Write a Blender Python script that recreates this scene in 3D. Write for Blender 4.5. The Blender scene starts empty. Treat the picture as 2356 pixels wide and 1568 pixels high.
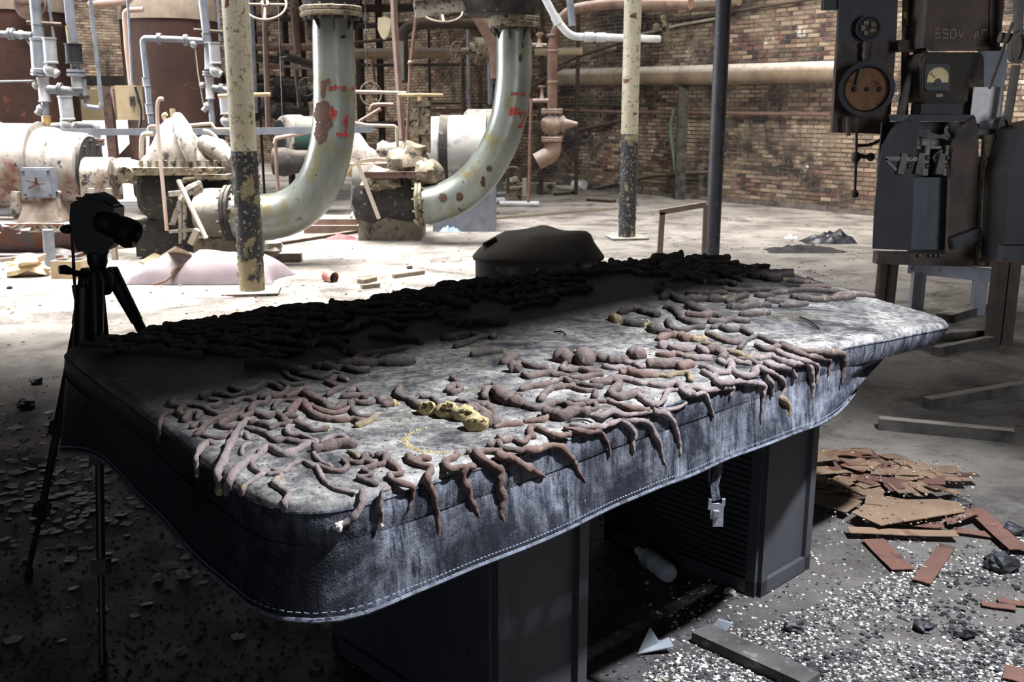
import bpy, math, random
import numpy as np
from mathutils import Vector, Matrix, noise
from mathutils.bvhtree import BVHTree
rnd = random.Random(7)
SC = bpy.context.scene
COL = SC.collection

# ------------------------------------------------------------------ camera
FPX, PITCH, CH = 2300.0, math.radians(13.2), 1.6
cam = bpy.data.cameras.new('camera')
cam.lens = FPX / 2356 * 36; cam.sensor_width = 36; cam.clip_start = .05; cam.clip_end = 200
cam_o = bpy.data.objects.new('camera', cam); COL.objects.link(cam_o)
cam_o.location = (0, 0, CH); cam_o.rotation_euler = (math.pi/2 - PITCH, 0, 0)
SC.camera = cam_o
cam.dof.use_dof = True; cam.dof.focus_distance = 2.6; cam.dof.aperture_fstop = 11

# ------------------------------------------------------------------ world, lights, exposure
SC.view_settings.view_transform = 'Standard'; SC.view_settings.look = 'None'
SC.view_settings.gamma = 1; SC.view_settings.use_curve_mapping = False
SC.view_settings.exposure = 0.0
w = bpy.data.worlds.new('world'); SC.world = w; w.use_nodes = True
bg = w.node_tree.nodes['Background']
bg.inputs[0].default_value = (.55, .68, 1.0, 1); bg.inputs[1].default_value = .05

def area(name, loc, target, sx, sy, power, color=(1, 1, 1), spread=180):
    l = bpy.data.lights.new(name, 'AREA'); l.shape = 'RECTANGLE'; l.size = sx; l.size_y = sy
    l.energy = power; l.color = color; l.spread = math.radians(spread)
    o = bpy.data.objects.new(name, l); COL.objects.link(o); o.location = loc
    d = Vector(target) - Vector(loc)
    o.rotation_euler = d.to_track_quat('-Z', 'Y').to_euler()
    return o
# roof lights over the pump bay, side windows on the left, a lamp at the right by the photographer
area('skylight', (-4.2, 10.8, 6.6), (-4.2, 11.1, 0), 7.5, 6.8, 1300, (1, .97, .94), 84)
area('skylight', (2.4, 12.6, 6.6), (2.4, 12.9, 0), 4.5, 5.0, 190, (1, .97, .95), 84)
area('skylight', (-8.5, 21.5, 6.6), (-9.0, 25.0, 0), 8.0, 4.0, 800, (1, .97, .94), 120)
area('side_window', (-12.5, 15, 3.0), (0, 13.5, 1.0), 6, 3, 420, (.93, .96, 1), 58)
area('rear_fill', (-1.2, -2.9, 1.6), (-1.2, 3.0, .2), 2.6, 1.4, 13, (.80, .88, 1), 120)  # added fill behind the camera, no window known there
area('roof_window', (3.4, 10.6, 5.2), (6.4, 16.0, 2.0), 2.5, 1.6, 330, (1, .95, .88), 120)
area('panel_fill', (4.2, -1.6, 1.9), (4.6, 8.0, 1.3), 1.6, 2.2, 50, (.92, .95, 1), 70)  # added fill for the right-hand switchgear, no doorway known there
sp = bpy.data.lights.new('work_lamp', 'SPOT'); sp.energy = 1850; sp.color = (.93, .96, 1.0)
sp.spot_size = math.radians(80); sp.spot_blend = .6; sp.shadow_soft_size = .08
spo = bpy.data.objects.new('work_lamp', sp); COL.objects.link(spo); spo.location = (1.95, 2.05, 3.55)
spo.rotation_euler = (Vector((.82, 2.5, .4)) - spo.location).to_track_quat('-Z', 'Y').to_euler()

# ------------------------------------------------------------------ picture geometry helpers
_c, _s = math.cos(PITCH), math.sin(PITCH)
CAM = Vector((0, 0, CH))
def ray(px, py):
    a = (px - 1178) / FPX; b = (784 - py) / FPX
    return Vector((a, _c + b*_s, -_s + b*_c))
def G(px, py, z=0.0):
    d = ray(px, py); return CAM + d * ((z - CH) / d.z)
def D(px, py, Y):
    d = ray(px, py); return CAM + d * (Y / d.y)
def mpp(p): return (p.y*_c - (p.z - CH)*_s) / FPX
def proj(p):
    d = p.y*_c - (p.z - CH)*_s; u = p.y*_s + (p.z - CH)*_c
    return (1178 + FPX*p.x/d, 784 - FPX*u/d)

# ------------------------------------------------------------------ mesh builder
def V(p): return p if isinstance(p, Vector) else Vector(p)
def frame(d):
    d = V(d).normalized()
    a = Vector((0, 0, 1)) if abs(d.z) < .9 else Vector((1, 0, 0))
    x = d.cross(a).normalized(); return x, d.cross(x).normalized(), d
def catmull(P, n=5):
    P = [V(p) for p in P]
    if len(P) < 3: return [P[0].lerp(P[-1], i/n) for i in range(n+1)]
    Q = [P[0]*2-P[1]] + P + [P[-1]*2-P[-2]]; out = []
    for i in range(1, len(Q)-2):
        a, b, c, d = Q[i-1:i+3]
        for k in range(n):
            t = k/n
            out.append(.5*((2*b)+(c-a)*t+(2*a-5*b+4*c-d)*t*t+(3*b-a-3*c+d)*t**3))
    out.append(P[-1]); return out
def fillet(P, r, n=6):
    P = [V(p) for p in P]; out = [P[0]]
    for i in range(1, len(P)-1):
        a, b, c = P[i-1:i+2]
        la, lc = (a-b).length, (c-b).length
        k = min(r, la*.49, lc*.49)
        p, q = b+(a-b).normalized()*k, b+(c-b).normalized()*k
        for j in range(n+1):
            t = j/n; out.append(p*(1-t)**2 + b*2*t*(1-t) + q*t*t)
    out.append(P[-1]); return out
class MB:
    def __init__(s): s.v = []; s.f = []
    def add(s, v, f):
        o = len(s.v); s.v += [V(p) for p in v]; s.f += [tuple(i+o for i in q) for q in f]; return s
    def box(s, c, size, rz=0, M=None):
        x, y, z = [k/2 for k in size]
        vs = [Vector((a*x, b*y, e*z)) for a in (-1, 1) for b in (-1, 1) for e in (-1, 1)]
        m = M or Matrix.Rotation(rz, 3, 'Z')
        return s.add([m @ p + V(c) for p in vs], [(0,1,3,2),(4,6,7,5),(0,4,5,1),(2,3,7,6),(0,2,6,4),(1,5,7,3)])
    def bar(s, p0, p1, w_, h_, up=None):
        p0, p1 = V(p0), V(p1); d = (p1-p0).normalized(); u = V(up) if up else (Vector((0,0,1)) if abs(d.z) < .9 else Vector((0,1,0)))
        x = d.cross(u).normalized()*w_/2; y = x.cross(d).normalized()*h_/2
        vs = [p+a*x+b*y for p in (p0, p1) for a in (-1, 1) for b in (-1, 1)]
        return s.add(vs, [(0,1,3,2),(4,6,7,5),(0,4,5,1),(2,3,7,6),(0,2,6,4),(1,5,7,3)])
    def tube(s, P, r, n=12, cap=True, flat=1.0, up=None):
        P = [V(p) for p in P]; m = len(P); rs = r if isinstance(r, (list, tuple)) else [r]*m
        x = None; vs = []
        for i in range(m):
            d = (P[min(i+1, m-1)] - P[max(i-1, 0)])
            if d.length < 1e-9: d = Vector((0, 0, 1))
            d.normalize()
            if x is None: x, y, _ = frame(d)
            else:
                x = (x - d*x.dot(d))
                if x.length < 1e-6: x = frame(d)[0]
                x.normalize()
            y = d.cross(x)
            for k in range(n):
                a = 2*math.pi*k/n; vs.append(P[i] + (x*math.cos(a) + y*math.sin(a))*rs[i])
        fs = [(i*n+k, i*n+(k+1) % n, (i+1)*n+(k+1) % n, (i+1)*n+k) for i in range(m-1) for k in range(n)]
        if cap: fs += [tuple(range(n))[::-1], tuple((m-1)*n+k for k in range(n))]
        return s.add(vs, fs)
    def cyl(s, p0, p1, r, n=16, r2=None): return s.tube([p0, p1], [r, r if r2 is None else r2], n)
    def lathe(s, p0, ax, prof, n=20):
        p0 = V(p0); ax = V(ax).normalized(); x, y, _ = frame(ax); vs = []
        for t, r in prof:
            for k in range(n):
                a = 2*math.pi*k/n; vs.append(p0 + ax*t + (x*math.cos(a)+y*math.sin(a))*max(r, 1e-4))
        m = len(prof)
        fs = [(i*n+k, i*n+(k+1) % n, (i+1)*n+(k+1) % n, (i+1)*n+k) for i in range(m-1) for k in range(n)]
        return s.add(vs, fs + [tuple(range(n))[::-1], tuple((m-1)*n+k for k in range(n))])
    def torus(s, c, ax, Rr, r, n=24, m=8, a0=0, a1=2*math.pi):
        x, y, _ = frame(ax); full = a1-a0 > 6.28; k = n if full else n+1
        pts = [V(c)+(x*math.cos(a0+(a1-a0)*i/n)+y*math.sin(a0+(a1-a0)*i/n))*Rr for i in range(n+1)]
        return s.tube(pts, r, m, cap=not full)
    def ball(s, c, r, n=12, M=None, jit=0, seed=0):
        r = (r, r, r) if isinstance(r, (int, float)) else r; m = max(4, n*2//3); c = V(c); vs = []
        for i in range(m+1):
            th = math.pi*i/m
            for k in range(n):
                a = 2*math.pi*k/n; d = Vector((math.sin(th)*math.cos(a), math.sin(th)*math.sin(a), math.cos(th)))
                j = 1 + jit*noise.noise(d*1.7 + Vector((seed*3.1, 0, 0)))
                q = Vector((d.x*r[0], d.y*r[1], d.z*r[2]))*j
                vs.append((M @ q if M else q) + c)
        return s.add(vs, [(i*n+k, (i+1)*n+k, (i+1)*n+(k+1) % n, i*n+(k+1) % n) for i in range(m) for k in range(n)])
    def prism(s, poly, vec):
        poly = [V(p) for p in poly]; vec = V(vec); n = len(poly)
        return s.add(poly + [p+vec for p in poly], [tuple(range(n))[::-1], tuple(range(n, 2*n))] + [(i, (i+1) % n, n+(i+1) % n, n+i) for i in range(n)])
    def bolts(s, c, ax, Rr, r, h, n=12, side=1):
        x, y, d = frame(ax)
        for k in range(n):
            a = 2*math.pi*(k+.5)/n; p = V(c)+(x*math.cos(a)+y*math.sin(a))*Rr
            s.tube([p - d*h*.1, p + d*h*side], r, 6)
        return s
    def wobble(s, amp, sc, seed=0):
        for p in s.v:
            n_ = noise.noise_vector(p*sc + Vector((seed*7.3, 0, 0))); p += n_*amp
        return s
    def mesh(s, name, m, org=Vector((0, 0, 0)), smooth=40):
        me = bpy.data.meshes.new(name)
        me.from_pydata([tuple(p-org) for p in s.v], [], s.f)
        me.materials.append(m)
        if smooth:
            me.polygons.foreach_set('use_smooth', [True]*len(me.polygons)); me.set_sharp_from_angle(angle=math.radians(smooth))
        me.update(); return me

def tag(o, label=None, cat=None, group=None, kind=None):
    if label: o['label'] = label
    if cat: o['category'] = cat
    if group: o['group'] = group
    if kind: o['kind'] = kind
    return o
def one(name, mb, m, label=None, cat=None, group=None, kind=None, org=None, smooth=40):
    """a thing that is one mesh"""
    if org is None:
        xs = [p.x for p in mb.v]; ys = [p.y for p in mb.v]; zs = [p.z for p in mb.v]
        org = Vector(((min(xs)+max(xs))/2, (min(ys)+max(ys))/2, min(zs)))
    o = bpy.data.objects.new(name, mb.mesh(name, m, V(org), smooth)); o.location = V(org); COL.objects.link(o)
    return tag(o, label, cat, group, kind)
class T:
    """a thing: an Empty at its base that parents its parts"""
    def __init__(s, name, label, cat, org, group=None):
        s.o = bpy.data.objects.new(name, None); s.org = V(org); s.o.location = s.org; s.o.empty_display_size = .1
        COL.objects.link(s.o); tag(s.o, label, cat, group)
    def part(s, name, mb, m, parent=None, label=None, kind=None, smooth=40):
        o = bpy.data.objects.new(name, mb.mesh(name, m, s.org, smooth)); o.parent = parent or s.o; COL.objects.link(o)
        return tag(o, label, kind=kind)
def struct(name, mb, m, smooth=None):
    return one(name, mb, m, kind='structure', org=(0, 0, 0), smooth=smooth)

# ------------------------------------------------------------------ materials
def lin(h):
    h = h.lstrip('#'); r = [int(h[i:i+2], 16)/255 for i in (0, 2, 4)]
    return tuple(c/12.92 if c <= .04045 else ((c+.055)/1.055)**2.4 for c in r) + (1,)
class NT:
    def __init__(s, name):
        s.m = bpy.data.materials.new(name); s.m.use_nodes = True; s.t = s.m.node_tree; s.n = s.t.nodes
        s.b = s.n['Principled BSDF']; g = s.n.new('ShaderNodeNewGeometry'); s.g = g; s.pos = g.outputs['Position']
    def link(s, a, b): s.t.links.new(a, b)
    def noise(s, scale, detail=4, rough=.6, stretch=None, dist=0, vec=None):
        n = s.n.new('ShaderNodeTexNoise'); n.inputs['Scale'].default_value = scale; n.inputs['Detail'].default_value = detail
        n.inputs['Roughness'].default_value = rough; n.inputs['Distortion'].default_value = dist
        src = vec or s.pos
        if stretch:
            k = s.n.new('ShaderNodeVectorMath'); k.operation = 'MULTIPLY'; k.inputs[1].default_value = stretch; s.link(src, k.inputs[0]); src = k.outputs[0]
        s.link(src, n.inputs['Vector']); return n.outputs['Fac']
    def voro(s, scale, feature='F1', out='Distance', stretch=None):
        n = s.n.new('ShaderNodeTexVoronoi'); n.feature = feature; n.inputs['Scale'].default_value = scale
        s.link(s.pos, n.inputs['Vector']); return n.outputs[out]
    def rng(s, x, lo, hi, a=0., b=1.):
        n = s.n.new('ShaderNodeMapRange'); n.inputs[1].default_value = lo; n.inputs[2].default_value = hi
        n.inputs[3].default_value = a; n.inputs[4].default_value = b; s.link(x, n.inputs[0]); return n.outputs[0]
    def math(s, op, a, b=None):
        n = s.n.new('ShaderNodeMath'); n.operation = op
        for i, k in enumerate((a, b)):
            if k is None: continue
            if isinstance(k, (int, float)): n.inputs[i].default_value = k
            else: s.link(k, n.inputs[i])
        return n.outputs[0]
    def mix(s, fac, a, b):
        n = s.n.new('ShaderNodeMix'); n.data_type = 'RGBA'
        for k, sock in ((fac, n.inputs[0]), (a, n.inputs[6]), (b, n.inputs[7])):
            if isinstance(k, (int, float)): sock.default_value = k
            elif isinstance(k, tuple): sock.default_value = k
            else: s.link(k, sock)
        return n.outputs[2]
    def bump(s, h, strength, dist=.01, prev=None):
        n = s.n.new('ShaderNodeBump'); n.inputs['Strength'].default_value = strength; n.inputs['Distance'].default_value = dist
        s.link(h, n.inputs['Height'])
        if prev: s.link(prev, n.inputs['Normal'])
        return n.outputs[0]
    def normal_z(s):
        n = s.n.new('ShaderNodeSeparateXYZ'); s.link(s.g.outputs['Normal'], n.inputs[0]); return n.outputs[2]
    def done(s, col, rough, metal=0., nrm=None):
        for k, sock in ((col, s.b.inputs['Base Color']), (rough, s.b.inputs['Roughness']), (metal, s.b.inputs['Metallic'])):
            if isinstance(k, (int, float, tuple)): sock.default_value = k
            else: s.link(k, sock)
        if nrm: s.link(nrm, s.b.inputs['Normal'])
        return s.m
_cache = {}
def pm(name, c1, c2, sc=6, rough=.7, metal=0., bump=.3, bs=45, layers=(), dust=None, stretch=None):
    """two-tone noise + layers (colour, scale, lo, hi) where a noise passes lo..hi + dust lying on upward faces"""
    if name in _cache: return _cache[name]
    t = NT(name); c = t.mix(t.rng(t.noise(sc, 5, .6, stretch), .35, .65), lin(c1), lin(c2))
    nb = t.noise(bs, 6, .65); nr = t.bump(nb, bump, .006)
    for (col, ls, lo, hi) in layers:
        n = t.noise(ls, 7, .62, None, .3); f = t.rng(n, lo, hi); c = t.mix(f, c, lin(col)); nr = t.bump(f, .25, .004, nr)
    if dust:
        f = t.math('MULTIPLY', t.rng(t.normal_z(), dust[1], dust[2]), t.rng(t.noise(9, 5), .25, .6, .35, 1)); c = t.mix(f, c, lin(dust[0]))
    _cache[name] = t.done(c, rough, metal, nr); return _cache[name]
DUST = ('#c4bcb0', .05, .9)
def M_dust(n, a, b, **k): return _cache[n] if n in _cache else pm(n, a, b, dust=k.pop('dust', DUST), **k)
BLACK = pm('black_metal', '#14151a', '#232329', rough=.5, bump=.15)
PLASTIC = pm('black_plastic', '#0c0d10', '#131418', rough=.45, bump=.05, bs=120)
GREYP = M_dust('grey_pipe', '#5f656f', '#7c818a', sc=5, rough=.55, dust=('#c9c2ba', .1, .9))
RUST = pm('rust_brown', '#40302b', '#5a443b', sc=7, rough=.85, layers=(('#2a1b18', 9, .55, .65),))
RUSTD = M_dust('rust_dusty', '#54423a', '#6f594c', sc=7, rough=.85, dust=('#d8c9ba', .05, .8))
COPPER = M_dust('copper_brown', '#7c6152', '#5e463a', sc=9, rough=.6, dust=('#cdbfb2', .2, .95))
WHITEP = M_dust('white_crusted', '#7b746c', '#a29a91', sc=6, rough=.8, bump=.8, bs=30, layers=(('#6f5a48', 4, .55, .68), ('#2a2524', 7, .56, .62), ('#2a2524', 19, .58, .63)), dust=('#c6c1ba', .15, .95))
CRUST = M_dust('black_crusted', '#1b1a1c', '#34302e', sc=10, rough=.8, bump=.9, bs=28, layers=(('#7d7468', 16, .62, .67),), dust=('#857d73', .45, 1))
CRUSTB = M_dust('brown_crusted', '#5c5346', '#80745f', sc=8, rough=.85, bump=1., bs=26, layers=(('#1d1a19', 13, .52, .6), ('#b0a48f', 22, .6, .66)), dust=('#b3a998', .25, 1))
BIGPIPE = pm('green_grey_pipe', '#666d6a', '#868b85', sc=3.5, rough=.3, metal=.25, bump=.15, bs=70, layers=(('#746c49', 4.5, .52, .68), ('#33231f', 5.5, .65, .67), ('#241d1d', 17, .67, .69)), stretch=(1, 1, .35))
COLM = pm('cream_paint', '#b0a98f', '#cbc4ad', sc=5, rough=.6, bump=.6, bs=60, layers=(('#6b6450', 22, .55, .66), ('#5a2f28', 7, .62, .65), ('#c9c2b0', 30, .64, .68)), stretch=(1, 1, .3))
COLB = pm('dark_peeling_paint', '#33353b', '#24252a', sc=12, rough=.6, bump=1., bs=50, layers=(('#8d8363', 3.2, .53, .56), ('#b9b09a', 34, .60, .64)))
CONC = M_dust('concrete_block', '#6d675d', '#8d867a', sc=5, rough=.9, bump=.6, bs=40, layers=(('#2b2a2b', 5, .52, .66),), dust=('#cfc8bd', .3, .9))
RED = pm('red_spray_paint', '#8e2420', '#a8302a', rough=.6, bump=.02)
WHITEPVC = pm('white_pvc', '#b9bcc2', '#d3d3d4', rough=.4, bump=.05)
PALE = M_dust('pale_bar', '#a39a8c', '#8a8174', rough=.8)
TANKM = pm('rusty_tank', '#4f342b', '#38241f', sc=1.6, rough=.75, bump=.2, layers=(('#2c1916', 2.2, .55, .75), ('#7c4f34', 3, .63, .72)), stretch=(1, 1, .4))
TANKTOP = pm('tank_insulation', '#b0a292', '#8f8172', sc=4, rough=.9, bump=.4)
DARKP = M_dust('dark_pipe', '#2f2723', '#43362f', sc=6, rough=.8, dust=('#8b7c6b', .2, .95))
PANEL = pm('brown_panel', '#443732', '#56463f', sc=5, rough=.7, bump=.3, layers=(('#2a272c', 4, .5, .65),))
PANELB = pm('blue_black_panel', '#202228', '#303238', sc=5, rough=.6, bump=.3, layers=(('#37302d', 6, .58, .68),))
GREYF = pm('grey_frame_paint', '#6e727c', '#83868e', sc=4, rough=.6, layers=(('#3a3836', 12, .62, .68),))
BARE = pm('bare_steel', '#4c4a4a', '#6a6664', rough=.45, metal=.6, bump=.2)
CREAMB = M_dust('cream_box', '#97876a', '#a8987a', rough=.7, bump=.2)
# ------------------------------------------------------------------ the setting
def floor_mat():
    t = NT('dusty_concrete_floor')
    c = t.mix(t.rng(t.noise(.7, 6, .65), .38, .62), lin('#8f8982'), lin('#b4aea6'))
    c = t.mix(t.rng(t.noise(1.9, 8, .7, None, .6), .46, .66), c, lin('#625c57'))
    c = t.mix(t.rng(t.noise(14, 8, .7), .58, .70), c, lin('#3a3735'))
    c = t.mix(t.rng(t.noise(3.3, 8, .7), .60, .72), c, lin('#d6d1c9'))
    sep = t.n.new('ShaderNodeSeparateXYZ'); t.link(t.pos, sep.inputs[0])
    # soot covers the concrete round the table, colour also darkened for shade, ragged edge
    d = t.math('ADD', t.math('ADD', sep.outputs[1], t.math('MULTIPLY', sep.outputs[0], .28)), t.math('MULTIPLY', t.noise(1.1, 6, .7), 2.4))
    soot_shade = t.rng(d, 5.6, 7.4, 1, 0)
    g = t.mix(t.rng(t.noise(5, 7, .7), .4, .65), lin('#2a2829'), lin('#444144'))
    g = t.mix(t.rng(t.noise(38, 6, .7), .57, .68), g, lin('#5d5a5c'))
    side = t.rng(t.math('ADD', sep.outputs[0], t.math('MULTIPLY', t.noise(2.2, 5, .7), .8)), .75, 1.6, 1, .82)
    c = t.mix(t.math('MULTIPLY', soot_shade, side), c, g)
    nb = t.bump(t.noise(22, 8, .7), .55, .012); nb = t.bump(t.noise(130, 5, .7), .45, .004, nb)
    ro = t.math('SUBTRACT', t.rng(t.noise(4, 5), .3, .7, .55, .9), t.math('MULTIPLY', soot_shade, .22))
    return t.done(c, ro, 0, nb)
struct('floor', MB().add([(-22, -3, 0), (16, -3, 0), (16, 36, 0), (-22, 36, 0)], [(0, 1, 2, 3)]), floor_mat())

def brick_mat():
    t = NT('weathered_brick')
    oi = t.n.new('ShaderNodeObjectInfo')
    r = t.math('FRACT', t.math('ADD', t.g.outputs['Random Per Island'], oi.outputs['Random']))
    cr = t.n.new('ShaderNodeValToRGB'); e = cr.color_ramp; e.interpolation = 'CONSTANT'
    cols = ['#4f3733', '#6e4c44', '#86705c', '#5a3a36', '#9a8874', '#35302f', '#6f5a4b', '#8b7a66', '#473536', '#a3927c']
    e.elements[0].color = lin(cols[0]); e.elements[1].position = .1; e.elements[1].color = lin(cols[1])
    for i in range(2, 10): k = e.elements.new(i/10); k.color = lin(cols[i])
    t.link(r, cr.inputs[0]); c = cr.outputs[0]
    c = t.mix(t.rng(t.noise(1.3, 8, .75, None, .5), .42, .60, 0, .88), c, lin('#93846f'))
    c = t.mix(t.rng(t.noise(.8, 7, .7, None, .8), .48, .62), c, lin('#2e2827'))
    c = t.mix(t.rng(t.noise(2.4, 7, .7), .62, .70), c, lin('#d8cfc4'))
    c = t.mix(t.rng(t.noise(1.7, 5, .7), .66, .74), c, lin('#8a8a62'))
    return t.done(c, .9, 0, t.bump(t.noise(60, 6, .7), .6, .01))
BRICK = brick_mat()
MORTAR = pm('lime_mortar', '#857a6c', '#5f564e', sc=1.5, rough=.95, bump=.8, bs=30, layers=(('#3b3432', .9, .5, .64), ('#5f3d35', 4, .58, .66)))
def brick_wall(name, org, e, length, height, single=None):
    org = V(org); e = V(e).normalized(); n = Vector((e.y, -e.x, 0))
    if n.dot(CAM - org) < 0: n = -n
    b = MB(); a = org - n*.30; b.prism([a, a+e*length, a+e*length+n*.288, a+n*.288], (0, 0, height))
    wall = struct(name, b, MORTAR)
    bl, bh, px, pz = .200, .057, .2125, .0695
    proto = None; rest = MB(); cand = []
    for j in range(int(height/pz)):
        for i in range(int(length/px)):
            s0 = i*px + (px/2 if j % 2 else 0) + rnd.uniform(-.004, .004)
            p = org + e*(s0+bl/2) + Vector((0, 0, j*pz + pz/2))
            cand.append((p, rnd.uniform(-.004, .010)))
    def brickbox(mb, p, dpt, L, Hh, ex, nx):
        f = p + nx*dpt; v = []
        for (ds, dz) in ((-L/2, -Hh/2), (L/2, -Hh/2), (L/2, Hh/2), (-L/2, Hh/2)):
            v.append(f + ex*ds*.975 + Vector((0, 0, dz*.94)))
        for (ds, dz) in ((-L/2, -Hh/2), (L/2, -Hh/2), (L/2, Hh/2), (-L/2, Hh/2)):
            v.append(p - nx*.03 + ex*ds + Vector((0, 0, dz)))
        mb.add(v, [(0, 1, 2, 3), (4, 5, 1, 0), (5, 6, 2, 1), (6, 7, 3, 2), (7, 4, 0, 3)])
    pick = set()
    if single:
        vis = []
        for k, (p, dd) in enumerate(cand):
            X, Y = proj(p)
            if single[0] < X < single[1] and 0 < Y < single[2]: vis.append(((p-CAM).length, k))
        pick = {k for _, k in sorted(vis)[:single[3]]}
    protos = []
    if pick:
        for q in range(4):
            m = MB(); brickbox(m, Vector((0, 0, 0)), 0, bl*rnd.uniform(.93, 1.0), bh*rnd.uniform(.92, 1.03), e, n)
            m.wobble(.004, 14, q); protos.append(m.mesh('brick', BRICK, smooth=None))
    for k, (p, dd) in enumerate(cand):
        if k in pick:
            o = bpy.data.objects.new('brick', rnd.choice(protos)); o.location = p + n*dd; o.parent = wall; COL.objects.link(o)
        else:
            X, Y = proj(p)
            if -400 < X < 3600 and Y > -250: brickbox(rest, p, dd, bl*rnd.uniform(.94, 1), bh*rnd.uniform(.9, 1.03), e, n)
    o = bpy.data.objects.new('bricks', rest.mesh('bricks', BRICK, smooth=None)); o.parent = wall; o['kind'] = 'stuff'; COL.objects.link(o)
    return wall, org, e, n
WE = Vector((.6185, -.7857, 0)); WO = Vector((1.26, 20.56, 0))
WALL_R = brick_wall('wall_right', WO - WE*12.2, WE, 27.5, 4.9, (1560, 1935, 470, 296))
WN = WALL_R[3]
brick_wall('wall_back', WO - WE*12.2 - WN*-14.0, -WN, 14.0, 4.9)
def on_wall(px, py, off=0.0):
    d = ray(px, py); q = WO + WN*off; t = (q - CAM).dot(WN)/d.dot(WN); return CAM + d*t
# roof slab over the near bay: keeps the table in the dark, columns carry its edge
struct('ceiling', MB().box((1, 2.2, 3.75), (26, 10.2, .25)), pm('ceiling_paint', '#55514e', '#6a6561', rough=.95))
# unseen baffle added parallel to the table, cuts lamp light off its far half
_bd = (G(2212, 735, .86)-G(659, 1196, .92)); _bd.z = 0; _bd.normalize(); _bn = Vector((-_bd.y, _bd.x, 0)); _b0 = G(659, 1196, .92); _b0.z = 3.235
struct('lamp_baffle', MB().bar(_b0 + _bn*-.66 - _bd*2.5, _b0 + _bn*-.66 + _bd*2.3, .22, .79), pm('ceiling_paint', '', ''))
for nm_, A_, B_ in (('wall_left', (-14, -3, 0), (-14, 26, 0)), ('wall_front', (-14, -3.2, 0), (12, -3.2, 0)), ('wall_side', (11.2, 9.2, 0), (11.2, -3.2, 0))):
    struct(nm_, MB().prism([Vector(A_), Vector(B_), Vector(B_)+Vector((-.2 if A_[0] < 0 else .2, -.2, 0)), Vector(A_)+Vector((-.2 if A_[0] < 0 else .2, -.2, 0))], (0, 0, 4.9)), pm('sooty_plaster', '#4a4644', '#625d5a', rough=.95))
# grime course along the foot of the wall
trim = MB()
for i in range(60):
    s0 = -3.2 + i*.2; p = WO + WE*s0
    trim.box(p + WN*.06 + Vector((0, 0, .03)), (.2, .16+.06*rnd.random(), .06+.05*rnd.random()), math.atan2(WE.y, WE.x)+rnd.uniform(-.1, .1))
trim.wobble(.02, 6)
tag(struct('trim_1', trim, pm('foot_rubble', '#4a4442', '#6f6762', rough=.95, bump=.9)), kind='structure')

# ------------------------------------------------------------------ pool table under its vinyl cover
TH = .92
cN, cL, cF, cR = G(659, 1196, TH), G(133, 795, TH), G(1615, 587, TH), G(2212, 735, .86)
cR.z = TH
def roundpoly(P, rad, n=7):
    out = []; m = len(P)
    for i in range(m):
        a, b, c = P[i-1], P[i], P[(i+1) % m]; k = rad[i]
        p, q = b+(a-b).normalized()*k, b+(c-b).normalized()*k
        for j in range(n+1):
            t = j/n; out.append(p*(1-t)**2 + b*2*t*(1-t) + q*t*t)
    return out
def resample(P, step):
    out = []; m = len(P)
    for i in range(m):
        a, b = P[i], P[(i+1) % m]; k = max(1, int((b-a).length/step))
        for j in range(k): out.append(a.lerp(b, j/k))
    return out
OUT = resample(roundpoly([cN, cR, cF, cL], [.20, .16, .08, .10]), .03)
NO = len(OUT)
CEN = sum(OUT, Vector())/NO
AX0, AX1 = (cN+cL)/2, (cR+cF)/2
ALONG = (cR-cN).normalized()
def droop(p):
    k = max(0, 1 - (Vector((p.x, p.y, 0)) - Vector((cR.x, cR.y, 0))).length/1.0)
    return -.055*k*k*(3-2*k)
def fold(p):
    """how far the cloth sags inward and up near the right hand corner"""
    k = max(0, 1 - (Vector((p.x, p.y, 0)) - Vector((cR.x, cR.y, 0))).length/1.0); return k*k*(3-2*k)
def undul(p): return .006*noise.noise(Vector((p.x*2.2, p.y*2.2, 0))) + .003*noise.noise(Vector((p.x*7, p.y*7, 3)))
onorm = []
for i in range(NO):
    d = (OUT[(i+1) % NO]-OUT[i-1]).normalized(); onorm.append(Vector((d.y, -d.x, 0)))
if onorm[0].dot(OUT[0]-CEN) < 0: onorm = [-k for k in onorm]
def tproj(p):
    d = AX1-AX0; t = max(.25, min(.75, (p-AX0).dot(d)/d.length_squared)); return AX0+d*t
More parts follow.
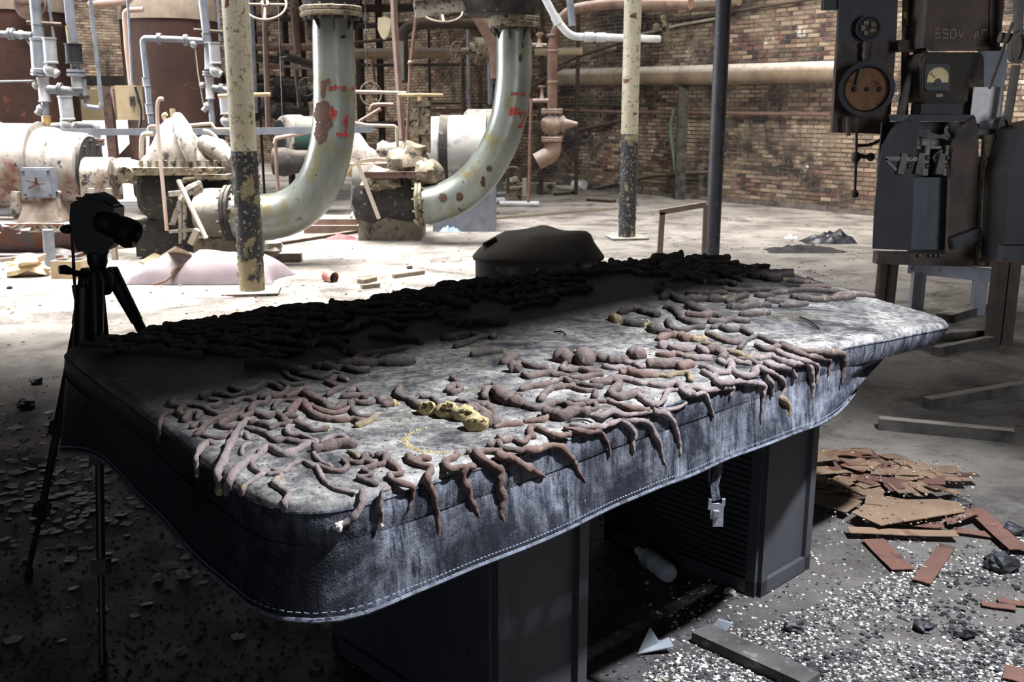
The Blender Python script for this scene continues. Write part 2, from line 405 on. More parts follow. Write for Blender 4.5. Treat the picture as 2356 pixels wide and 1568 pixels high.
def vinyl(name, dustc, amt):
    t = NT(name)
    c = t.mix(t.rng(t.noise(3, 5), .35, .65), lin('#14161d'), lin('#20232c'))
    if amt == 'top':
        # ash and dust lying on the sheet, worn through in rings and blots
        f = t.rng(t.noise(3.4, 8, .72, None, .8), .36, .60, .06, .95)
        f = t.math('MULTIPLY', f, t.rng(t.noise(38, 8, .8), .36, .58, .15, 1))
        ashc = t.mix(t.rng(t.noise(1.4, 4), .4, .6), lin('#8f8d8a'), lin('#a5a29f'))
        ashc = t.mix(t.rng(t.noise(2.8, 4), .58, .68), ashc, lin('#716b55'))
        c = t.mix(f, c, ashc)
        c = t.mix(t.rng(t.noise(95, 3, .6), .66, .70), c, lin('#17161a'))
        nr = t.bump(t.noise(120, 6, .7), .5, .004); nr = t.bump(t.noise(16, 5), .3, .008, nr)
        return t.done(c, t.rng(f, 0, 1, .38, .9), 0, nr)
    # hanging sides: pale scuffs running down, leather grain
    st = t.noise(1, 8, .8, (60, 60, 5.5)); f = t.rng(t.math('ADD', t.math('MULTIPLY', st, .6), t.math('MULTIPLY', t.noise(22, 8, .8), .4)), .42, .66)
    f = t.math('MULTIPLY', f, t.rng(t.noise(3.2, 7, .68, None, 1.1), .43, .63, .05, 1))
    sx_ = t.n.new('ShaderNodeSeparateXYZ'); t.link(t.pos, sx_.inputs[0]); f = t.math('MULTIPLY', f, t.rng(sx_.outputs[0], -.55, -.30, .04, 1))  # scuffs faded out on the left end to colour in its shade
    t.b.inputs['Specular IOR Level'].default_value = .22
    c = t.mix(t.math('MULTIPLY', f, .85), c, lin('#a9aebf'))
    c = t.mix(t.rng(t.noise(150, 4, .7), .64, .72), c, lin('#7d8496'))
    nr = t.bump(t.voro(240), .35, .002); nr = t.bump(t.noise(9, 5, .6), .45, .014, nr)
    return t.done(c, t.rng(t.noise(6, 5), .3, .7, .42, .65), 0, nr)
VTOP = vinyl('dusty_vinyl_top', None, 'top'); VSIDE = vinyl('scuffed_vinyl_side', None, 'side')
tb = T('pool_table', 'heavy pool table on two box pedestals, hidden under the black cover', 'pool table', (CEN.x, CEN.y, 0))
inn = [o - n*(.06+.20*fold(o)) for o, n in zip(OUT, onorm)]
bed = MB(); bed.prism([p+Vector((0, 0, -.20)) for p in inn[::2]], (0, 0, .13))
tb.part('table_bed', bed, PLASTIC)
def pedestal(front, along, depth, width, name):
    """front: floor point of the near left vertical edge"""
    a = V(front); a.z = 0; e = ALONG.copy(); e.z = 0; e.normalize(); n = Vector((-e.y, e.x, 0))
    body = MB(); poly = [a, a+e*width, a+e*width+n*depth, a+n*depth]
    body.prism(poly, (0, 0, TH-.20))
    o = tb.part('pedestal', body, PEDM)
    for (p, q, off) in ((a, a+e*width, -n), (a, a+n*depth, -e)):
        tr = MB(); d = (q-p).normalized()
        for z in (.03, .66): tr.bar(p+off*.008+Vector((0, 0, z)), q+off*.008+Vector((0, 0, z)), .016, .05)
        for k in (p+d*.018, q-d*.018): tr.bar(k+off*.008, k+off*.008+Vector((0, 0, .7)), .036, .016, up=off)
        tb.part('pedestal_frame', tr, PEDM, parent=o)
    return o, a, e, n
PEDM = pm('pedestal_laminate', '#33343a', '#3d3e44', sc=3, rough=.55, bump=.08, layers=(('#1c1718', 24, .66, .70),))
pedestal(G(1740, 1372), None, .66, .315, 'a')
f0 = G(1740, 1372); e_ = ALONG.copy(); e_.z = 0; e_.normalize(); n_ = Vector((-e_.y, e_.x, 0))
# near pedestal: same inset from the front edge, its edge passes pixel column 1138
best = min((abs(proj(f0 - e_*k*.01 + Vector((0, 0, .4)))[0]-1138), k) for k in range(60, 190))[1]
f1 = f0 - e_*best*.01
pedestal(f1, None, .70, .33, 'b')
# louvred side of the far pedestal (faces the near pedestal)
gr = MB()
for i in range(30):
    z = .05 + i*.021
    gr.bar(f0 - e_*.006 + n_*.03 + Vector((0, 0, z)), f0 - e_*.006 + n_*.60 + Vector((0, 0, z)), .012, .010)
tb.part('louvre_grille', gr, PANELB, label='black louvred grille panel', kind='stuff')

cv = T('table_cover', 'black vinyl pool table cover with dusty top and stitched hanging sides', 'table cover', (CEN.x, CEN.y, TH-.3))
top = MB(); rings = []
for (ins, dz) in ((0, -.020), (.003, -.010), (.010, -.003), (.020, 0)): rings.append([o - n*ins + Vector((0, 0, dz)) for o, n in zip(OUT, onorm)])
def sheet(rings, fn=None, flip=False):
    mb = MB(); m = len(rings[0]); vs = []
    for rr in rings:
        for p in rr:
            q = p.copy(); q.z += droop(p) + undul(p)
            if fn: q = fn(q)
            vs.append(q)
    fs = [(i*m+k, i*m+(k+1) % m, (i+1)*m+(k+1) % m, (i+1)*m+k) for i in range(len(rings)-1) for k in range(m)]
    mb.add(vs, fs); return mb
from mathutils.geometry import delaunay_2d_cdt
top = sheet(rings); inner = rings[-1]; pts2 = [p.xy for p in inner]; nb_ = len(pts2)
def in_poly(x, y, P):
    c = False; j = len(P)-1
    for i in range(len(P)):
        if (P[i].y > y) != (P[j].y > y) and x < (P[j].x-P[i].x)*(y-P[i].y)/(P[j].y-P[i].y)+P[i].x: c = not c
        j = i
    return c
shr = [p + (Vector((CEN.x, CEN.y, 0))-Vector((p.x, p.y, 0))).normalized()*.02 for p in inner]
for ix in range(-60, 80):
    for iy in range(40, 170):
        x, y = ix*.03 + (.015 if iy % 2 else 0), iy*.03
        if in_poly(x, y, shr): pts2.append(Vector((x, y)))
vo, _, fo, _, _, _ = delaunay_2d_cdt(pts2, [], [list(range(nb_))], 1, 1e-6)
tv = [Vector((p.x, p.y, TH)) for p in vo]
for q in tv: q.z += droop(q)+undul(q)
top.add(tv, [tuple(f_) for f_ in fo])
cv.part('top_sheet', top, VTOP, smooth=80)
pip = MB(); pip.tube([p + n*.001 + Vector((0, 0, -.020+droop(p)+undul(p))) for p, n in zip(OUT, onorm)] + [OUT[0]+onorm[0]*.001+Vector((0, 0, -.02+droop(OUT[0])+undul(OUT[0])))], .0035, 6)
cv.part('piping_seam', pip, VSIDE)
band = sheet([[o + n*(.002+.004*math.sin(math.pi*k/5)) + Vector((0, 0, -.020-.060*k/5)) for o, n in zip(OUT, onorm)] for k in range(6)], lambda q: q - (q-Vector((CEN.x, CEN.y, q.z))).normalized()*max(0, TH-.022-q.z+droop(q))*.7*fold(q) if q.z < TH-.02 else q)
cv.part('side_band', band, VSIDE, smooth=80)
def flare(p):
    k = max(0, 1 - (Vector((p.x, p.y, 0)) - Vector((cL.x, cL.y, 0))).length/.55); return k*k
HEMZ = -.213
def skirt_pt(i, t):
    o, n = OUT[i], onorm[i]; z0 = -.080; z = z0 + (HEMZ-z0)*t
    sarc = i*.03
    wav = .006*t*math.sin(sarc*4.1)+.003*t*math.sin(sarc*11.7+1)
    p = o + n*(.004 + .012*t + wav + .03*flare(o)*t) + Vector((0, 0, z - .11*t*flare(o)))
    f = fold(o)
    p += Vector((0, 0, 1))*(.11*f*t) - n*(f*(.10+.14*t)) + n*.035*f*math.sin(t*11)
    return p
skirt = sheet([[skirt_pt(i, k/9) for i in range(NO)] for k in range(10)])
skirt.wobble(.004, 5)
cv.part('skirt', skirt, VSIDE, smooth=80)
hem = MB(); hp = [skirt_pt(i, 1)+Vector((0, 0, droop(OUT[i])+undul(OUT[i])-.002))+onorm[i]*.003 for i in range(NO)]
hem.tube(hp+[hp[0]], .0048, 6); hem.wobble(.004, 5)
hm = cv.part('hem', hem, pm('worn_hem', '#3a3f4c', '#6d7382', sc=30, rough=.7, layers=(('#2a2d36', 60, .5, .6),)))
stt = MB()
for i in range(NO):
    if OUT[i].y < CEN.y+.2:
        a, b = hp[i]+onorm[i]*.003+Vector((0, 0, .016)), hp[(i+1) % NO]+onorm[i]*.003+Vector((0, 0, .016))
        for k in range(3):
            stt.bar(a.lerp(b, k/3), a.lerp(b, k/3+.2), .0016, .0018)
stt.wobble(.004, 5)
cv.part('stitching', stt, pm('pale_thread', '#6d7382', '#858b98'), parent=hm, kind='stuff')
# strap with buckle hanging from the hem
def hem_at(px):
    return min(((abs(proj(p)[0]-px) + (0 if p.y < CEN.y+.5 and onorm[i].y < 0 else 999), i) for i, p in enumerate(hp)))[1]
iS = hem_at(1668); ps = hp[iS] - onorm[iS]*.03
st = MB(); P_ = catmull([ps+Vector((0, 0, .03)), ps+Vector((.006, 0, -.03)), ps+Vector((-.004, -.01, -.075)), ps+Vector((.002, -.015, -.115))], 4)
for a, b in zip(P_[:-1], P_[1:]): st.bar(a, b, .024, .003, up=(.3, -1, 0))
P2 = catmull([ps+Vector((.0, .01, .03)), ps+Vector((-.016, .008, -.05)), ps+Vector((-.002, -.008, -.115))], 4)
for a, b in zip(P2[:-1], P2[1:]): st.bar(a, b, .020, .003, up=(1, -.4, 0))
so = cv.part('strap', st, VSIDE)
bk = MB(); q = ps+Vector((.004, -.016, -.145))
bk.box(q, (.034, .008, .044)); bk.box(q+Vector((-.020, .0, .020)), (.008, .008, .030)); bk.box(q+Vector((.016, 0, .024)), (.008, .008, .02))
bk.box(q+Vector((.004, -.001, -.032)), (.026, .007, .022)); bk.box(q+Vector((-.002, -.006, -.006)), (.013, .005, .018)); bk.wobble(.002, 40)
cv.part('buckle', bk, pm('silver_buckle', '#c9cdd6', '#aeb3bd', rough=.35, metal=.4, bump=.05), parent=so, label='silver side release buckle')
# ------------------------------------------------------------------ foam strands lying on the cover
def inside(p):
    c = False; j = NO-1
    for i in range(NO):
        a, b = OUT[i], OUT[j]
        if (a.y > p.y) != (b.y > p.y) and p.x < (b.x-a.x)*(p.y-a.y)/(b.y-a.y)+a.x: c = not c
        j = i
    return c
def surf(px, py):
    """point of the cover seen at px,py and its outward normal"""
    p = G(px, py, TH)
    for _ in range(2): p = G(px, py, TH + droop(p) + undul(p))
    if inside(p): return p, Vector((0, 0, 1))
    d = ray(px, py); best = None
    for i in range(NO):
        a, b = OUT[i]+onorm[i]*.004, OUT[(i+1) % NO]+onorm[(i+1) % NO]*.004
        n = onorm[i]
        if n.dot(d) >= 0: continue
        t = (a-CAM).dot(n)/d.dot(n); q = CAM+d*t; ab = b-a; s = (q-a).dot(ab)/ab.length_squared
        if -.05 <= s <= 1.05 and (best is None or t < best[0]): best = (t, q, n)
    if best: return best[1], best[2]
    return p, Vector((0, 0, 1))
def foam_mat(name, a, b, yel, pale):
    t = NT(name)
    c = t.mix(t.rng(t.noise(26, 5), .35, .65), lin(a), lin(b))
    c = t.mix(t.rng(t.noise(18, 6, .7), .62-yel, .70-yel), c, lin('#a08f66'))
    c = t.mix(t.rng(t.noise(11, 6, .7), .60-pale, .78-pale), c, lin('#b3a49d'))
    c = t.mix(t.rng(t.noise(60, 5, .7), .62, .68), c, lin('#241a19'))
    f = t.math('MULTIPLY', t.rng(t.normal_z(), .2, 1), t.rng(t.noise(20, 7, .75), .3, .65, .05, .6)); c = t.mix(f, c, lin('#8b817c'))
    nr = t.bump(t.noise(48, 8, .75), 1.0, .010); nr = t.bump(t.noise(190, 4), .6, .003, nr)
    return t.done(c, .72, 0, nr)
FM = {'b': foam_mat('foam_skin_brown', '#4c3d3c', '#65524f', 0, 0), 'r': foam_mat('foam_skin_reddish', '#5d443f', '#795c54', 0, .02),
      'p': foam_mat('foam_skin_pale', '#77686a', '#908283', .01, .06), 'y': foam_mat('foam_yellowed', '#6f5d4b', '#93825f', .08, .03),
      'd': foam_mat('foam_skin_shaded', '#2f2829', '#413737', 0, 0)}  # last skin is the brown foam with shade put into its colour
YEL = pm('raw_yellow_foam', '#91835c', '#b3a67c', sc=30, rough=.9, bump=1.0, bs=80, layers=(('#6d5a2e', 42, .58, .66),))
CELL = pm('foam_cell_shade', '#43371f', '#5d4f30', sc=30, rough=.95, bump=1.0, bs=90)  # shade of the hollows put into the colour
CREAMY = pm('pale_foam_tip', '#cbbdb6', '#e0d6d0', sc=30, rough=.9, bump=.8, bs=60)
CR = {'A': (300, 750, 3.35), 'B': (900, 750, 3.35), 'C': (1400, 560, 2.945)}
def strand(crop, r, mat, pts, tip=None, taper=None, seed=0):
    ox, oy, s = CR[crop]
    pp = [surf(ox+x/s, oy+y/s) for x, y in pts]
    k = mpp(pp[0][0])/s*.90
    base = [p + n*(r*k*.5) for p, n in pp]
    # drips leave the edge without cutting the corner
    path = catmull(base, 8)
    if taper is None: taper = .5 if path[-1].z < TH-.045 else .9
    L = 0; rad = []; m = len(path); total = sum((path[i+1]-path[i]).length for i in range(m-1))
    n0 = noise.noise
    for i, p in enumerate(path):
        if i: L += (p-path[i-1]).length
        t = L/max(total, 1e-5)
        q = r*k*(1.04 + .42*n0(p*(34 if r < 45 else 20) + Vector((0, seed, 0))) + .22*n0(p*80 + Vector((seed, 0, 0))) - .22*max(0, math.cos(L*62 + 3*n0(p*12)))**6)
        if t > 1-.45 and taper < 1: q *= 1 + (taper-1)*((t-.55)/.45)
        rad.append(q)
    # rounded ends
    d0 = (path[0]-path[1]).normalized(); d1 = (path[-1]-path[-2]).normalized()
    path = [path[0]+d0*rad[0]*.75, path[0]+d0*rad[0]*.45] + path + [path[-1]+d1*rad[-1]*.45, path[-1]+d1*rad[-1]*.75]
    rad = [rad[0]*.35, rad[0]*.8] + rad + [rad[-1]*.8, rad[-1]*.35]
    mb = MB(); mb.tube(path, rad, 10); mb.wobble(r*k*.22, 70, seed)
    return mb, path, rad
def cells(mb_center, axis, r):
    m = MB()
    x, y, d = frame(axis)
    return m
FOAM = []
def S(zone, crop, r, mat, *lists, **kw): FOAM.append((zone, crop, r, mat, lists, kw))
# zones: words for where the strand lies; every tuple below is one strand, traced along its middle
NL = 'near left corner of the table'; LE = 'left edge of the table'; NM = 'bare ring of the table top'
FE = 'front edge of the table'; MC = 'front middle of the table'; RC = 'right part of the front edge'; RT = 'bare right end of the table top'
S(NL,'A',38,'p',[(1000,990),(1070,945),(1180,1000),(1280,970),(1390,915),(1450,940)])
S(NL,'A',34,'p',[(1000,1000),(920,1050),(830,1110),(780,1180),(755,1290)])
S(NL,'A',46,'b',[(1430,965),(1520,950),(1600,930),(1710,930)])
S(NL,'A',28,'p',[(1480,910),(1550,865),(1640,865),(1700,910)])
S(LE,'A',34,'b',[(910,740),(830,710),(720,750),(705,785),(790,795)])
S(LE,'A',34,'p',[(910,740),(860,770),(820,820),(790,890),(750,960),(720,1050),(690,1120),(700,1200),(705,1270)],tip='y')
S(LE,'A',30,'b',[(500,850),(540,820),(590,770),(680,720),(770,690),(830,650)])
S(LE,'A',24,'b',[(350,670),(290,680),(250,705),(234,770),(230,870)])
S(LE,'A',32,'b',[(335,575),(325,620),(400,640),(375,680),(440,715)])
S(LE,'A',34,'b',[(420,740),(460,690),(530,685),(515,725)])
S(LE,'A',30,'b',[(410,620),(480,620),(560,640),(640,680),(720,685),(790,650)])
S(LE,'A',30,'b',[(480,790),(530,760),(570,780),(545,830),(510,850)])
S(LE,'A',30,'p',[(650,910),(590,910),(540,960),(520,1010),(525,1060),(532,1150)],tip='y')
S(LE,'A',22,'b',[(560,850),(640,870),(740,860),(785,820)])
S(NL,'A',24,'p',[(910,875),(885,830),(845,850)])
S(NL,'A',20,'p',[(925,905),(870,935),(860,995)])
S(NL,'A',27,'b',[(890,800),(990,820),(1060,850),(1110,890),(1200,890),(1300,905),(1390,890)])
S(LE,'A',32,'b',[(930,755),(1020,765),(1085,785)])
S(NL,'A',33,'b',[(1080,800),(1140,775),(1210,770),(1270,755),(1340,785),(1420,815),(1530,800)],tip='y')
S(NL,'A',27,'p',[(1260,775),(1210,800),(1230,845),(1310,850),(1400,885),(1440,910)])
S(LE,'A',30,'b',[(860,725),(950,680),(1000,690),(1060,715),(1130,690),(1170,710),(1195,740)])
S(NM,'A',30,'b',[(1195,705),(1280,705)],tip='y')
S(NM,'A',36,'r',[(1225,690),(1260,640),(1330,590),(1360,640),(1420,700),(1520,730),(1620,740),(1720,735),(1800,760)])
S(NM,'A',34,'y',[(1750,780),(1830,750),(1885,715)])
S(NM,'A',30,'r',[(1390,620),(1440,655),(1520,680),(1620,675),(1695,640)],tip='y')
S(NM,'A',36,'b',[(1340,520),(1400,560),(1480,600),(1530,640),(1590,650),(1660,610),(1700,620)])
S(NM,'A',27,'b',[(1700,625),(1740,690),(1800,705),(1870,690)])
S(NM,'A',30,'b',[(1640,555),(1720,550),(1785,545)])
S(NM,'A',28,'b',[(1710,590),(1790,605),(1860,600),(1890,570)],tip='y')
S(NM,'A',26,'b',[(1680,520),(1740,490),(1770,505)])
S(NM,'A',32,'b',[(1800,560),(1840,530)])
S(NM,'A',36,'b',[(1910,580),(1950,590),(2000,580)])
S(NM,'A',32,'r',[(1960,620),(2050,610)],tip='y')
S(NM,'A',32,'b',[(1540,430),(1600,405),(1670,430)],tip='y')
S(NM,'A',28,'b',[(1515,440),(1590,475),(1640,480),(1570,510),(1520,545)])
S(LE,'A',26,'d',[(1190,370),(1230,405),(1300,430)])
S(LE,'A',30,'d',[(1230,360),(1350,390),(1480,410),(1560,375),(1640,390)])
S(LE,'A',26,'b',[(800,600),(870,570),(950,580)])
S(LE,'A',32,'b',[(920,665),(960,620),(1040,605),(1065,565)])
S(LE,'A',32,'d',[(560,560),(620,530),(700,535),(780,550),(870,530)])
S(LE,'A',28,'b',[(600,635),(670,625),(695,590),(620,575)])
S(LE,'A',34,'d',[(780,490),(870,520),(930,515),(1010,470),(1070,455),(1160,495)])
S(LE,'A',30,'b',[(1000,560),(1090,555),(1170,540),(1220,490)])
S(LE,'A',27,'d',[(1140,450),(1230,465),(1330,455)])
S(LE,'A',34,'r',[(1210,555),(1290,525),(1380,500)])
S(LE,'A',24,'b',[(1110,645),(1130,600),(1200,580),(1290,595)])
S(NL,'A',26,'p',[(920,1050),(960,1110),(1010,1140)])
S(NL,'A',25,'p',[(1090,1110),(1040,1140),(950,1190),(885,1240),(865,1290)])
S(NL,'A',28,'p',[(1080,1120),(1180,1130),(1240,1080),(1330,1050),(1400,1085),(1450,1095)])
S(NL,'A',30,'p',[(1070,1150),(1160,1160),(1110,1220),(1160,1260),(1220,1310),(1200,1350),(1190,1390)],tip='y')
S(NL,'A',24,'p',[(1440,1090),(1460,1140),(1500,1205),(1560,1255),(1640,1280),(1730,1295)])
S(FE,'A',32,'p',[(1790,1285),(1775,1370),(1735,1440),(1680,1500),(1610,1530)],tip='c')
S(NL,'A',22,'p',[(1415,985),(1440,1030),(1500,1070),(1550,1090)])
S(NL,'A',28,'b',[(1440,1080),(1510,1115),(1580,1130),(1650,1120),(1672,1080),(1640,1040)])
S(NL,'A',30,'b',[(1670,1055),(1750,1065),(1800,1050),(1815,1000),(1855,1000)])
S(NL,'A',24,'y',[(1680,970),(1720,990),(1755,1020)])
S(FE,'A',30,'b',[(1810,1050),(1880,1085),(1800,1120),(1850,1155),(1765,1180),(1810,1205),(1890,1230)])
S(FE,'A',26,'p',[(1990,1240),(1940,1265),(1925,1320),(1915,1390),(1935,1440),(1930,1525)],tip='c')
S(FE,'A',32,'b',[(1905,1010),(1965,1010),(1965,1065),(1910,1085)])
S(FE,'A',34,'r',[(1990,1060),(2050,1100),(2080,1150),(2000,1165),(2030,1205),(2110,1210),(2170,1250),(2160,1330),(2140,1400)])
S(FE,'B',32,'r',[(140,1010),(160,1060),(250,1090),(310,1110),(270,1160),(280,1220),(320,1290),(330,1370),(350,1440),(350,1540),(355,1680)])
S(FE,'B',34,'r',[(190,1060),(230,1035),(290,1035)])
S(FE,'B',34,'r',[(510,1000),(480,1030),(415,1060),(440,1095),(520,1080),(620,1075)])
S(FE,'B',34,'r',[(600,1075),(545,1110),(550,1190),(590,1260),(600,1330),(640,1400),(660,1460)])
S(FE,'B',36,'r',[(600,985),(640,975),(680,1015),(760,1060),(830,1100),(830,1170),(820,1230),(845,1310),(835,1390),(830,1450),(870,1530),(910,1690)])
S(FE,'B',32,'r',[(660,990),(740,975),(845,970)])
S(FE,'B',44,'r',[(815,990),(900,1000),(960,1040),(1020,1080),(1090,1105),(1170,1155)],taper=.3)
S(FE,'B',32,'b',[(760,930),(820,910),(860,950),(940,950),(1015,950)])
S(FE,'B',34,'r',[(1020,940),(1100,950),(1200,920),(1280,920),(1340,970),(1400,1040),(1430,1110),(1485,1190)],taper=.3)
S(FE,'B',27,'r',[(830,860),(870,900),(940,885),(1010,910),(1060,870),(1100,860)])
S(FE,'B',28,'r',[(1070,850),(1075,800),(1130,800),(1200,830),(1280,840),(1365,830)])
S(FE,'B',28,'r',[(1340,795),(1430,800),(1520,810),(1590,800),(1640,860),(1670,930),(1675,1000)],taper=.3)
S(FE,'B',28,'p',[(1390,770),(1480,775),(1560,765),(1630,770),(1700,740),(1755,720)])
S(FE,'B',27,'p',[(1760,720),(1830,770),(1860,830),(1850,900),(1860,970)],taper=.5)
S(FE,'B',27,'p',[(1770,705),(1850,725),(1900,720),(1980,750),(2020,830),(2060,910),(2075,1000),(2110,1080),(2130,1110)],taper=.4)
S(FE,'B',30,'p',[(2000,600),(2020,650),(2100,670),(2160,730),(2190,820),(2210,920),(2210,1010)],taper=.5)
S(FE,'B',30,'p',[(2000,600),(1940,575),(1905,530),(1940,510)])
S(RC,'B',22,'p',[(2030,610),(2090,570),(2130,510),(2220,500)])
S(RC,'B',20,'p',[(2040,630),(2140,640),(2220,620),(2265,590)])
S(FE,'B',26,'r',[(1660,580),(1740,610),(1840,640),(1970,640)])
S(FE,'B',22,'b',[(1370,580),(1450,595),(1540,590),(1650,590)])
S(FE,'B',28,'p',[(1540,700),(1620,705),(1700,670),(1780,680),(1880,670),(1985,655)])
S(MC,'B',36,'b',[(1040,630),(1120,650),(1200,625),(1260,605),(1350,615),(1400,635),(1480,620)])
S(MC,'B',28,'b',[(1490,660),(1580,645),(1565,600),(1510,610)])
S(MC,'B',62,'b',[(1200,690),(1260,705),(1320,720),(1400,690),(1500,690)],taper=.8)
S(MC,'B',28,'r',[(800,790),(870,770),(940,765),(1010,760)])
S(MC,'B',28,'r',[(1030,745),(1090,740),(1160,735),(1225,700)])
S(MC,'B',52,'b',[(560,640),(640,655),(740,710),(810,770)])
S(MC,'B',36,'b',[(65,490),(60,550),(130,575),(170,600),(230,640)])
S(MC,'B',24,'b',[(235,555),(310,560),(350,590),(372,615)])
S(MC,'B',28,'b',[(470,410),(515,440)])
S(MC,'B',34,'b',[(440,510),(490,480),(535,500),(470,530)])
S(MC,'B',24,'b',[(510,580),(570,590),(620,610),(670,640)])
S(MC,'B',32,'b',[(705,630),(745,615),(760,645),(790,685),(815,730)])
S(MC,'B',42,'b',[(720,560),(740,515),(800,505)])
S(MC,'B',22,'d',[(785,455),(815,490)])
S(MC,'B',58,'b',[(820,520),(860,575),(930,600),(1015,620)],taper=.6)
S(MC,'B',26,'b',[(870,510),(940,535),(995,550)])
S(MC,'B',32,'b',[(1000,500),(1070,480),(1150,470),(1200,455),(1280,430),(1340,420),(1385,450)])
S(MC,'B',32,'b',[(1150,585),(1190,525),(1240,495),(1320,480),(1395,480)])
S(MC,'B',28,'b',[(1390,440),(1420,490),(1500,510),(1570,510),(1570,555)])
S(MC,'B',34,'d',[(1400,450),(1480,465),(1560,480),(1620,480)])
S(RC,'B',40,'b',[(1560,455),(1640,450),(1720,440),(1755,480),(1690,530),(1740,565),(1830,555),(1905,520)])
S(RC,'B',32,'p',[(1700,410),(1770,420),(1860,435),(1930,455),(2000,440)])
S(RC,'B',32,'p',[(2000,460),(2080,475),(2160,460),(2210,450),(2240,500),(2310,515)])
S(MC,'B',78,'b',[(940,350),(975,352)],taper=1)
S(MC,'B',32,'b',[(1030,385),(1060,405),(1130,390),(1200,380),(1265,385)])
S(MC,'B',36,'b',[(870,295),(920,265),(980,235)])
S(MC,'B',28,'b',[(1020,300),(1080,320),(1150,330),(1195,325)])
S(MC,'B',68,'b',[(1320,265),(1360,280)],taper=1)
S(MC,'B',76,'b',[(1480,265),(1500,295)],taper=1)
S(MC,'B',60,'b',[(1600,265),(1620,270)],taper=1)
S(MC,'B',44,'b',[(1690,280),(1730,285),(1800,285)])
S(RC,'B',28,'p',[(1800,290),(1870,300),(1920,325),(1975,310)])
S(MC,'B',32,'b',[(1345,300),(1320,345),(1380,355),(1450,345),(1530,365),(1620,370)])
S(MC,'B',28,'b',[(1250,385),(1340,395),(1410,415),(1480,410),(1560,390),(1625,385)])
S(RC,'B',28,'p',[(1640,320),(1700,335),(1790,330)])
S(RC,'B',56,'b',[(2000,315),(2080,320),(2200,320)],taper=.8)
S(RC,'B',44,'r',[(2230,330),(2300,315)])
S(RC,'B',62,'b',[(1860,240),(1930,245)],taper=.8)
S(RC,'B',40,'r',[(1770,370),(1840,370),(1930,390),(2040,390)])
S(RC,'B',28,'y',[(2080,390),(2140,395),(2200,380),(2290,380),(2310,430)])
S(RC,'C',36,'r',[(345,660),(400,640),(480,640),(530,660)])
S(RC,'C',28,'y',[(540,650),(600,665),(645,650)],tip='y')
S(RC,'C',40,'d',[(285,580),(330,605),(410,625)])
S(RC,'C',26,'d',[(400,530),(430,585),(500,600),(570,580),(640,580)])
S(RC,'C',26,'d',[(700,580),(760,575),(830,600),(900,590),(965,625)])
S(RC,'C',28,'b',[(670,620),(720,640),(760,660),(820,680),(895,680)])
S(RC,'C',27,'y',[(640,690),(720,710),(800,735),(880,760),(955,795)])
S(RC,'C',34,'p',[(360,710),(400,690),(430,720),(520,730),(600,720),(660,750)])
S(RC,'C',27,'r',[(330,760),(400,770),(450,760),(505,770)])
S(RC,'C',27,'p',[(530,780),(610,790),(685,790)])
S(RC,'C',40,'b',[(680,740),(740,745),(780,770),(770,795)])
S(RC,'C',27,'p',[(750,800),(800,830),(830,800),(880,815),(955,825)])
S(RC,'C',27,'p',[(630,840),(690,865),(720,885),(800,885),(835,850)])
S(RC,'C',23,'p',[(640,875),(700,910),(725,900)])
S(RC,'C',28,'p',[(830,820),(840,870),(900,890),(970,885),(1010,850),(1060,860),(1120,880),(1170,920),(1185,970),(1165,1040)])
S(RC,'C',26,'y',[(1160,1045),(1200,1080),(1210,1120),(1195,1220)],taper=.5)
S(RC,'C',24,'p',[(1060,880),(1065,910),(1095,950),(1100,1030)])
S(RC,'C',28,'p',[(710,920),(740,940),(820,935),(900,930),(980,940),(1045,960),(1040,1020),(1030,1100),(1020,1210)],taper=.3)
S(RC,'C',24,'p',[(770,970),(830,975),(815,1035)],taper=.4)
S(RC,'C',24,'p',[(450,960),(490,960),(500,1010),(570,1020),(640,1010),(675,1080),(700,1170)],taper=.4)
S(RC,'C',22,'p',[(530,990),(590,985),(640,990),(740,985)])
S(RC,'C',26,'p',[(990,750),(970,785),(1040,785),(1105,770)])
S(RC,'C',28,'b',[(1000,700),(1070,730),(1150,710)])
S(RC,'C',26,'p',[(1100,770),(1180,800),(1260,810),(1340,815),(1362,880),(1370,960),(1370,1050),(1380,1190)],taper=.5)
S(RC,'C',28,'p',[(1060,820),(1130,830),(1225,845),(1255,905)],taper=.5)
S(RC,'C',26,'p',[(1140,740),(1200,770),(1290,785),(1380,805),(1410,850),(1400,950)],taper=.3)
S(RC,'C',26,'b',[(1180,710),(1260,740),(1330,755),(1430,775),(1490,790),(1480,885)],taper=.3)
S(RT,'C',27,'b',[(1170,690),(1260,725),(1350,740),(1420,730)])
S(RT,'C',34,'b',[(1450,735),(1520,738)])
S(RT,'C',26,'b',[(1530,735),(1580,750),(1590,820),(1580,880),(1570,950)],taper=.3)
S(RC,'C',25,'b',[(880,790),(960,805),(1010,825)])
S(RC,'C',23,'d',[(890,720),(920,675),(970,650),(1020,640),(1090,670),(1140,690)])
S(RT,'C',36,'d',[(370,380),(410,365),(500,400),(560,400),(640,390),(720,395),(810,390)])
S(RT,'C',27,'d',[(390,440),(450,465),(500,520),(570,550),(645,560)])
S(RT,'C',36,'d',[(540,430),(600,460),(680,490),(750,500)])
S(RT,'C',30,'b',[(540,490),(640,500),(705,490)])
S(RT,'C',28,'d',[(690,540),(760,545),(830,530),(945,540)])
S(RT,'C',26,'d',[(900,490),(980,490),(1080,480)])
S(RT,'C',30,'d',[(820,440),(900,445),(980,430),(1085,430)])
S(RT,'C',28,'d',[(1080,400),(1170,405)])
S(RT,'C',26,'d',[(1170,430),(1240,432),(1340,420)])
S(RT,'C',30,'d',[(1250,370),(1330,385),(1420,395),(1520,385),(1600,380),(1665,370)])
S(RT,'C',25,'d',[(780,320),(900,332),(1040,322),(1110,325),(1210,330)])
S(RT,'C',24,'d',[(1100,350),(1200,335),(1330,322),(1470,330),(1610,342)])
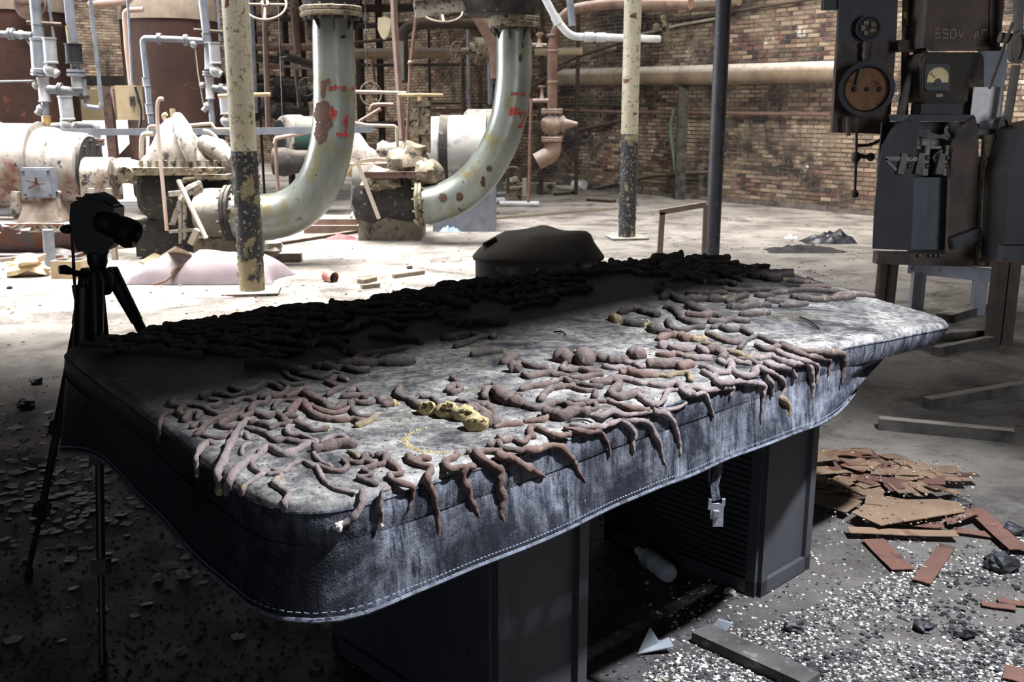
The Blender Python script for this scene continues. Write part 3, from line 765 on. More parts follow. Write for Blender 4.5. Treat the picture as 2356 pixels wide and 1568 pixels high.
S(RT,'C',22,'b',[(1530,362),(1600,352),(1700,352),(1795,362)])
S(RT,'C',23,'d',[(1040,242),(1150,252),(1280,268),(1410,282)])
S(RT,'C',26,'d',[(1330,258),(1370,256)])
S(RT,'C',19,'b',[(1300,302),(1400,297),(1500,300)])
S(RT,'C',30,'d',[(540,350),(620,352),(700,350),(790,350)])
S(RT,'C',28,'d',[(810,405),(870,382),(930,362)])
S(RT,'C',28,'d',[(1000,362),(1110,372)])
S('shaded middle of the table','C',36,'d',[(80,480),(170,460),(260,480),(330,500)])
S('shaded middle of the table','C',36,'y',[(30,515),(65,535)],tip='y')
S('shaded middle of the table','C',36,'d',[(130,550),(200,560),(250,560)],tip='y')
S('shaded middle of the table','B',40,'d',[(400,110),(500,105),(600,80),(660,90)])
S('shaded middle of the table','B',30,'d',[(500,170),(570,150),(610,130),(680,100),(740,90)])
S('shaded middle of the table','B',36,'d',[(630,235),(690,225),(760,215),(840,205)])
S('shaded middle of the table','B',30,'d',[(780,100),(800,75)])

ORD = ('first second third fourth fifth sixth seventh eighth ninth tenth eleventh twelfth thirteenth fourteenth fifteenth sixteenth seventeenth '
       'eighteenth nineteenth twentieth twenty-first twenty-second twenty-third twenty-fourth twenty-fifth twenty-sixth twenty-seventh twenty-eighth '
       'twenty-ninth thirtieth').split() + ['thirty-%s' % k for k in 'first second third fourth fifth sixth seventh eighth ninth'.split()]
HUE = {'b': 'brown', 'r': 'reddish', 'p': 'pale', 'y': 'yellowed', 'd': 'blackish'}
REFER = {NL: ('on the near left corner', 'from the corner', G(659, 1196, TH)), LE: ('by the cover left edge', 'from the edge', G(250, 890, TH)),
         NM: ('left of the yellow lumps', 'from the lumps', G(960, 950, TH)), FE: ('along the front edge', 'from the left', G(659, 1196, TH)),
         MC: ('behind the yellow lumps', 'from the lumps', G(1050, 970, TH)), RC: ('on the right front half', 'from the corner', G(2150, 740, TH)),
         RT: ('at the bare right end', 'from the corner', G(2150, 740, TH)),
         'shaded middle of the table': ('in the shaded middle', 'from the front', G(1300, 1080, TH))}
built = []
for q, (zone, crop, r, mt, lists, kw) in enumerate(FOAM):
    mb, path, rad = strand(crop, r, mt, lists[0], seed=q*1.37, taper=kw.get('taper'))
    built.append((zone, mt, mb, path, rad, kw))
drips = []; keyed = {}
for b in built:
    zone, mt, mb, path, rad, kw = b
    length = sum((path[i+1]-path[i]).length for i in range(len(path)-1)); thick = max(rad)
    hang = path[-1].z < TH-.045
    curl = (path[-1]-path[0]).length < .62*length
    yt = kw.get('tip')
    front = onorm[0].dot(path[-1]-CEN) > -9 and proj(path[-1])[0] > 740
    if hang: key = ('drip', front)
    else:
        shape = 'fat lump' if thick > .022 and length < .12 else ('curled' if curl else ('long' if length > .26 else 'short' if length < .13 else 'winding'))
        key = (zone, mt, shape, bool(yt))
    keyed.setdefault(key, []).append(b)
for key, items in keyed.items():
    if key[0] == 'drip': items.sort(key=lambda b: proj(b[3][-1])[0])
    else:
        ref = REFER[key[0]][2]; items.sort(key=lambda b: (sum(b[3], Vector())/len(b[3])-ref).length)
    for k, (zone, mt, mb, path, rad, kw) in enumerate(items):
        if key[0] == 'drip':
            lab = f"{HUE[mt]} foam drip over the cover's {'front' if key[1] else 'left'} edge, {ORD[k]} from the " + ('near left corner' if key[1] else 'far left corner')
            g = 'foam drips over the cover edge'
        else:
            a, b_, _ = REFER[zone]; sh = key[2]
            lab = f"{sh} {HUE[mt]} foam {'blob' if 'lump' in sh else 'strand'}{' with yellow tip' if key[3] else ''} {a}" + (f', {ORD[k]} {b_}' if len(items) > 1 else '')
            g = 'hardened foam strands on the cover'
        if kw.get('tip'):
            t = T('foam_strand', lab, 'foam', path[0], g); so_ = t.part('strand', mb, FM[mt], smooth=80)
            tp = MB(); p, d, r_ = path[-3], (path[-1]-path[-4]).normalized(), rad[-3]
            if kw['tip'] == 'y':
                tp.lathe(p-d*r_*1.1, d, [(0, r_*.5), (.3*r_, r_*.95), (.9*r_, r_*.98), (1.5*r_, r_*.75), (1.8*r_, r_*.45), (1.7*r_, r_*.2)], 12); tp.wobble(r_*.35, 70)
            else:
                tp.ball(p, r_*1.5, 9, jit=.7, seed=k); tp.ball(p+Vector((-r_*1.2, 0, -r_*.3)), r_*1.1, 8, jit=.8, seed=k+3)
            t.part('foam_tip', tp, YEL if kw['tip'] == 'y' else CREAMY, label='raw yellow foam at the cut end' if kw['tip'] == 'y' else 'pale crumbled foam tip')
        else:
            one('foam_strand', mb, FM[mt], lab, 'foam', g, smooth=80)
# cut yellow lumps with open cells
for (cx, cy, r, lab) in ((280, 670, 66, 'round yellow foam lump with ringed hollow, leftmost of the cut lumps'), (430, 690, 78, 'yellow foam lump with a large cratered hollow, second of the cut lumps'),
                         (560, 715, 80, 'yellow foam lump with two small hollows between the crater and the knobbly end'), (660, 790, 84, 'knobbly yellow and brown foam lump at the right end of the cut lumps'),
                         (1435, 215, 28, 'small pale yellow foam knob on top of the brown blobs')):
    p, n = surf(900+cx/3.35, 750+cy/3.35); k = mpp(p)/3.35*r
    t = T('foam_lump', lab, 'foam', p, 'cut open yellow foam lumps')
    m = MB(); k *= 1.22; m.ball(p+Vector((0, 0, k*.42)), (k, k*.85, k*.72), 20, jit=.25, seed=cx); t.part('lump', m, YEL, smooth=80)
    h = MB(); to = (Vector((.1, -.8, .55))).normalized(); c = p+Vector((0, 0, k*.42)) + Vector((to.x*k, to.y*k*.85, to.z*k*.72))
    for (ux, uy, s) in (((0, 0, .42),) if cx in (280, 430, 1435) else ((-.3, .1, .22), (.2, -.05, .2))):
        x, y, _ = frame(to); cc = c + x*ux*k + y*uy*k - to*k*.06
        h.ball(cc-to*k*.02, (k*s*1.15, k*s*.6, k*s*1.0), 14, jit=.9, seed=cx+ux)
    h.wobble(k*.08, 60); t.part('hollow', h, CELL, label='dark cell hollow')
    if cx > 500 and cx < 1000:
        q = MB(); q.ball(p+Vector((k*.35, k*.55, k*.40)), (k*.9, k*.7, k*.72), 16, jit=.3, seed=4); t.part('skin', q, FM['b'], smooth=80, label='brown skin behind the cut face')
# foam along the far edge and end, coloured dark for its shade: nothing tells these apart
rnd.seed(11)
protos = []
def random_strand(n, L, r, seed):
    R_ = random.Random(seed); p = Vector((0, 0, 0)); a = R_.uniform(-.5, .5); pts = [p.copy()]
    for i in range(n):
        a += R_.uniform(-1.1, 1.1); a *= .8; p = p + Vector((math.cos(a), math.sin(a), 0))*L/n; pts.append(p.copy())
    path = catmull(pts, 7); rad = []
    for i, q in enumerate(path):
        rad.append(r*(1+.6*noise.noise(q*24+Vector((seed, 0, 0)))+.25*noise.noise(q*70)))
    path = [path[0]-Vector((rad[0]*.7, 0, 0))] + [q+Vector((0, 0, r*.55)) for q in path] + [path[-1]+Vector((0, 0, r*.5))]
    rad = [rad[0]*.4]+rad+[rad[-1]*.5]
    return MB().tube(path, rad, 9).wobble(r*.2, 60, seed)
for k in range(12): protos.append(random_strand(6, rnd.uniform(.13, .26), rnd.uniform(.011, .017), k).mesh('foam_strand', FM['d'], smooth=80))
far_d = (cF-cL).normalized(); end_d = (cR-cF).normalized(); cnt = 0
def put(p, rz, sc, where, hz=0):
    o = bpy.data.objects.new('foam_strand', rnd.choice(protos)); COL.objects.link(o)
    o.location = p + Vector((0, 0, droop(p)+undul(p)+hz)); o.rotation_euler = (0, 0, rz); o.scale = (sc, sc, sc*1.05)
    tag(o, 'blackish foam strand ' + where, 'foam', 'dark foam strands ' + where)
LF = (cF-cL).length; inn_d = (cN-cL).normalized(); base_a = math.atan2(far_d.y, far_d.x)
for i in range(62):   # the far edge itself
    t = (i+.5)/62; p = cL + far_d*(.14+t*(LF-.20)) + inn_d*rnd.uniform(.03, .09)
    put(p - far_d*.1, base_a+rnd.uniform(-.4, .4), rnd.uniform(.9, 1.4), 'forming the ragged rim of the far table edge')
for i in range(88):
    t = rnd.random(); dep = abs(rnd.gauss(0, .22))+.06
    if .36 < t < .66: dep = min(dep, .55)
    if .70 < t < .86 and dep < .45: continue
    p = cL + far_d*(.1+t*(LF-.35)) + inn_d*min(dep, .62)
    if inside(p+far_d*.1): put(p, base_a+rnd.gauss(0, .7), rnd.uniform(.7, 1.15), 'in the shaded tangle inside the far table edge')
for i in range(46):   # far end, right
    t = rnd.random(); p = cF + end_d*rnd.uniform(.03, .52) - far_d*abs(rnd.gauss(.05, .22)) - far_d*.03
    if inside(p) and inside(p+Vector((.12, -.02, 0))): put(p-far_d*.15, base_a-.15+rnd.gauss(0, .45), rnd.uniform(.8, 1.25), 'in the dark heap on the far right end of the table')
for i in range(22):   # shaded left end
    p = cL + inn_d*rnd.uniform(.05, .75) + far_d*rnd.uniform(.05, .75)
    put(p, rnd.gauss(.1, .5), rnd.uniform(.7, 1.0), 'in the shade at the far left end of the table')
# twigs and the ring of yellow crumbs on the sheet
for (a, b, lab) in (((1840, 730), (1885, 758), 'thin dark twig on the bare right end of the table'), ((1275, 765), (1302, 772), 'short dark twig in the shaded middle of the table'), ((1305, 972), (1365, 975), 'thin black stick beneath the fat foam lump at the front edge')):
    p, q = surf(*a)[0], surf(*b)[0]; m = MB().tube(catmull([p+Vector((0, 0, .003)), p.lerp(q, .5)+Vector((.004, .006, .007)), q+Vector((0, 0, .003))], 4), .0022, 5)
    one('twig', m, PLASTIC, lab, 'twig')
ring = MB(); cpt = surf(1010, 1012)[0]
for i in range(260):
    a = rnd.gauss(3.6, .75); rr = rnd.gauss(1, .05); X = 1010+78*math.cos(a)*rr; Y = 1012-30*math.sin(a)*rr
    p = surf(X, Y)[0]; s_ = rnd.uniform(.0012, .0034); ring.ball(p, (s_, s_, s_*.6), 5)
one('foam_crumbs', ring, YEL, 'broken ring of yellow foam crumbs on the cover before the cut lumps', 'crumbs', kind='stuff')
cr_ = MB()
for i in range(1500):
    X = rnd.uniform(560, 2120); Y = rnd.uniform(690, 1130); p = G(X, Y, TH)
    if inside(p):
        p.z += droop(p)+undul(p); s_ = rnd.uniform(.001, .0032); cr_.ball(p, (s_, s_*rnd.uniform(.6, 1.4), s_*.6), 4)
one('ash_crumbs', cr_, pm('ash_crumb', '#1d1a1a', '#4a4132', sc=60, rough=.9), 'dark ash crumbs scattered over the dusty cover', 'crumbs', kind='stuff')
# ------------------------------------------------------------------ columns
def px_r(r, p): return r*mpp(p)
def column(px_top, base, r_px, split, label, mats, zt=3.62, plate=True):
    b = G(*base); r = px_r(r_px, Vector((b.x, b.y, .8)))
    t = T('column', label, 'column', b, 'round iron columns')
    zs = D(base[0], split, b.y).z if split else None
    if split:
        up = MB(); up.tube([Vector((b.x, b.y, z)) for z in np.linspace(zs, zt, 12)], r, 28, cap=False); t.part('upper_shaft', up, mats[0], smooth=60)
        lo = MB(); lo.tube([Vector((b.x, b.y, z)) for z in np.linspace(.0, zs+.0, 14)], [r*1.012]*14, 28); t.part('lower_shaft', lo, mats[1], label='lower shaft with thick peeling dark paint', smooth=60)
        fl = MB()   # loose paint flakes standing off the shaft
        for i in range(150):
            a = rnd.uniform(0, 2*math.pi); z = rnd.uniform(.15, zs); n = Vector((math.cos(a), math.sin(a), 0)); tx = Vector((-n.y, n.x, 0))
            c = Vector((b.x, b.y, z))+n*(r*1.012+.002); s_ = rnd.uniform(.006, .02)
            pts = [c+tx*(s_*math.cos(k*1.26+a))*.8+Vector((0, 0, s_*math.sin(k*1.26+a)*1.2))+n*(.008*rnd.random()) for k in range(5)]
            fl.prism(pts, n*.003)
        t.part('paint_flakes', fl, FLAKE, kind='stuff', smooth=None)
    else:
        up = MB(); up.tube([Vector((b.x, b.y, z)) for z in np.linspace(0, zt, 14)], r, 28); t.part('shaft', up, mats[0], smooth=60)
    if plate:
        pl = MB(); pl.box((b.x, b.y-.02, .012), (r*4.4, r*3.6, .024), .15); t.part('base_plate', pl, CONC)
    return t
FLAKE = pm('paint_flake', '#8d8468', '#4a4a4c', sc=30, rough=.8)
column(None, (581, 672), 29, 347, 'thick cream column with dark peeling lower half beside the mauve sack', (COLM, COLB))
column(None, (1442, 548), 19.5, 308, 'cream column with peeling dark lower part behind the round tub', (COLM, COLB))
column(None, (1637, 606), 17, None, 'dark flaking column behind the far end of the table', (pm('dark_column', '#24242a', '#35353c', sc=8, rough=.55, bump=.6, layers=(('#6d6c70', 24, .63, .67),)),), plate=False)

# ------------------------------------------------------------------ the two swept pump pipes
def swept(name, Y, pts, rads, label, group):
    P = [D(x, y, Y) for x, y in pts]; path = catmull(P, 6)
    rr = np.interp(np.linspace(0, len(pts)-1, len(path)), range(len(pts)), rads); R_ = [px_r(float(a), p) for a, p in zip(rr, path)]
    t = T(name, label, 'pipe', P[0], group)
    mb = MB(); mb.tube(path, R_, 36); o = t.part('pipe_bend', mb, BIGPIPE, smooth=60)
    return t, path, R_, BVHTree.FromPolygons([tuple(v) for v in mb.v], [f for f in mb.f if len(f) == 4])
def paint(t, bvh, strokes, wpx, m, name, label):
    """brush strokes laid on the pipe skin"""
    mb = MB()
    for st_ in strokes:
        pl = []
        for i in range(len(st_)-1):
            for k in range(8): u = k/8; pl.append((st_[i][0]*(1-u)+st_[i+1][0]*u, st_[i][1]*(1-u)+st_[i+1][1]*u))
        pl.append(st_[-1]); hits = []
        for (x, y) in pl:
            d = ray(x, y).normalized(); h = bvh.ray_cast(CAM, d)
            if h[0] is not None: hits.append((h[0], h[1] if h[1].dot(d) < 0 else -h[1]))
        for (p, n), (q, m_) in zip(hits[:-1], hits[1:]):
            dd = (q-p)
            if dd.length < 1e-5 or dd.length > .2: continue
            dd.normalize(); s_ = n.cross(dd)*px_r(wpx, p)*.5*(1+.25*noise.noise(p*60)); o = n*.004
            mb.prism([p-s_+o-dd*.004, p+s_+o-dd*.004, q+s_+o+dd*.004, q-s_+o+dd*.004], -n*.003)
    return t.part(name, mb, m, label=label, smooth=None)
def patch(t, bvh, x0, y0, x1, y1, fn, m, name, label, st=2.2):
    mb = MB(); idx = {}
    def pt(i, j):
        if (i, j) not in idx:
            d = ray(x0+i*st, y0+j*st).normalized(); h = bvh.ray_cast(CAM, d)
            if h[0] is None: idx[i, j] = None
            else:
                n = h[1] if h[1].dot(d) < 0 else -h[1]; mb.v.append(h[0]+n*.004); idx[i, j] = len(mb.v)-1
        return idx[i, j]
    for i in range(int((x1-x0)/st)):
        for j in range(int((y1-y0)/st)):
            if fn(x0+(i+.5)*st, y0+(j+.5)*st) > 0:
                q = [pt(i, j), pt(i+1, j), pt(i+1, j+1), pt(i, j+1)]
                if None not in q: mb.f.append(tuple(q))
    return t.part(name, mb, m, label=label, kind='stuff')
PATCH = pm('bare_rust_patch', '#3a2722', '#4d342b', sc=20, rough=.9, bump=.8, layers=(('#8d877b', 30, .62, .66),))
def blobfn(lst, amp=.55, sc=.05):
    return lambda x, y: max(1-((x-a)/rx)**2-((y-b)/ry)**2 for a, b, rx, ry in lst) + amp*noise.noise(Vector((x*sc, y*sc, 1)))+.5*amp*noise.noise(Vector((x*sc*2.7, y*sc*2.7, 4)))
GLY = {'S': [[(1, 0), (0, 0), (0, .5), (1, .5), (1, 1), (0, 1)]], 'E': [[(1, 0), (0, 0), (0, 1), (1, 1)], [(0, .5), (.8, .5)]], 'R': [[(0, 1), (0, 0), (1, 0), (1, .5), (0, .5)], [(.4, .5), (1, 1)]],
       'V': [[(0, 0), (.5, 1), (1, 0)]], 'I': [[(.5, 0), (.5, 1)]], 'C': [[(1, 0), (0, 0), (0, 1), (1, 1)]], '.': [[(.4, .9), (.6, 1)]], 'W': [[(0, 0), (.25, 1), (.5, .4), (.75, 1), (1, 0)]],
       'A': [[(0, 1), (.5, 0), (1, 1)], [(.2, .65), (.8, .65)]], '5': [[(1, 0), (0, 0), (0, .45), (1, .5), (1, 1), (0, 1)]], '0': [[(0, 0), (1, 0), (1, 1), (0, 1), (0, 0)]], ' ': []}
def text_px(txt, x, y, w_, h_, gap, slant=0, sq=1.0):
    out = []
    for ch in txt:
        for s_ in GLY.get(ch, []): out.append([(x+a*w_, y+b*h_+slant*(x+a*w_)) for a, b in s_])
        x += w_+gap; w_ *= sq
    return out
def flange(t, c, ax, r, th, m, n=14, name='flange', bolt=None, nm='bolt_ring', half=None):
    ax = V(ax).normalized(); mb = MB(); mb.lathe(V(c)-ax*th/2, ax, [(0, r*.96), (th*.1, r), (th*.42, r), (th*.5, r*.96), (th*.58, r), (th*.9, r), (th, r*.96)], 32)
    mb.wobble(r*.025, 9); o = t.part(name, mb, m)
    b = MB(); b.bolts(V(c)-ax*th*.75, ax, r*.86, r*.055, th*1.5, n); b.wobble(r*.01, 20)
    t.part(nm, b, bolt or m, parent=o, kind='stuff'); return o
Y1 = 10.3
t1, p1, r1, bv1 = swept('pump_pipe', Y1, [(528, 492), (568, 497), (612, 499), (662, 489), (708, 458), (742, 405), (761, 340), (769, 270), (769, 190), (767, 110), (765, 45)], [54, 54, 53, 52, 51, 50, 49, 48.5, 48, 47.5, 47], 'huge grey green swept pipe painted with a red number one', 'swept pump pipes')
paint(t1, bv1, [[(760, 252), (762, 270)], [(768, 250), (769, 274)], [(757, 258), (776, 256)], [(758, 266), (775, 264)]], 4.2, RED, 'painted_number_sign', 'red sprayed number sign')
paint(t1, bv1, [[(791, 284), (798, 268), (799, 266), (797, 285), (795, 309)], [(774, 308), (802, 312)]], 5.5, RED, 'painted_one', 'red sprayed figure 1')
paint(t1, bv1, text_px('SERVICE..WATER', 757, 196, 4.2, 7, 1.9, .004, .985), 1.3, RED, 'stencil', 'red stencilled lettering')
flange(t1, D(762, 27, Y1), (0, 0, 1), px_r(72, D(762, 27, Y1)), px_r(22, D(762, 27, Y1)), CRUSTB, 14)
g = MB(); c = D(765, 40, Y1)
for k in range(8):
    a = k*math.pi/4+.2; n = Vector((math.cos(a), math.sin(a), 0)); R0 = px_r(47, c)
    g.prism([c+n*R0*.98, c+n*R0*1.42, c+n*R0*.98-Vector((0, 0, px_r(30, c)))], Vector((-n.y, n.x, 0))*.014)
g.lathe(c-Vector((0, 0, .03)), (0, 0, 1), [(0, R0*1.02), (.012, R0*1.3), (.05, R0*1.34)], 30); t1.part('gusset_ring', g, CRUST)
patch(t1, bv1, 716, 165, 800, 350, blobfn([(745, 265, 22, 34), (738, 300, 14, 34), (744, 205, 7, 20), (755, 188, 6, 6)]), PATCH, 'rust_patch', 'rust patch where the paint has gone')
Y2 = 11.9
t2, p2, r2, bv2 = swept('pump_pipe', Y2, [(962, 471), (990, 470), (1036, 457), (1082, 427), (1122, 380), (1153, 322), (1170, 270), (1179, 215), (1183, 165), (1183, 110), (1184, 68)], [44, 44, 44, 43, 42, 41.5, 41, 41, 41, 41, 41], 'large pale swept pipe painted with a red number two', 'swept pump pipes')
paint(t2, bv2, [[(1178, 246), (1176, 266)], [(1187, 245), (1184, 268)], [(1171, 254), (1195, 251)], [(1170, 262), (1193, 259)]], 4.2, RED, 'painted_number_sign', 'red sprayed number sign')
paint(t2, bv2, [[(1198, 270), (1200, 261), (1206, 256), (1209, 262), (1207, 272), (1199, 287), (1193, 292), (1204, 291)]], 4.5, RED, 'painted_two', 'red sprayed figure 2')
paint(t2, bv2, text_px('SERVICE..WATER', 1176, 208, 3.6, 6, 1.4, .004, .975), 1.2, RED, 'stencil', 'red stencilled lettering')
flange(t2, D(1183, 51, Y2), (0, 0, 1), px_r(60, D(1183, 51, Y2)), px_r(26, D(1183, 51, Y2)), CRUSTB, 14)
g = MB(); c = D(1184, 66, Y2); R0 = px_r(41, c)
for k in range(8):
    a = k*math.pi/4+.5; n = Vector((math.cos(a), math.sin(a), 0)); g.prism([c+n*R0*.98, c+n*R0*1.4, c+n*R0*.98-Vector((0, 0, px_r(26, c)))], Vector((-n.y, n.x, 0))*.014)
g.lathe(c-Vector((0, 0, .02)), (0, 0, 1), [(0, R0*1.02), (.012, R0*1.3), (.04, R0*1.34)], 30); t2.part('gusset_ring', g, CRUST)
patch(t2, bv2, 960, 370, 1160, 480, blobfn([(1125, 387, 6, 8), (1112, 418, 6, 11), (1057, 452, 8, 10), (1020, 455, 10, 10)], .6, .09), PATCH, 'rust_patch', 'dark chips in the pipe paint')
patch(t2, bv2, 1180, 118, 1215, 150, blobfn([(1198, 133, 5, 8)], .6, .12), PATCH, 'rust_patch', 'small rust scar')
# black valve bodies above the pipes
def valve(Y, cx, cy, rx, lab):
    c = D(cx, cy, Y); r = px_r(rx, c); t = T('gate_valve', lab, 'valve', c, 'black valves above the swept pipes')
    b = MB(); b.lathe(c, (0, 0, 1), [(-.02, r*.95), (.04, r*1.0), (.12, r*1.06), (.22, r*1.06), (.34, r*.8), (.5, r*.55), (.8, r*.5)], 28); b.wobble(.012, 8); t.part('valve_body', b, CRUST)
    return t, c, r
vt, vc, vr = valve(Y1, 762, 12, 66, 'black crusted valve body on the number one pipe flange')
s_ = MB(); s_.bar(vc+Vector((-.2, -.1, .35)), vc+Vector((-.62, -.25, .05)), .09, .06); vt.part('valve_arm', s_, CRUST)
vt, vc, vr = valve(Y2, 1150, 32, 84, 'black bulbous valve body on the number two pipe flange')
s_ = MB(); s_.bar(vc+Vector((-.3, -.1, .12)), vc+Vector((-.95, -.2, .02)), .10, .16); s_.bar(vc+Vector((-.3, -.1, .20)), vc+Vector((-.95, -.2, .12)), .16, .02); vt.part('valve_yoke', s_, WHITEP)

# ------------------------------------------------------------------ pumps
def loft(Y, prof, depth, flat_y, m_per=10):
    """half-round casing: prof = [(px, top_py)], flat bottom at flat_y, depth in metres"""
    mb = MB(); vs = []; k = 12
    for (x, y) in prof:
        base = D(x, flat_y, Y); top = D(x, y, Y); h = top.z-base.z
        dd = depth*(.45+.55*min(1, h/(.5*depth+1e-3)))
        for j in range(k+1):
            a = math.pi*j/k; vs.append(Vector((base.x, Y - math.cos(a)*dd/2, base.z + h*math.sin(a)**.8)))
    n = len(prof); f = [(i*(k+1)+j, (i+1)*(k+1)+j, (i+1)*(k+1)+j+1, i*(k+1)+j+1) for i in range(n-1) for j in range(k)]
    f += [tuple(range(k+1)), tuple((n-1)*(k+1)+j for j in range(k, -1, -1))]
    f += [((i+1)*(k+1), i*(k+1), i*(k+1)+k, (i+1)*(k+1)+k) for i in range(n-1)]
    return mb.add(vs, f)
def hz(Y, x0, x1, y, r, mb=None, n=28, prof=None):
    """cylinder lying along X from px x0 to x1"""
    a, b = D(x0, y, Y), D(x1, y, Y); b = Vector((b.x, Y, a.z)); R_ = px_r(r, a); mb = mb or MB()
    L = (b-a).length; return mb.lathe(a, b-a, [(t_*L, R_*k) for t_, k in (prof or [(0, .94), (.03, 1), (.97, 1), (1, .94)])], n)
# left motor
YM = 11.3
t = T('electric_motor', 'large white crusted round motor on a rusty steel base at far left', 'motor', G(80, 590))
t.part('motor_drum', hz(YM, -140, 100, 380, 94, prof=[(0, 1), (.56, 1), (.565, 1.05), (.60, 1.05), (.605, 1.0), (.985, 1.0), (.99, 1.05), (1, 1.05)]).wobble(.012, 5), MOT := pm('motor_crust', '#827b76', '#a59d95', sc=4, rough=.75, bump=.7, bs=30, layers=(('#6b4433', 2.6, .53, .66), ('#4a4c55', 1.6, .56, .66), ('#332c2b', 11, .58, .63)), dust=('#c4beb6', .25, .95)))
t.part('end_bell', hz(YM, 98, 205, 386, 84, prof=[(0, 1.06), (.1, 1.1), (.35, 1.08), (.40, .98), (.95, .94), (1, .86)]).wobble(.01, 6), MOT)
rb = hz(YM, 196, 212, 388, 74, prof=[(0, 1), (1, 1)]); rb.bolts(D(212, 388, YM), (1, 0, 0), px_r(62, D(200, 388, YM)), .02, .03, 10); t.part('bearing_ring', rb, CRUST)
bx = MB(); c = D(91, 420, YM-.52); s0 = px_r(36, c); bx.box(c, (2*s0, .10, 1.9*s0)); bx.box(c+Vector((0, -.055, 0)), (1.8*s0, .02, 1.7*s0))
o = t.part('terminal_box', bx, GB := pm('grey_box_enamel', '#6d7480', '#7f858f', sc=8, rough=.5, layers=(('#5b3b30', 14, .64, .7),)), label='grey square terminal box')
w_ = MB()
for k in range(4): w_.ball(c+Vector((s0*.8*(-1)**k, -.07, s0*.74*(-1)**(k//2))), .018, 6)
t.part('screws', w_, BARE, parent=o, kind='stuff')
w_ = MB()
for k in range(5):
    a = k*1.3; w_.tube(catmull([c+Vector((0, -.06, 0)), c+Vector((.04*math.cos(a), -.10, .04*math.sin(a))), c+Vector((.10*math.cos(a), -.11, .07*math.sin(a)))], 3), .011, 6)
t.part('wire_ends', w_, RUST, parent=o)
ft = MB()
ft.prism([D(48, 455, YM-.25), D(134, 455, YM-.25), D(146, 512, YM-.45), D(36, 512, YM-.45)], (0, .5, 0)); ft.wobble(.03, 6); t.part('motor_foot', ft, RUSTD)
lf = MB(); lf.tube([D(36, 440, YM-.5), D(36, 480, YM-.52), D(38, 505, YM-.5)], [.05, .06, .02], 8); lf.wobble(.02, 12); t.part('lagging_shred', lf, WHITEP); lf = MB(); lf.tube([D(134, 440, YM-.5), D(138, 500, YM-.5)], [.04, .02], 8); lf.wobble(.02, 12); t.part('lagging_shred', lf, WHITEP)
bs = MB(); a, b = D(-60, 515, 10.75), D(170, 515, 10.75)
bs.box(((a.x+b.x)/2, 11.0, a.z-.01), (b.x-a.x, .55, .03)); bs.box(((a.x+b.x)/2, 10.95, a.z/2), (b.x-a.x, .04, a.z-.04)); bs.box(((a.x+b.x)/2, 11.0, .02), (b.x-a.x, .6, .04)); bs.box(((a.x+b.x)/2, 11.3, a.z/2), (b.x-a.x, .04, a.z-.04))
t.part('steel_base', bs, pm('rusty_blue_base', '#7a4c36', '#5b5d68', sc=6, rough=.85, bump=.6, layers=(('#8f5a3a', 10, .56, .64),), dust=('#d6d0c8', .3, .9)))
sh = MB()
for i in range(16):
    p = D(rnd.uniform(0, 165), 520, 10.70); sh.prism([p+Vector((rnd.uniform(-.09, .09), rnd.uniform(-.03, .0), rnd.uniform(-.08, .03))) for k in range(4)], (.01, -.012, .006))
t.part('peeling_paint', sh, WHITEP, kind='stuff', smooth=None)
# pump one
YP = 10.9
t = T('centrifugal_pump', 'split case pump with white upper casing beside the cream column', 'pump', G(470, 560), 'split case pumps')
t.part('upper_casing', loft(YP, [(322, 383), (335, 362), (352, 345), (368, 318), (384, 286), (398, 271), (414, 269), (430, 280), (446, 306), (465, 328), (490, 345), (515, 355), (535, 372), (540, 383)], .75, 386).wobble(.014, 6), WHITEP, smooth=60)
rib = MB(); rib.tube([D(408, 266, YP-.05), D(420, 300, YP-.30), D(436, 340, YP-.42), D(440, 372, YP-.44)], [.05, .10, .09, .06], 10); rib.tube([D(470, 330, YP-.1), D(505, 346, YP-.25), D(532, 372, YP-.32)], [.10, .13, .08], 10); rib.wobble(.02, 8); t.part('volute_rib', rib, WHITEP, smooth=70)
nb = MB(); nb.cyl(D(398, 270, YP), D(397, 250, YP), px_r(6, D(398, 260, YP)), 10); nb.tube(catmull([D(382, 280, YP), D(376, 266, YP), D(384, 262, YP)], 4), .022, 8); t.part('vent_stub', nb, CREAMB)
fl = MB(); a, b = D(318, 388, YP), D(545, 388, YP); fl.box(((a.x+b.x)/2, YP, a.z), (b.x-a.x, .95, .07)); fl.wobble(.02, 7); o = t.part('casing_flange', fl, CRUSTB)
bo = MB()
for i in range(12): p = D(325+i*19, 380, YP-.42); bo.cyl(p-Vector((0, 0, .02)), p+Vector((0, 0, .05)), .022, 6)
t.part('casing_bolts', bo, CRUSTB, parent=o, kind='stuff')
lo = MB(); lo.lathe(D(330, 440, YP), (1, 0, 0), [(0, .22), (.1, .34), (.5, .38), (.85, .36), (1.0, .25)], 22); a = D(330, 545, YP); lo.box((a.x+.45, YP+.05, .22), (.9, .55, .40)); lo.wobble(.03, 6); t.part('lower_casing', lo, CRUST)
sn = hz(YP-.5, 452, 532, 488, 56, prof=[(0, .55), (.04, .82), (.25, .97), (.5, 1.0), (.85, 1.0), (1, 1)]).wobble(.012, 6); t.part('suction_nozzle', sn, pm('nozzle_paint', '#7c7669', '#4e4e52', sc=3, rough=.7, bump=.5, layers=(('#26262a', 7, .56, .64),), dust=('#d8d1c4', .05, .7)))
flange(t, D(530, 490, Y1), (1, 0, .02), px_r(64, D(530, 490, Y1)), px_r(20, D(530, 490, Y1)), CRUST, 12, bolt=CRUSTB)
gl = hz(YP, 262, 330, 392, 30, prof=[(0, .6), (.2, 1.0), (.4, .85), (.6, .95), (.9, .7), (1, .7)]).wobble(.03, 8); t.part('shaft_gland', gl, WHITEP)
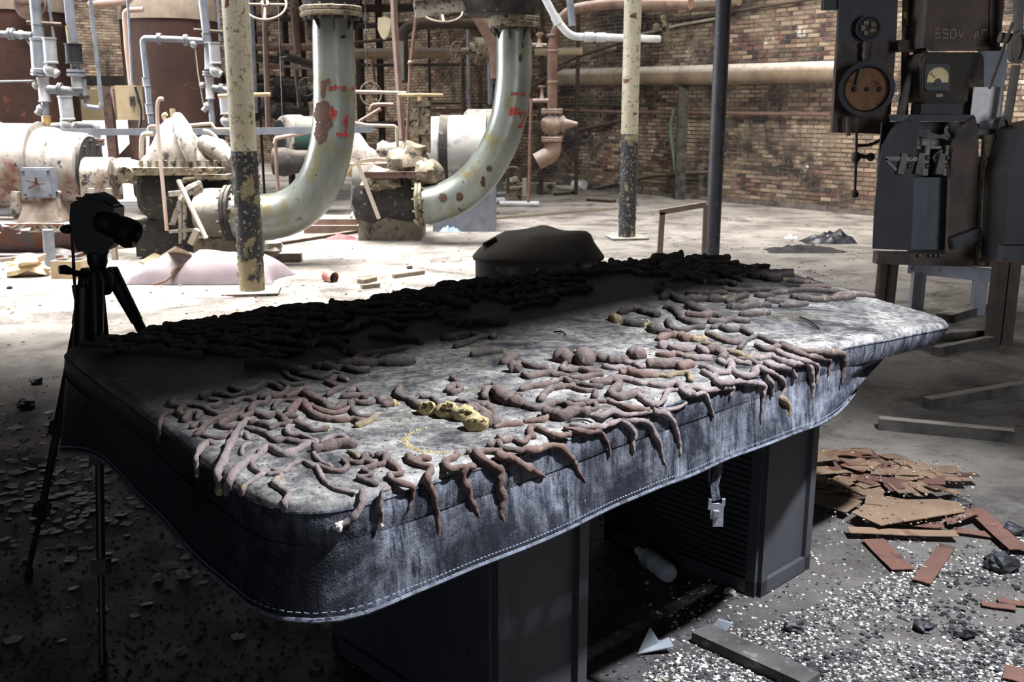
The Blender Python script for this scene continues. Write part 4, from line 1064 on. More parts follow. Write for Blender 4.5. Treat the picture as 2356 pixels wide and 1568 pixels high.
ve = MB(); p = D(305, 395, YP-.30); ve.tube([p, p+Vector((0, -.22, -.02))], [.10, .085], 14); t.part('gland_cap', ve, CRUSTB)
v2 = MB()
for x in (462, 486, 503): q = D(x, 402, YP-.45); v2.lathe(q-Vector((0, 0, .06)), (0, 0, 1), [(0, .035), (.04, .035), (.05, .02), (.09, .02), (.10, .035), (.13, .03), (.14, .012)], 10)
v2.tube(fillet([D(424, 420, YP-.45), D(424, 412, YP-.45), D(452, 410, YP-.45), D(452, 402, YP-.45)], .03), .028, 8)
t.part('priming_cocks', v2, CRUSTB)
q = MB(); q.bar(D(455, 405, YP-.48), D(530, 407, YP-.48), .16, .05); q.wobble(.015, 8); t.part('nozzle_flange_plate', q, CRUSTB)
cg = MB(); a, b = D(200, 404, YP), D(264, 404, YP); R_ = px_r(42, a); n = 14
pr = [Vector((a.x, YP+math.cos(math.pi*k/n)*-R_, a.z+math.sin(math.pi*k/n)*R_)) for k in range(n+1)]; pr = [Vector((a.x, YP-R_, a.z-.22))]+pr+[Vector((a.x, YP+R_, a.z-.22))]
cg.prism(pr, (b.x-a.x, 0, 0)); t3 = T('coupling_guard', 'pale sheet metal coupling guard between the motor and the first pump', 'guard', G(232, 560)); t3.part('guard_hood', cg, WHITEP, smooth=50)
lg = MB()
for x in (212, 252):
    for dy in (-.28, .28): p = D(x, 455, YP+dy); lg.bar(Vector((p.x, p.y, 0)), p+Vector((0, 0, .1)), .05, .05)
t3.part('guard_leg', lg, PALE)
# concrete plinths
def block(name, x0, x1, ytop, ybase, depth, lab, jit=.02):
    a, b = G(x0, ybase), G(x1, ybase); h = D(x0, ytop, a.y).z; mb = MB(); c = (a+b)/2
    bm = [Vector((c.x+sx*(b.x-a.x)/2, a.y+dy, z)) for z in np.linspace(0, h, 4) for sx, dy in ((-1, 0), (-.33, 0), (.33, 0), (1, 0), (1, depth), (-1, depth))]
    f = [(r*6+k, r*6+(k+1) % 6, (r+1)*6+(k+1) % 6, (r+1)*6+k) for r in range(3) for k in range(6)]+[(18, 19, 20, 21, 22, 23)]
    mb.add(bm, f).wobble(jit, 5); return one(name, mb, CONC, lab, 'plinth', 'concrete plinths')
block('concrete_plinth', 447, 600, 547, 603, .75, 'stained concrete plinth under the first pump, behind the mauve sack')
block('concrete_plinth', 825, 968, 500, 553, .8, 'blackened concrete plinth under the second pump')
# pump two
YQ = 12.3
t = T('centrifugal_pump', 'black and brown crusted pump behind the swept pipes with tall valve yoke', 'pump', G(900, 540), 'split case pumps')
c_ = MB(); c_.lathe(D(812, 445, YQ), (1, 0, 0), [(0, .2), (.05, .34), (.25, .36), (.4, .3), (.65, .34), (.82, .36), (.9, .3)], 22); c_.wobble(.035, 6); t.part('pump_casing', c_, CRUST)
fl = MB(); a, b = D(850, 396, YQ), D(998, 396, YQ); fl.box(((a.x+b.x)/2, YQ-.1, a.z), (b.x-a.x, .8, .07)); fl.wobble(.02, 7); t.part('casing_flange', fl, RUST)
tp = MB(); tp.ball(D(945, 372, YQ-.1), (.26, .26, .22), 14, jit=.5); tp.ball(D(985, 400, YQ-.3), (.20, .2, .18), 12, jit=.5, seed=3); tp.ball(D(880, 412, YQ-.3), (.24, .16, .14), 12, jit=.5, seed=5); tp.wobble(.03, 9); t.part('crusted_lagging', tp, CRUSTB)
yk = MB()
for x in (958, 984): yk.bar(D(x-2, 235, YQ-.1), D(x-4, 350, YQ-.1), .10, .10)
yk.cyl(D(970, 228, YQ-.1), D(968, 360, YQ-.1), .035, 10); yk.bar(D(950, 236, YQ-.1), D(990, 236, YQ-.1), .12, .08); yk.bar(D(964, 303, YQ-.1), D(990, 303, YQ-.1), .14, .06); yk.wobble(.015, 9); t.part('valve_yoke', yk, CRUSTB)
hw = MB(); hw.tube([D(915, 219, YQ-.15), D(966, 218, YQ-.15), D(1019, 219, YQ-.15)], px_r(4.2, D(966, 219, YQ)), 10); hw.tube([D(966, 220, YQ-.15), D(966, 232, YQ-.15)], .03, 8)
t.part('handwheel_rim', hw, pm('ochre_handwheel', '#9c8765', '#b9a37f', sc=8, rough=.7), label='ochre handwheel seen edge on')
flange(t, D(966, 468, Y2), (1, 0, .05), px_r(52, D(966, 468, Y2)), px_r(16, D(966, 468, Y2)), CRUSTB, 10)
# pump three (behind): white casing, handhole
YR = 14.2
t = T('centrifugal_pump', 'white topped pump glimpsed between the two swept pipes', 'pump', G(840, 480), 'split case pumps')
t.part('upper_casing', loft(YR, [(795, 372), (805, 330), (815, 300), (830, 310), (850, 335), (872, 350), (890, 372)], .7, 376).wobble(.02, 6), WHITEP, smooth=60)
fl = MB(); a, b = D(792, 380, YR), D(905, 380, YR); fl.box(((a.x+b.x)/2, YR, a.z), (b.x-a.x, .9, .10)); fl.wobble(.02, 6); t.part('casing_flange', fl, RUSTD)
t.part('bearing_housing', hz(YR, 868, 935, 350, 27, prof=[(0, .7), (.2, 1), (.45, .8), (.6, .9), (.85, 1), (1, .5)]).wobble(.02, 8), WHITEP)
ar = MB(); pth = [D(800+75*(1-math.cos(a_))/2*1.9-2, 408-42*math.sin(a_), YR-.8) for a_ in np.linspace(.1, 1.9, 12)]
for a, b in zip(pth[:-1], pth[1:]): ar.bar(a, b, .22, .04)
t.part('belt_guard_arch', ar, CREAMB, label='bent tan sheet arch')
# motor two, drum with dark band
YS = 13.6
t = T('electric_motor', 'bright white motor drum with a dark band behind the number two pipe', 'motor', G(1050, 480))
t.part('motor_drum', hz(YS, 984, 1120, 345, 76, prof=[(0, .90), (.04, .98), (.2, 1.0), (.201, .97), (.30, .97), (.301, 1.03), (.99, 1.03), (1, .9)]), pm('motor_white', '#9d9d9e', '#b9b7b4', sc=3, rough=.45, bump=.3, layers=(('#7d5a46', 1.9, .56, .68), ('#4d5a72', 1.3, .58, .64)), dust=('#e6e2dc', .25, .95)))
t.part('drum_band', hz(YS, 1014, 1034, 345, 79, prof=[(0, 1), (1, 1)]), CRUST)
bs = MB(); a, b = D(995, 425, YS-.45), D(1140, 425, YS-.45); bs.box(((a.x+b.x)/2, YS-.1, a.z/2), (b.x-a.x, .8, a.z)); t.part('motor_base', bs, GREYP)
# second drum end peeking out
t = T('electric_motor', 'round white motor end half hidden behind the number two pipe', 'motor', G(1110, 470))
t.part('motor_drum', hz(15.0, 1068, 1150, 300, 48, prof=[(0, .8), (.1, 1), (.9, 1), (1, .9)]).wobble(.01, 5), WHITEP)
# fan-cooled green motor
t = T('electric_motor', 'green motor with pale oval slotted fan cover behind the number one pipe', 'motor', G(730, 450))
YF = 15.2
t.part('motor_body', hz(YF, 676, 800, 312, 44, prof=[(0, .95), (.05, 1), (.95, 1), (1, .9)]), pm('teal_motor', '#24443f', '#33544e', rough=.5, dust=('#b9b3a8', .4, .9)))
a = D(648, 312, YF-.1); ax = Vector((-.75, -.66, 0)); R_ = px_r(47, a)
f_ = MB(); f_.lathe(a - ax*.02, -ax, [(0, R_*.86), (.02, R_*.96), (.10, R_*1.0), (.30, R_*1.0)], 28); o = t.part('fan_cover', f_, WHITEP)
sl = MB(); x, y, d_ = frame(ax)
for i in range(-6, 7):
    h_ = math.sqrt(max(0, .75**2-(i/8)**2))*R_
    for sg in (-1, 1):
        c = a + Vector((-ax.y, ax.x, 0))*i*R_*.105 + ax*.025; sl.bar(c+Vector((0, 0, sg*.04)), c+Vector((0, 0, sg*h_)), R_*.045, .012, up=ax)
t.part('fan_slots', sl, BLACK, parent=o, kind='stuff', label='dark slots of the fan cover')
t.part('motor_shoulder', hz(YF-.4, 625, 720, 372, 34, prof=[(0, .4), (.05, .9), (.3, 1), (.6, .8), (1, .75)]).wobble(.02, 6), CRUST)
# levers and loose bars by the pumps
def bar(name, a, b, r, m, lab, cat='bar', grp=None, sq=True):
    mb = MB(); (mb.bar(a, b, r*2, r*1.2) if sq else mb.tube([a, b], r, 8)); return one(name, mb, m, lab, cat, grp)
bar('pale_lever', D(410, 414, 10.2), D(474, 548, 10.0), .021, PALE, 'pale lever bar leaning on the first pump nozzle', 'lever')
bar('pale_lever', D(822, 373, 11.4), D(872, 503, 11.3), .021, PALE, 'pale lever bar leaning on the second pump casing', 'lever')
bar('pale_lever', D(1220-880+430-330, 560, 10.1), D(455, 528, 10.1), .05, PALE, 'short grey plank end poking out beside the mauve sack', 'plank')
t = T('lever_linkage', 'crusted white lever linkage in front of the first pump', 'linkage', G(425, 560))
m = MB(); m.bar(D(392, 447, 10.3), D(468, 441, 10.3), .035, .05); m.tube(catmull([D(418, 460, 10.3), D(440, 435, 10.3), D(462, 425, 10.3)], 4), .05, 8); m.wobble(.02, 8); t.part('cross_lever', m, WHITEP)
for x, y0, y1 in ((415, 445, 560), (425, 470, 552)): m = MB().tube([D(x, y0, 10.3), D(x+1, y1, 10.3)], .022, 8); t.part('rod', m, WHITEP)
m = MB().bar(D(390, 533, 10.3), D(450, 528, 10.3), .03, .03); t.part('foot_bar', m, WHITEP)
m = MB(); m.prism([D(412, 450, 10.4), D(436, 455, 10.4), D(402, 520, 10.4), D(390, 520, 10.4)], (0, .03, 0)); m.wobble(.03, 7); t.part('rag_sheet', m, WHITEP)
for (x0, y0, x1, y1) in ((1290, 0, 0, 0),): pass
for xa in (828, 850):
    bar('brace_rod', D(xa+5, 445, 13.2), D(xa-25+5, 500, 12.6), .02, PALE, 'slanting pale brace rod, %s of the pair left of the second pump' % ('left one' if xa == 828 else 'right one'), 'rod', 'slanting brace rods', False)
m = MB(); c = G(775, 530); m.box((c.x, c.y, .05), (.75, .6, .10)); m.box((c.x, c.y, .14), (.6, .5, .08)); one('steel_sole_plate', m, RUSTD, 'rusty stepped sole plate on the floor behind the number one pipe', 'plate')
# pale hose standing by pump one
m = MB(); m.tube(catmull([D(384, 530, 10.3), D(377, 450, 10.3), D(368, 360, 10.3), D(363, 290, 10.3), D(362, 245, 10.3), D(367, 228, 10.3), D(376, 228, 10.3)], 5), px_r(4.6, D(370, 300, 10.3)), 8)
one('bent_pipe', m, pm('pink_pipe', '#a98f82', '#c4b6ab', sc=2, rough=.6), 'thin bent pipe rising before the first pump', 'pipe')
# ------------------------------------------------------------------ tanks and their manifolds
def tank(x0, x1, ysh, Y, lab, manhole=False):
    a, b = D(x0, 200, Y), D(x1, 200, Y); r = (b.x-a.x)/2; cx = (a.x+b.x)/2; zs = D(x0, ysh, Y).z
    t = T('storage_tank', lab, 'tank', (cx, Y, 0), 'rusty storage tanks')
    m = MB(); m.lathe((cx, Y, .25), (0, 0, 1), [(0, r*.97), (.05, r), (zs-.25, r)], 40); t.part('tank_shell', m, TANKM, smooth=50)
    m = MB(); k = r*1.03; m.lathe((cx, Y, zs), (0, 0, 1), [(-.03, k), (.16, k), (.32, k*.93), (.46, k*.72), (.52, k*.40), (.54, .02)], 40); t.part('tank_head', m, TANKTOP, smooth=60)
    m = MB()
    for q in range(4): a_ = math.pi/4+q*math.pi/2; m.cyl((cx+r*.8*math.cos(a_), Y+r*.8*math.sin(a_), 0), (cx+r*.8*math.cos(a_), Y+r*.8*math.sin(a_), .3), .07, 8)
    t.part('tank_feet', m, DARKP)
    if manhole:
        m = MB(); c = D(75, 10, Y-r*.97); m.lathe(c, (0, -1, .1), [(0, px_r(36, c)), (.08, px_r(38, c)), (.09, px_r(32, c)), (.12, px_r(10, c))], 24); m.bar(c+Vector((-.2, -.11, .02)), c+Vector((.2, -.11, .02)), .05, .04); t.part('manhole_cover', m, RUSTD)
    return t
YT = 15.6
tank(-70, 172, 27, YT, 'tall rusty tank with manhole cover at far left', True)
tank(294, 506, 45, YT, 'tall rusty tank with pale domed head behind the first pump')
def manifold(lab, Y, parts, org):
    t = T('valve_manifold', lab, 'pipework', org, 'grey valve manifolds')
    for (name, kind, pts, r, m) in parts:
        mb = MB(); P = [D(p[0], p[1], Y+(p[2] if len(p) > 2 else 0)) for p in pts]; R_ = px_r(r, P[0])
        if kind == 'p': mb.tube(fillet(P, R_*1.6), R_, 14)
        elif kind == 'f':
            for p, q in zip(P[::2], P[1::2]):
                ax = q-p; L = ax.length; mb.lathe(p, ax, [(0, R_), (L*.38, R_), (L*.42, R_*.7), (L*.58, R_*.7), (L*.62, R_), (L, R_)], 18); mb.bolts(p, ax, R_*.85, R_*.08, L*1.15, 6)
        elif kind == 'c':
            ax = P[1]-P[0]; L = ax.length; mb.lathe(P[0], ax, [(0, R_*1.06), (L*.06, R_*1.06), (L*.08, R_*.96), (L*.92, R_*.96), (L*.94, R_*1.06), (L, R_*1.06)], 18)
        elif kind == 'b': mb.ball(P[0], R_, 14, jit=.25); (mb.lathe(P[0], P[1]-P[0], [(0, R_*.7), ((P[1]-P[0]).length, R_*.7)], 14) if len(P) > 1 else None); mb.lathe(P[0]+Vector((0, -R_*1.1, 0)), (0, 1, 0), [(0, R_*.2), (0.01, R_*.5), (R_*.5, R_*.5)], 12)
        t.part(name, mb, m, smooth=50)
    return t
GP = GREYP; BR = M_dust('brass_section', '#a08248', '#b79a63', rough=.5)
GW = M_dust('grey_valve_casting', '#7f8187', '#979a9e', rough=.6, bump=.3)
manifold('grey pipe manifold with valve actuators in front of the far left tank', 12.6, [
    ('riser', 'p', [(76, -40), (80, 0), (88, 88)], 12, GP), ('riser_sleeve', 'c', [(86, 55), (89, 88)], 13.5, GP), ('riser_canister', 'c', [(87, 88), (92, 163)], 18, GP),
    ('flange', 'f', [(92, 163), (92, 174)], 20, GP), ('tee', 'c', [(98, 178), (104, 234)], 13, GW), ('lower_neck', 'p', [(103, 232), (106, 268)], 8, GP), ('brass_union', 'c', [(106, 266), (108, 302)], 10, BR),
    ('actuator', 'c', [(113, 86, -.2), (118, 146, -.2)], 15, GW), ('actuator_body', 'b', [(117, 160, -.2), (132, 172, -.2)], 15, GW),
    ('riser', 'p', [(154, -40), (158, 0), (168, 105)], 11, GP), ('brass_union', 'c', [(161, 60), (166, 102)], 10.5, BR), ('riser_canister', 'c', [(168, 100), (172, 147)], 19, BLACK), ('lower_neck', 'p', [(172, 145), (175, 168)], 10, GP),
    ('flange', 'f', [(175, 160), (176, 175)], 21, GP), ('valve_body', 'c', [(177, 174), (180, 204)], 14, GW), ('crossover', 'p', [(105, 205), (150, 208), (184, 212), (184, 200)], 10, GP), ('flange', 'f', [(134, 205), (142, 206)], 15, GP),
    ('actuator', 'c', [(149, 220, -.2), (156, 276, -.2)], 16, GW), ('actuator_body', 'b', [(156, 286, -.2), (172, 292, -.2)], 16, GW), ('drain_leg', 'p', [(120, 292), (170, 289), (222, 287), (222, 318)], 9.5, GP),
    ('flange', 'f', [(222, 318), (222, 332)], 18, RUSTD), ('drain_leg', 'p', [(222, 330), (222, 352)], 12, GP), ('inlet_pipe', 'p', [(-30, 77), (75, 81)], 7.5, GP), ('flange', 'f', [(20, 78), (33, 78)], 13, GP), ('cable_gland', 'b', [(48, 80), (55, 80)], 10, GW),
    ('elbow', 'p', [(193, 182), (195, 222), (197, 245), (232, 249), (233, 238)], 5.5, GP), ('sampling_riser', 'p', [(205, -30), (208, 0), (220, 105), (234, 243)], 4.6, GP), ('flange', 'f', [(194, 220), (195, 228)], 11, DARKP),
    ('conduit', 'p', [(108, -20), (112, 5), (124, 86)], 3.2, GP), ('signal_cable', 'p', [(57, 85), (80, 120), (98, 148)], 1.4, PALE), ('pet_cock', 'b', [(95, 250), (85, 262)], 10, GW), ('bracket', 'p', [(62, 52), (142, 57)], 5, DARKP),
    ('side_gauge', 'b', [(84, 196), (84, 202)], 9, WHITEP), ('small_line', 'p', [(-20, 188), (85, 186)], 2.6, GP)], D(100, 300, 12.6))
manifold('grey pipe manifold in front of the middle tank, partly behind the cream column', 12.9, [
    ('riser', 'p', [(462, -40), (466, 0), (477, 95)], 9.5, GP), ('riser_sleeve', 'c', [(474, 76), (478, 100)], 10.5, GP), ('riser_canister', 'c', [(478, 98), (480, 160)], 9, GP), ('flange', 'f', [(480, 164), (480, 174)], 14, GP),
    ('tee', 'c', [(481, 176), (484, 228)], 10, GW), ('lower_neck', 'p', [(484, 226), (489, 285)], 6.5, GP), ('actuator', 'c', [(492, 97, -.2), (496, 147, -.2)], 13, GW), ('actuator_body', 'b', [(496, 163, -.2), (508, 172, -.2)], 13, GW),
    ('crossover', 'p', [(486, 202), (515, 206), (525, 210)], 8, GP), ('flange', 'f', [(505, 204), (513, 205)], 12, GP), ('actuator', 'c', [(515, 220, -.2), (520, 263, -.2)], 12, GW), ('actuator_body', 'b', [(520, 278, -.2), (530, 282, -.2)], 12, GW),
    ('branch_line', 'p', [(474, 95), (420, 91), (328, 88), (330, 110), (338, 185), (348, 285)], 7, GP), ('flange', 'f', [(363, 89), (371, 89)], 12.5, GP), ('flange', 'f', [(424, 92), (432, 92)], 12.5, GP), ('coupling', 'c', [(335, 178), (338, 198)], 8.5, GP), ('coupling', 'c', [(342, 238), (345, 262)], 8.5, GP),
    ('cable_gland', 'b', [(446, 101), (452, 101)], 9, GW), ('signal_cable', 'p', [(449, 108), (456, 170), (468, 240)], 1.4, PALE), ('pet_cock', 'b', [(478, 243), (468, 255)], 9, GW), ('bracket', 'p', [(446, 69), (512, 74)], 4, DARKP), ('conduit', 'p', [(500, -20), (506, 95)], 3, GP), ('side_gauge', 'b', [(466, 196), (466, 201)], 7, WHITEP)], D(480, 300, 12.9))
def run(name, pts, r, m, lab, cat='pipe', grp=None, fr=2.2, n=14):
    P = [D(*p) for p in pts]; R_ = px_r(r, P[0]); return one(name, MB().tube(fillet(P, R_*fr), R_, n), m, lab, cat, grp, smooth=50)
PINK = M_dust('pink_lagged_pipe', '#b59c8e', '#a3877a', sc=3, rough=.8, dust=('#d8cec6', .2, .9))
run('lagged_pipe', [(205, 12, 15), (290, 3, 15), (330, -15, 15)], 9, PINK, 'pink lagged pipe crossing to the middle tank head', 'pipe')
run('drain_pipe', [(330, 22, 14.4), (286, 24, 14.4), (292, 110, 14.4), (302, 200, 14.4)], 6, PINK, 'pinkish downpipe bending along the left side of the middle tank')
run('conduit_pipe', [(292, -20, 14.2), (297, 60, 14.2), (304, 205, 14.2)], 3, GREYP, 'thin grey conduit dropping to the cream switch box')
t = T('switch_box', 'dusty cream switch box hanging between the two tanks', 'electrical box', D(295, 275, 14.0))
m = MB(); a, b = D(264, 196, 14.0), D(320, 276, 14.0); m.box(((a.x+b.x)/2, 14.1, (a.z+b.z)/2), (b.x-a.x, .22, a.z-b.z)); t.part('box_body', m, CREAMB)
m = MB(); c = D(305, 233, 13.97); m.box(c, (px_r(10, c), .05, px_r(22, c))); m.bar(c+Vector((0, -.03, -.02)), c+Vector((0, -.05, .04)), .02, .02); t.part('toggle_switch', m, BARE)
m = MB(); c = D(292, 240, 13.98); m.tube(catmull([D(310, 200, 13.95), D(324, 255, 13.95), D(318, 300, 13.95), D(303, 290, 13.95)], 5), .02, 7); t.part('cable_loop', m, PLASTIC)
m = MB(); m.bar(D(246, 200, 14.3), D(263, 360, 14.3)+Vector((0, 0, -.6)), .12, .10); one('steel_post', m, RUST, 'brown steel post left of the cream switch box', 'post')
m = MB(); m.tube([D(257, 200, 14.2), D(262, 205, 14.2), D(268, 250, 14.2), D(270, 275, 14.2)], [.02, .05, .04, .012], 8); one('door_closer', m, RUST, 'dark tapered rod hanging beside the brown steel post', 'rod')
# doorway between the tanks, daylight outside, plywood sheet above
day = bpy.data.materials.new('daylight_outside'); day.use_nodes = True
e_n = day.node_tree.nodes.new('ShaderNodeEmission'); e_n.inputs[0].default_value = (.97, .98, 1, 1); e_n.inputs[1].default_value = 1.6
day.node_tree.links.new(e_n.outputs[0], day.node_tree.nodes['Material Output'].inputs[0])
m = MB(); a, b = D(178, 276, 17.4), D(322, 362, 17.4); m.prism([a, Vector((b.x, 17.4, a.z)), Vector((b.x, 17.4, .0)), Vector((a.x, 17.4, .0))], (0, .05, 0)); struct('door_1', m, day)
m = MB(); a, b = D(176, 205, 17.3), D(245, 277, 17.3); m.prism([a, Vector((b.x, 17.3, a.z)), Vector((b.x, 17.3, b.z)), Vector((a.x, 17.3, b.z))], (0, .04, 0)); one('plywood_sheet', m, pm('pale_plywood', '#c3ad7d', '#d2bd8f', sc=4, rough=.8), 'pale yellow plywood sheet over the bright doorway', 'board')
m = MB(); m.prism([D(268, 362, 16.9), D(322, 305, 16.9), D(322, 362, 16.9)], (0, .05, 0)); one('slanted_sheet', m, RUST, 'slanted brown sheet cutting across the bright doorway', 'sheet')
m = MB(); m.bar(D(128, 304, 12.2), D(560, 302, 12.2), .035, .08); m.bar(D(560, 302, 12.2), D(860, 297, 12.2), .035, .08); one('guard_rail', m, GREYP, 'long grey flat guard rail running behind the pumps', 'rail')
fr_ = MB(); a, b = D(172, 200, 17.45), D(330, 365, 17.45)
for X_ in (a.x-.05, b.x+.05): fr_.bar((X_, 17.42, 0), (X_, 17.42, a.z+.1), .16, .22)
fr_.bar((a.x-.1, 17.42, a.z+.1), (b.x+.1, 17.42, a.z+.1), .22, .16); struct('trim_3', fr_, DARKP)
# light pipework over pump one
run('vent_line', [(340, 375, 11.0), (340, 305, 11.4), (343, 290, 11.4), (400, 291, 11.4), (488, 284, 11.4), (493, 297, 11.4), (560, 297, 11.4)], 4, PALE, 'pale vent line crossing over the first pump')
run('vent_line', [(325, 365, 11.2), (326, 320, 11.2), (330, 308, 11.2), (352, 308, 11.2)], 5.5, PALE, 'short pale elbow rising from the first pump flange')
run('vent_line', [(468, 300, 11.2), (482, 302, 11.2), (502, 320, 11.2), (497, 345, 11.2)], 4, PALE, 'bent pale line right of the first pump dome')
run('ochre_bar', [(502, 221, 10.9), (555, 218, 10.9), (622, 217, 10.9)], 4.5, pm('ochre_handwheel', '', ''), 'ochre bar handle passing behind the cream column', 'handle')
# mid background: posts, rods, pipes between the swept pipes
BP = pm('brown_post', '#5f4a41', '#755d51', sc=5, rough=.7, bump=.15)
run('steel_post', [(905, -20, 13.0), (908, 60, 13.0), (926, 320, 13.0)], 8, BP, 'reddish brown steel post behind the number one pipe', 'post', n=4)
m = MB(); P = [D(963, -10, 12.6), D(944, 145, 12.6), D(936, 330, 12.6)]; m.tube(P, px_r(3.6, P[0]), 8); m.ball(P[1], px_r(6.5, P[1]), 10); one('copper_rod', m, COPPER, 'thin copper coloured rod with a round joint', 'rod')
run('sprinkler_line', [(815, 211, 12.4), (870, 212, 12.4), (935, 214, 12.4)], 4, PALE, 'pale horizontal line between the swept pipes')
run('header_pipe', [(812, 124, 17.5), (900, 123, 17.5), (1052, 122, 17.5)], 12, M_dust('tan_pipe', '#8a7864', '#75654f', dust=('#cbbfae', .2, .9)), 'dusty tan header pipe behind the number one pipe')
run('header_pipe', [(928, 190, 16.5), (926, 62, 16.5), (1000, 52, 16.5), (1150, 58, 16.5)], 12, DARKP, 'dark pipe bending down behind the copper rod')
run('header_pipe', [(925, 185, 16.5), (924, 95, 16.5)], 12.8, M_dust('pale_green_pipe', '#8f9388', '#7b8078', dust=('#c9c6bb', .2, .9)), 'pale green pipe section behind the copper rod')
run('header_pipe', [(1090, 20, 15.5), (1115, 60, 15.5), (1140, 110, 15.5), (1143, 180, 15.5)], 16, COPPER, 'brown bend dropping behind the number two pipe')
run('small_line', [(815, 98, 16.8), (880, 92, 16.8), (960, 85, 16.8)], 3.5, DARKP, 'thin dark line above the tan header pipe')
m = MB(); P = D(884, 40, 16.0); m.prism([D(869, 40, 16), D(886, 38, 16), D(898, 45, 16), D(898, 62, 16), D(892, 80, 16), D(884, 90, 16), D(875, 84, 16), D(869, 68, 16)], (.02, .06, 0)); m.wobble(.02, 6); one('lamp_shade', m, pm('cream_shade', '#d8cba8', '#e6dcc2', rough=.6), 'small cream enamel shade hanging before the brick wall', 'shade')
for i, (x, y0, y1, r, mm, lab) in enumerate(((588, 0, 260, 6, GREYP, 'grey vertical pipe right behind the cream column'), (618, -10, 300, 7, BP, 'brown vertical post right of the cream column'), (686, 20, 125, 9, RUST, 'thick rusty vertical pipe left of the number one pipe'),
      (690, 160, 250, 5, DARKP, 'dark vertical pipe low left of the number one pipe'), (650, -10, 265, 1.6, BARE, 'thin hanging steel cable left of the number one pipe'), (846, -10, 190, 1.4, BARE, 'thin hanging cable right of the number one pipe'), (1066, 120, 270, 5, DARKP, 'dark vertical pipe behind the small spoked handwheel'),
      (1079, 60, 250, 4, GREYP, 'grey vertical pipe beside the brick wall near the second motor'), (1128, 140, 240, 6, GREYP, 'pale grey vertical pipe close to the number two pipe'), (862, 140, 190, 4, COPPER, 'short copper pipe stub under the tan header pipe'), (708, -10, 60, 4, DARKP, 'thin dark pipe above the green motor'))):
    run('vertical_pipe', [(x-(1178-x)*.00009*200, y0, 16.5+.1*i), (x, y1, 16.5+.1*i)], r, mm, lab, 'pipe', 'background pipes')
for i, (x0, y0, x1, y1, r, mm, lab) in enumerate(((505, 76, 620, 78, 5, RUST, 'rusty cross pipe behind the cream column'), (540, 109, 720, 108, 8, COPPER, 'brown cross pipe left of the number one pipe'), (560, 130, 640, 138, 9, DARKP, 'dark cross pipe behind the cream column'), (575, 146, 660, 130, 2.2, PALE, 'thin slanting pale rod behind the cream column'),
      (640, 125, 722, 150, 9, DARKP, 'slanting dusty pipe left of the number one pipe'), (650, 152, 720, 158, 3, PALE, 'thin pale line under the slanting dusty pipe'), (620, 200, 700, 205, 22, CRUST, 'big dark round pipe low left of the number one pipe'), (610, 250, 680, 255, 20, CRUST, 'big dark round pipe above the fan cover'),
      (985, 238, 1130, 236, 3, DARKP, 'thin dark line on the brick wall behind the second motor'), (985, 254, 1125, 253, 4, BP, 'brown line on the brick wall behind the second motor'))):
    run('cross_pipe', [(x0, y0, 17.0+.12*i), (x1, y1, 17.0+.12*i)], r, mm, lab, 'pipe', 'background pipes')
for i, (x0, y0, x1, y1, r, mm, lab) in enumerate(((545, 40, 720, 44, 7, DARKP, 'dark pipe high left of the number one pipe'), (548, 176, 700, 182, 5, RUST, 'rusty pipe crossing low left of the number one pipe'), (630, 225, 715, 222, 12, CRUST, 'stout black pipe beside the number one pipe'),
      (820, 60, 1110, 50, 6, DARKP, 'dark pipe high between the swept pipes'), (830, 150, 1110, 148, 3.5, DARKP, 'thin dark pipe below the tan header pipe'), (840, 285, 1000, 283, 6, DARKP, 'dark pipe low between the swept pipes'), (820, 20, 1070, 14, 9, DARKP, 'thick dark pipe at the top between the swept pipes'), (1225, 200, 1300, 150, 4, DARKP, 'slanting dark rod behind the check valve pipe'), (1230, 120, 1340, 118, 9, CREAMB, 'tan pipe end behind the check valve pipe'))):
    run('cross_pipe', [(x0, y0, 17.6+.13*i), (x1, y1, 17.6+.13*i)], r, mm, lab, 'pipe', 'background pipes')
for i, (x, y0, y1, r, mm, lab) in enumerate(((556, 20, 330, 5, DARKP, 'dark upright close behind the cream column'), (602, 60, 330, 3, DARKP, 'thin dark upright right of the cream column'), (668, 60, 330, 8, DARKP, 'dark upright left of the fan cover'), (705, 120, 280, 6, RUST, 'rusty upright right against the number one pipe'), (835, 130, 360, 10, DARKP, 'thick dark upright right of the number one pipe'), (880, 150, 330, 8, DARKP, 'dark upright left of the reddish post'), (990, 60, 260, 3, DARKP, 'thin dark upright behind the second motor'), (1105, 60, 290, 5, RUST, 'rusty upright left of the number two pipe'), (1245, 110, 420, 5, DARKP, 'dark upright left of the check valve pipe'))):
    a = D(x, y1, 17.9+.1*i); b = D(x, y0, 17.9+.1*i); one('vertical_pipe', MB().tube([Vector((a.x, a.y, .0)), Vector((a.x, a.y, b.z+1.2))], px_r(r, a), 10), mm, lab, 'pipe', 'background pipes')
for (x, y, r, sd) in ((632, 205, 24, 1), (640, 255, 20, 2), (700, 215, 16, 3), (560, 180, 18, 4)):
    c = D(x, y, 17.2); m = MB(); m.ball(c, px_r(r, c), 12, jit=.4, seed=sd); m.lathe(c-Vector((.5, 0, 0)), (1, .1, 0), [(0, px_r(r, c)*.7), (.08, px_r(r, c)*1.1), (.16, px_r(r, c)*1.1), (.18, px_r(r, c)*.6), (1.0, px_r(r, c)*.6)], 14); one('pipe_valve', m, CRUST, {1: 'round black valve left of the number one pipe, upper', 2: 'round black valve left of the number one pipe, lower', 3: 'small black valve against the number one pipe', 4: 'black valve close behind the cream column'}[sd], 'valve')
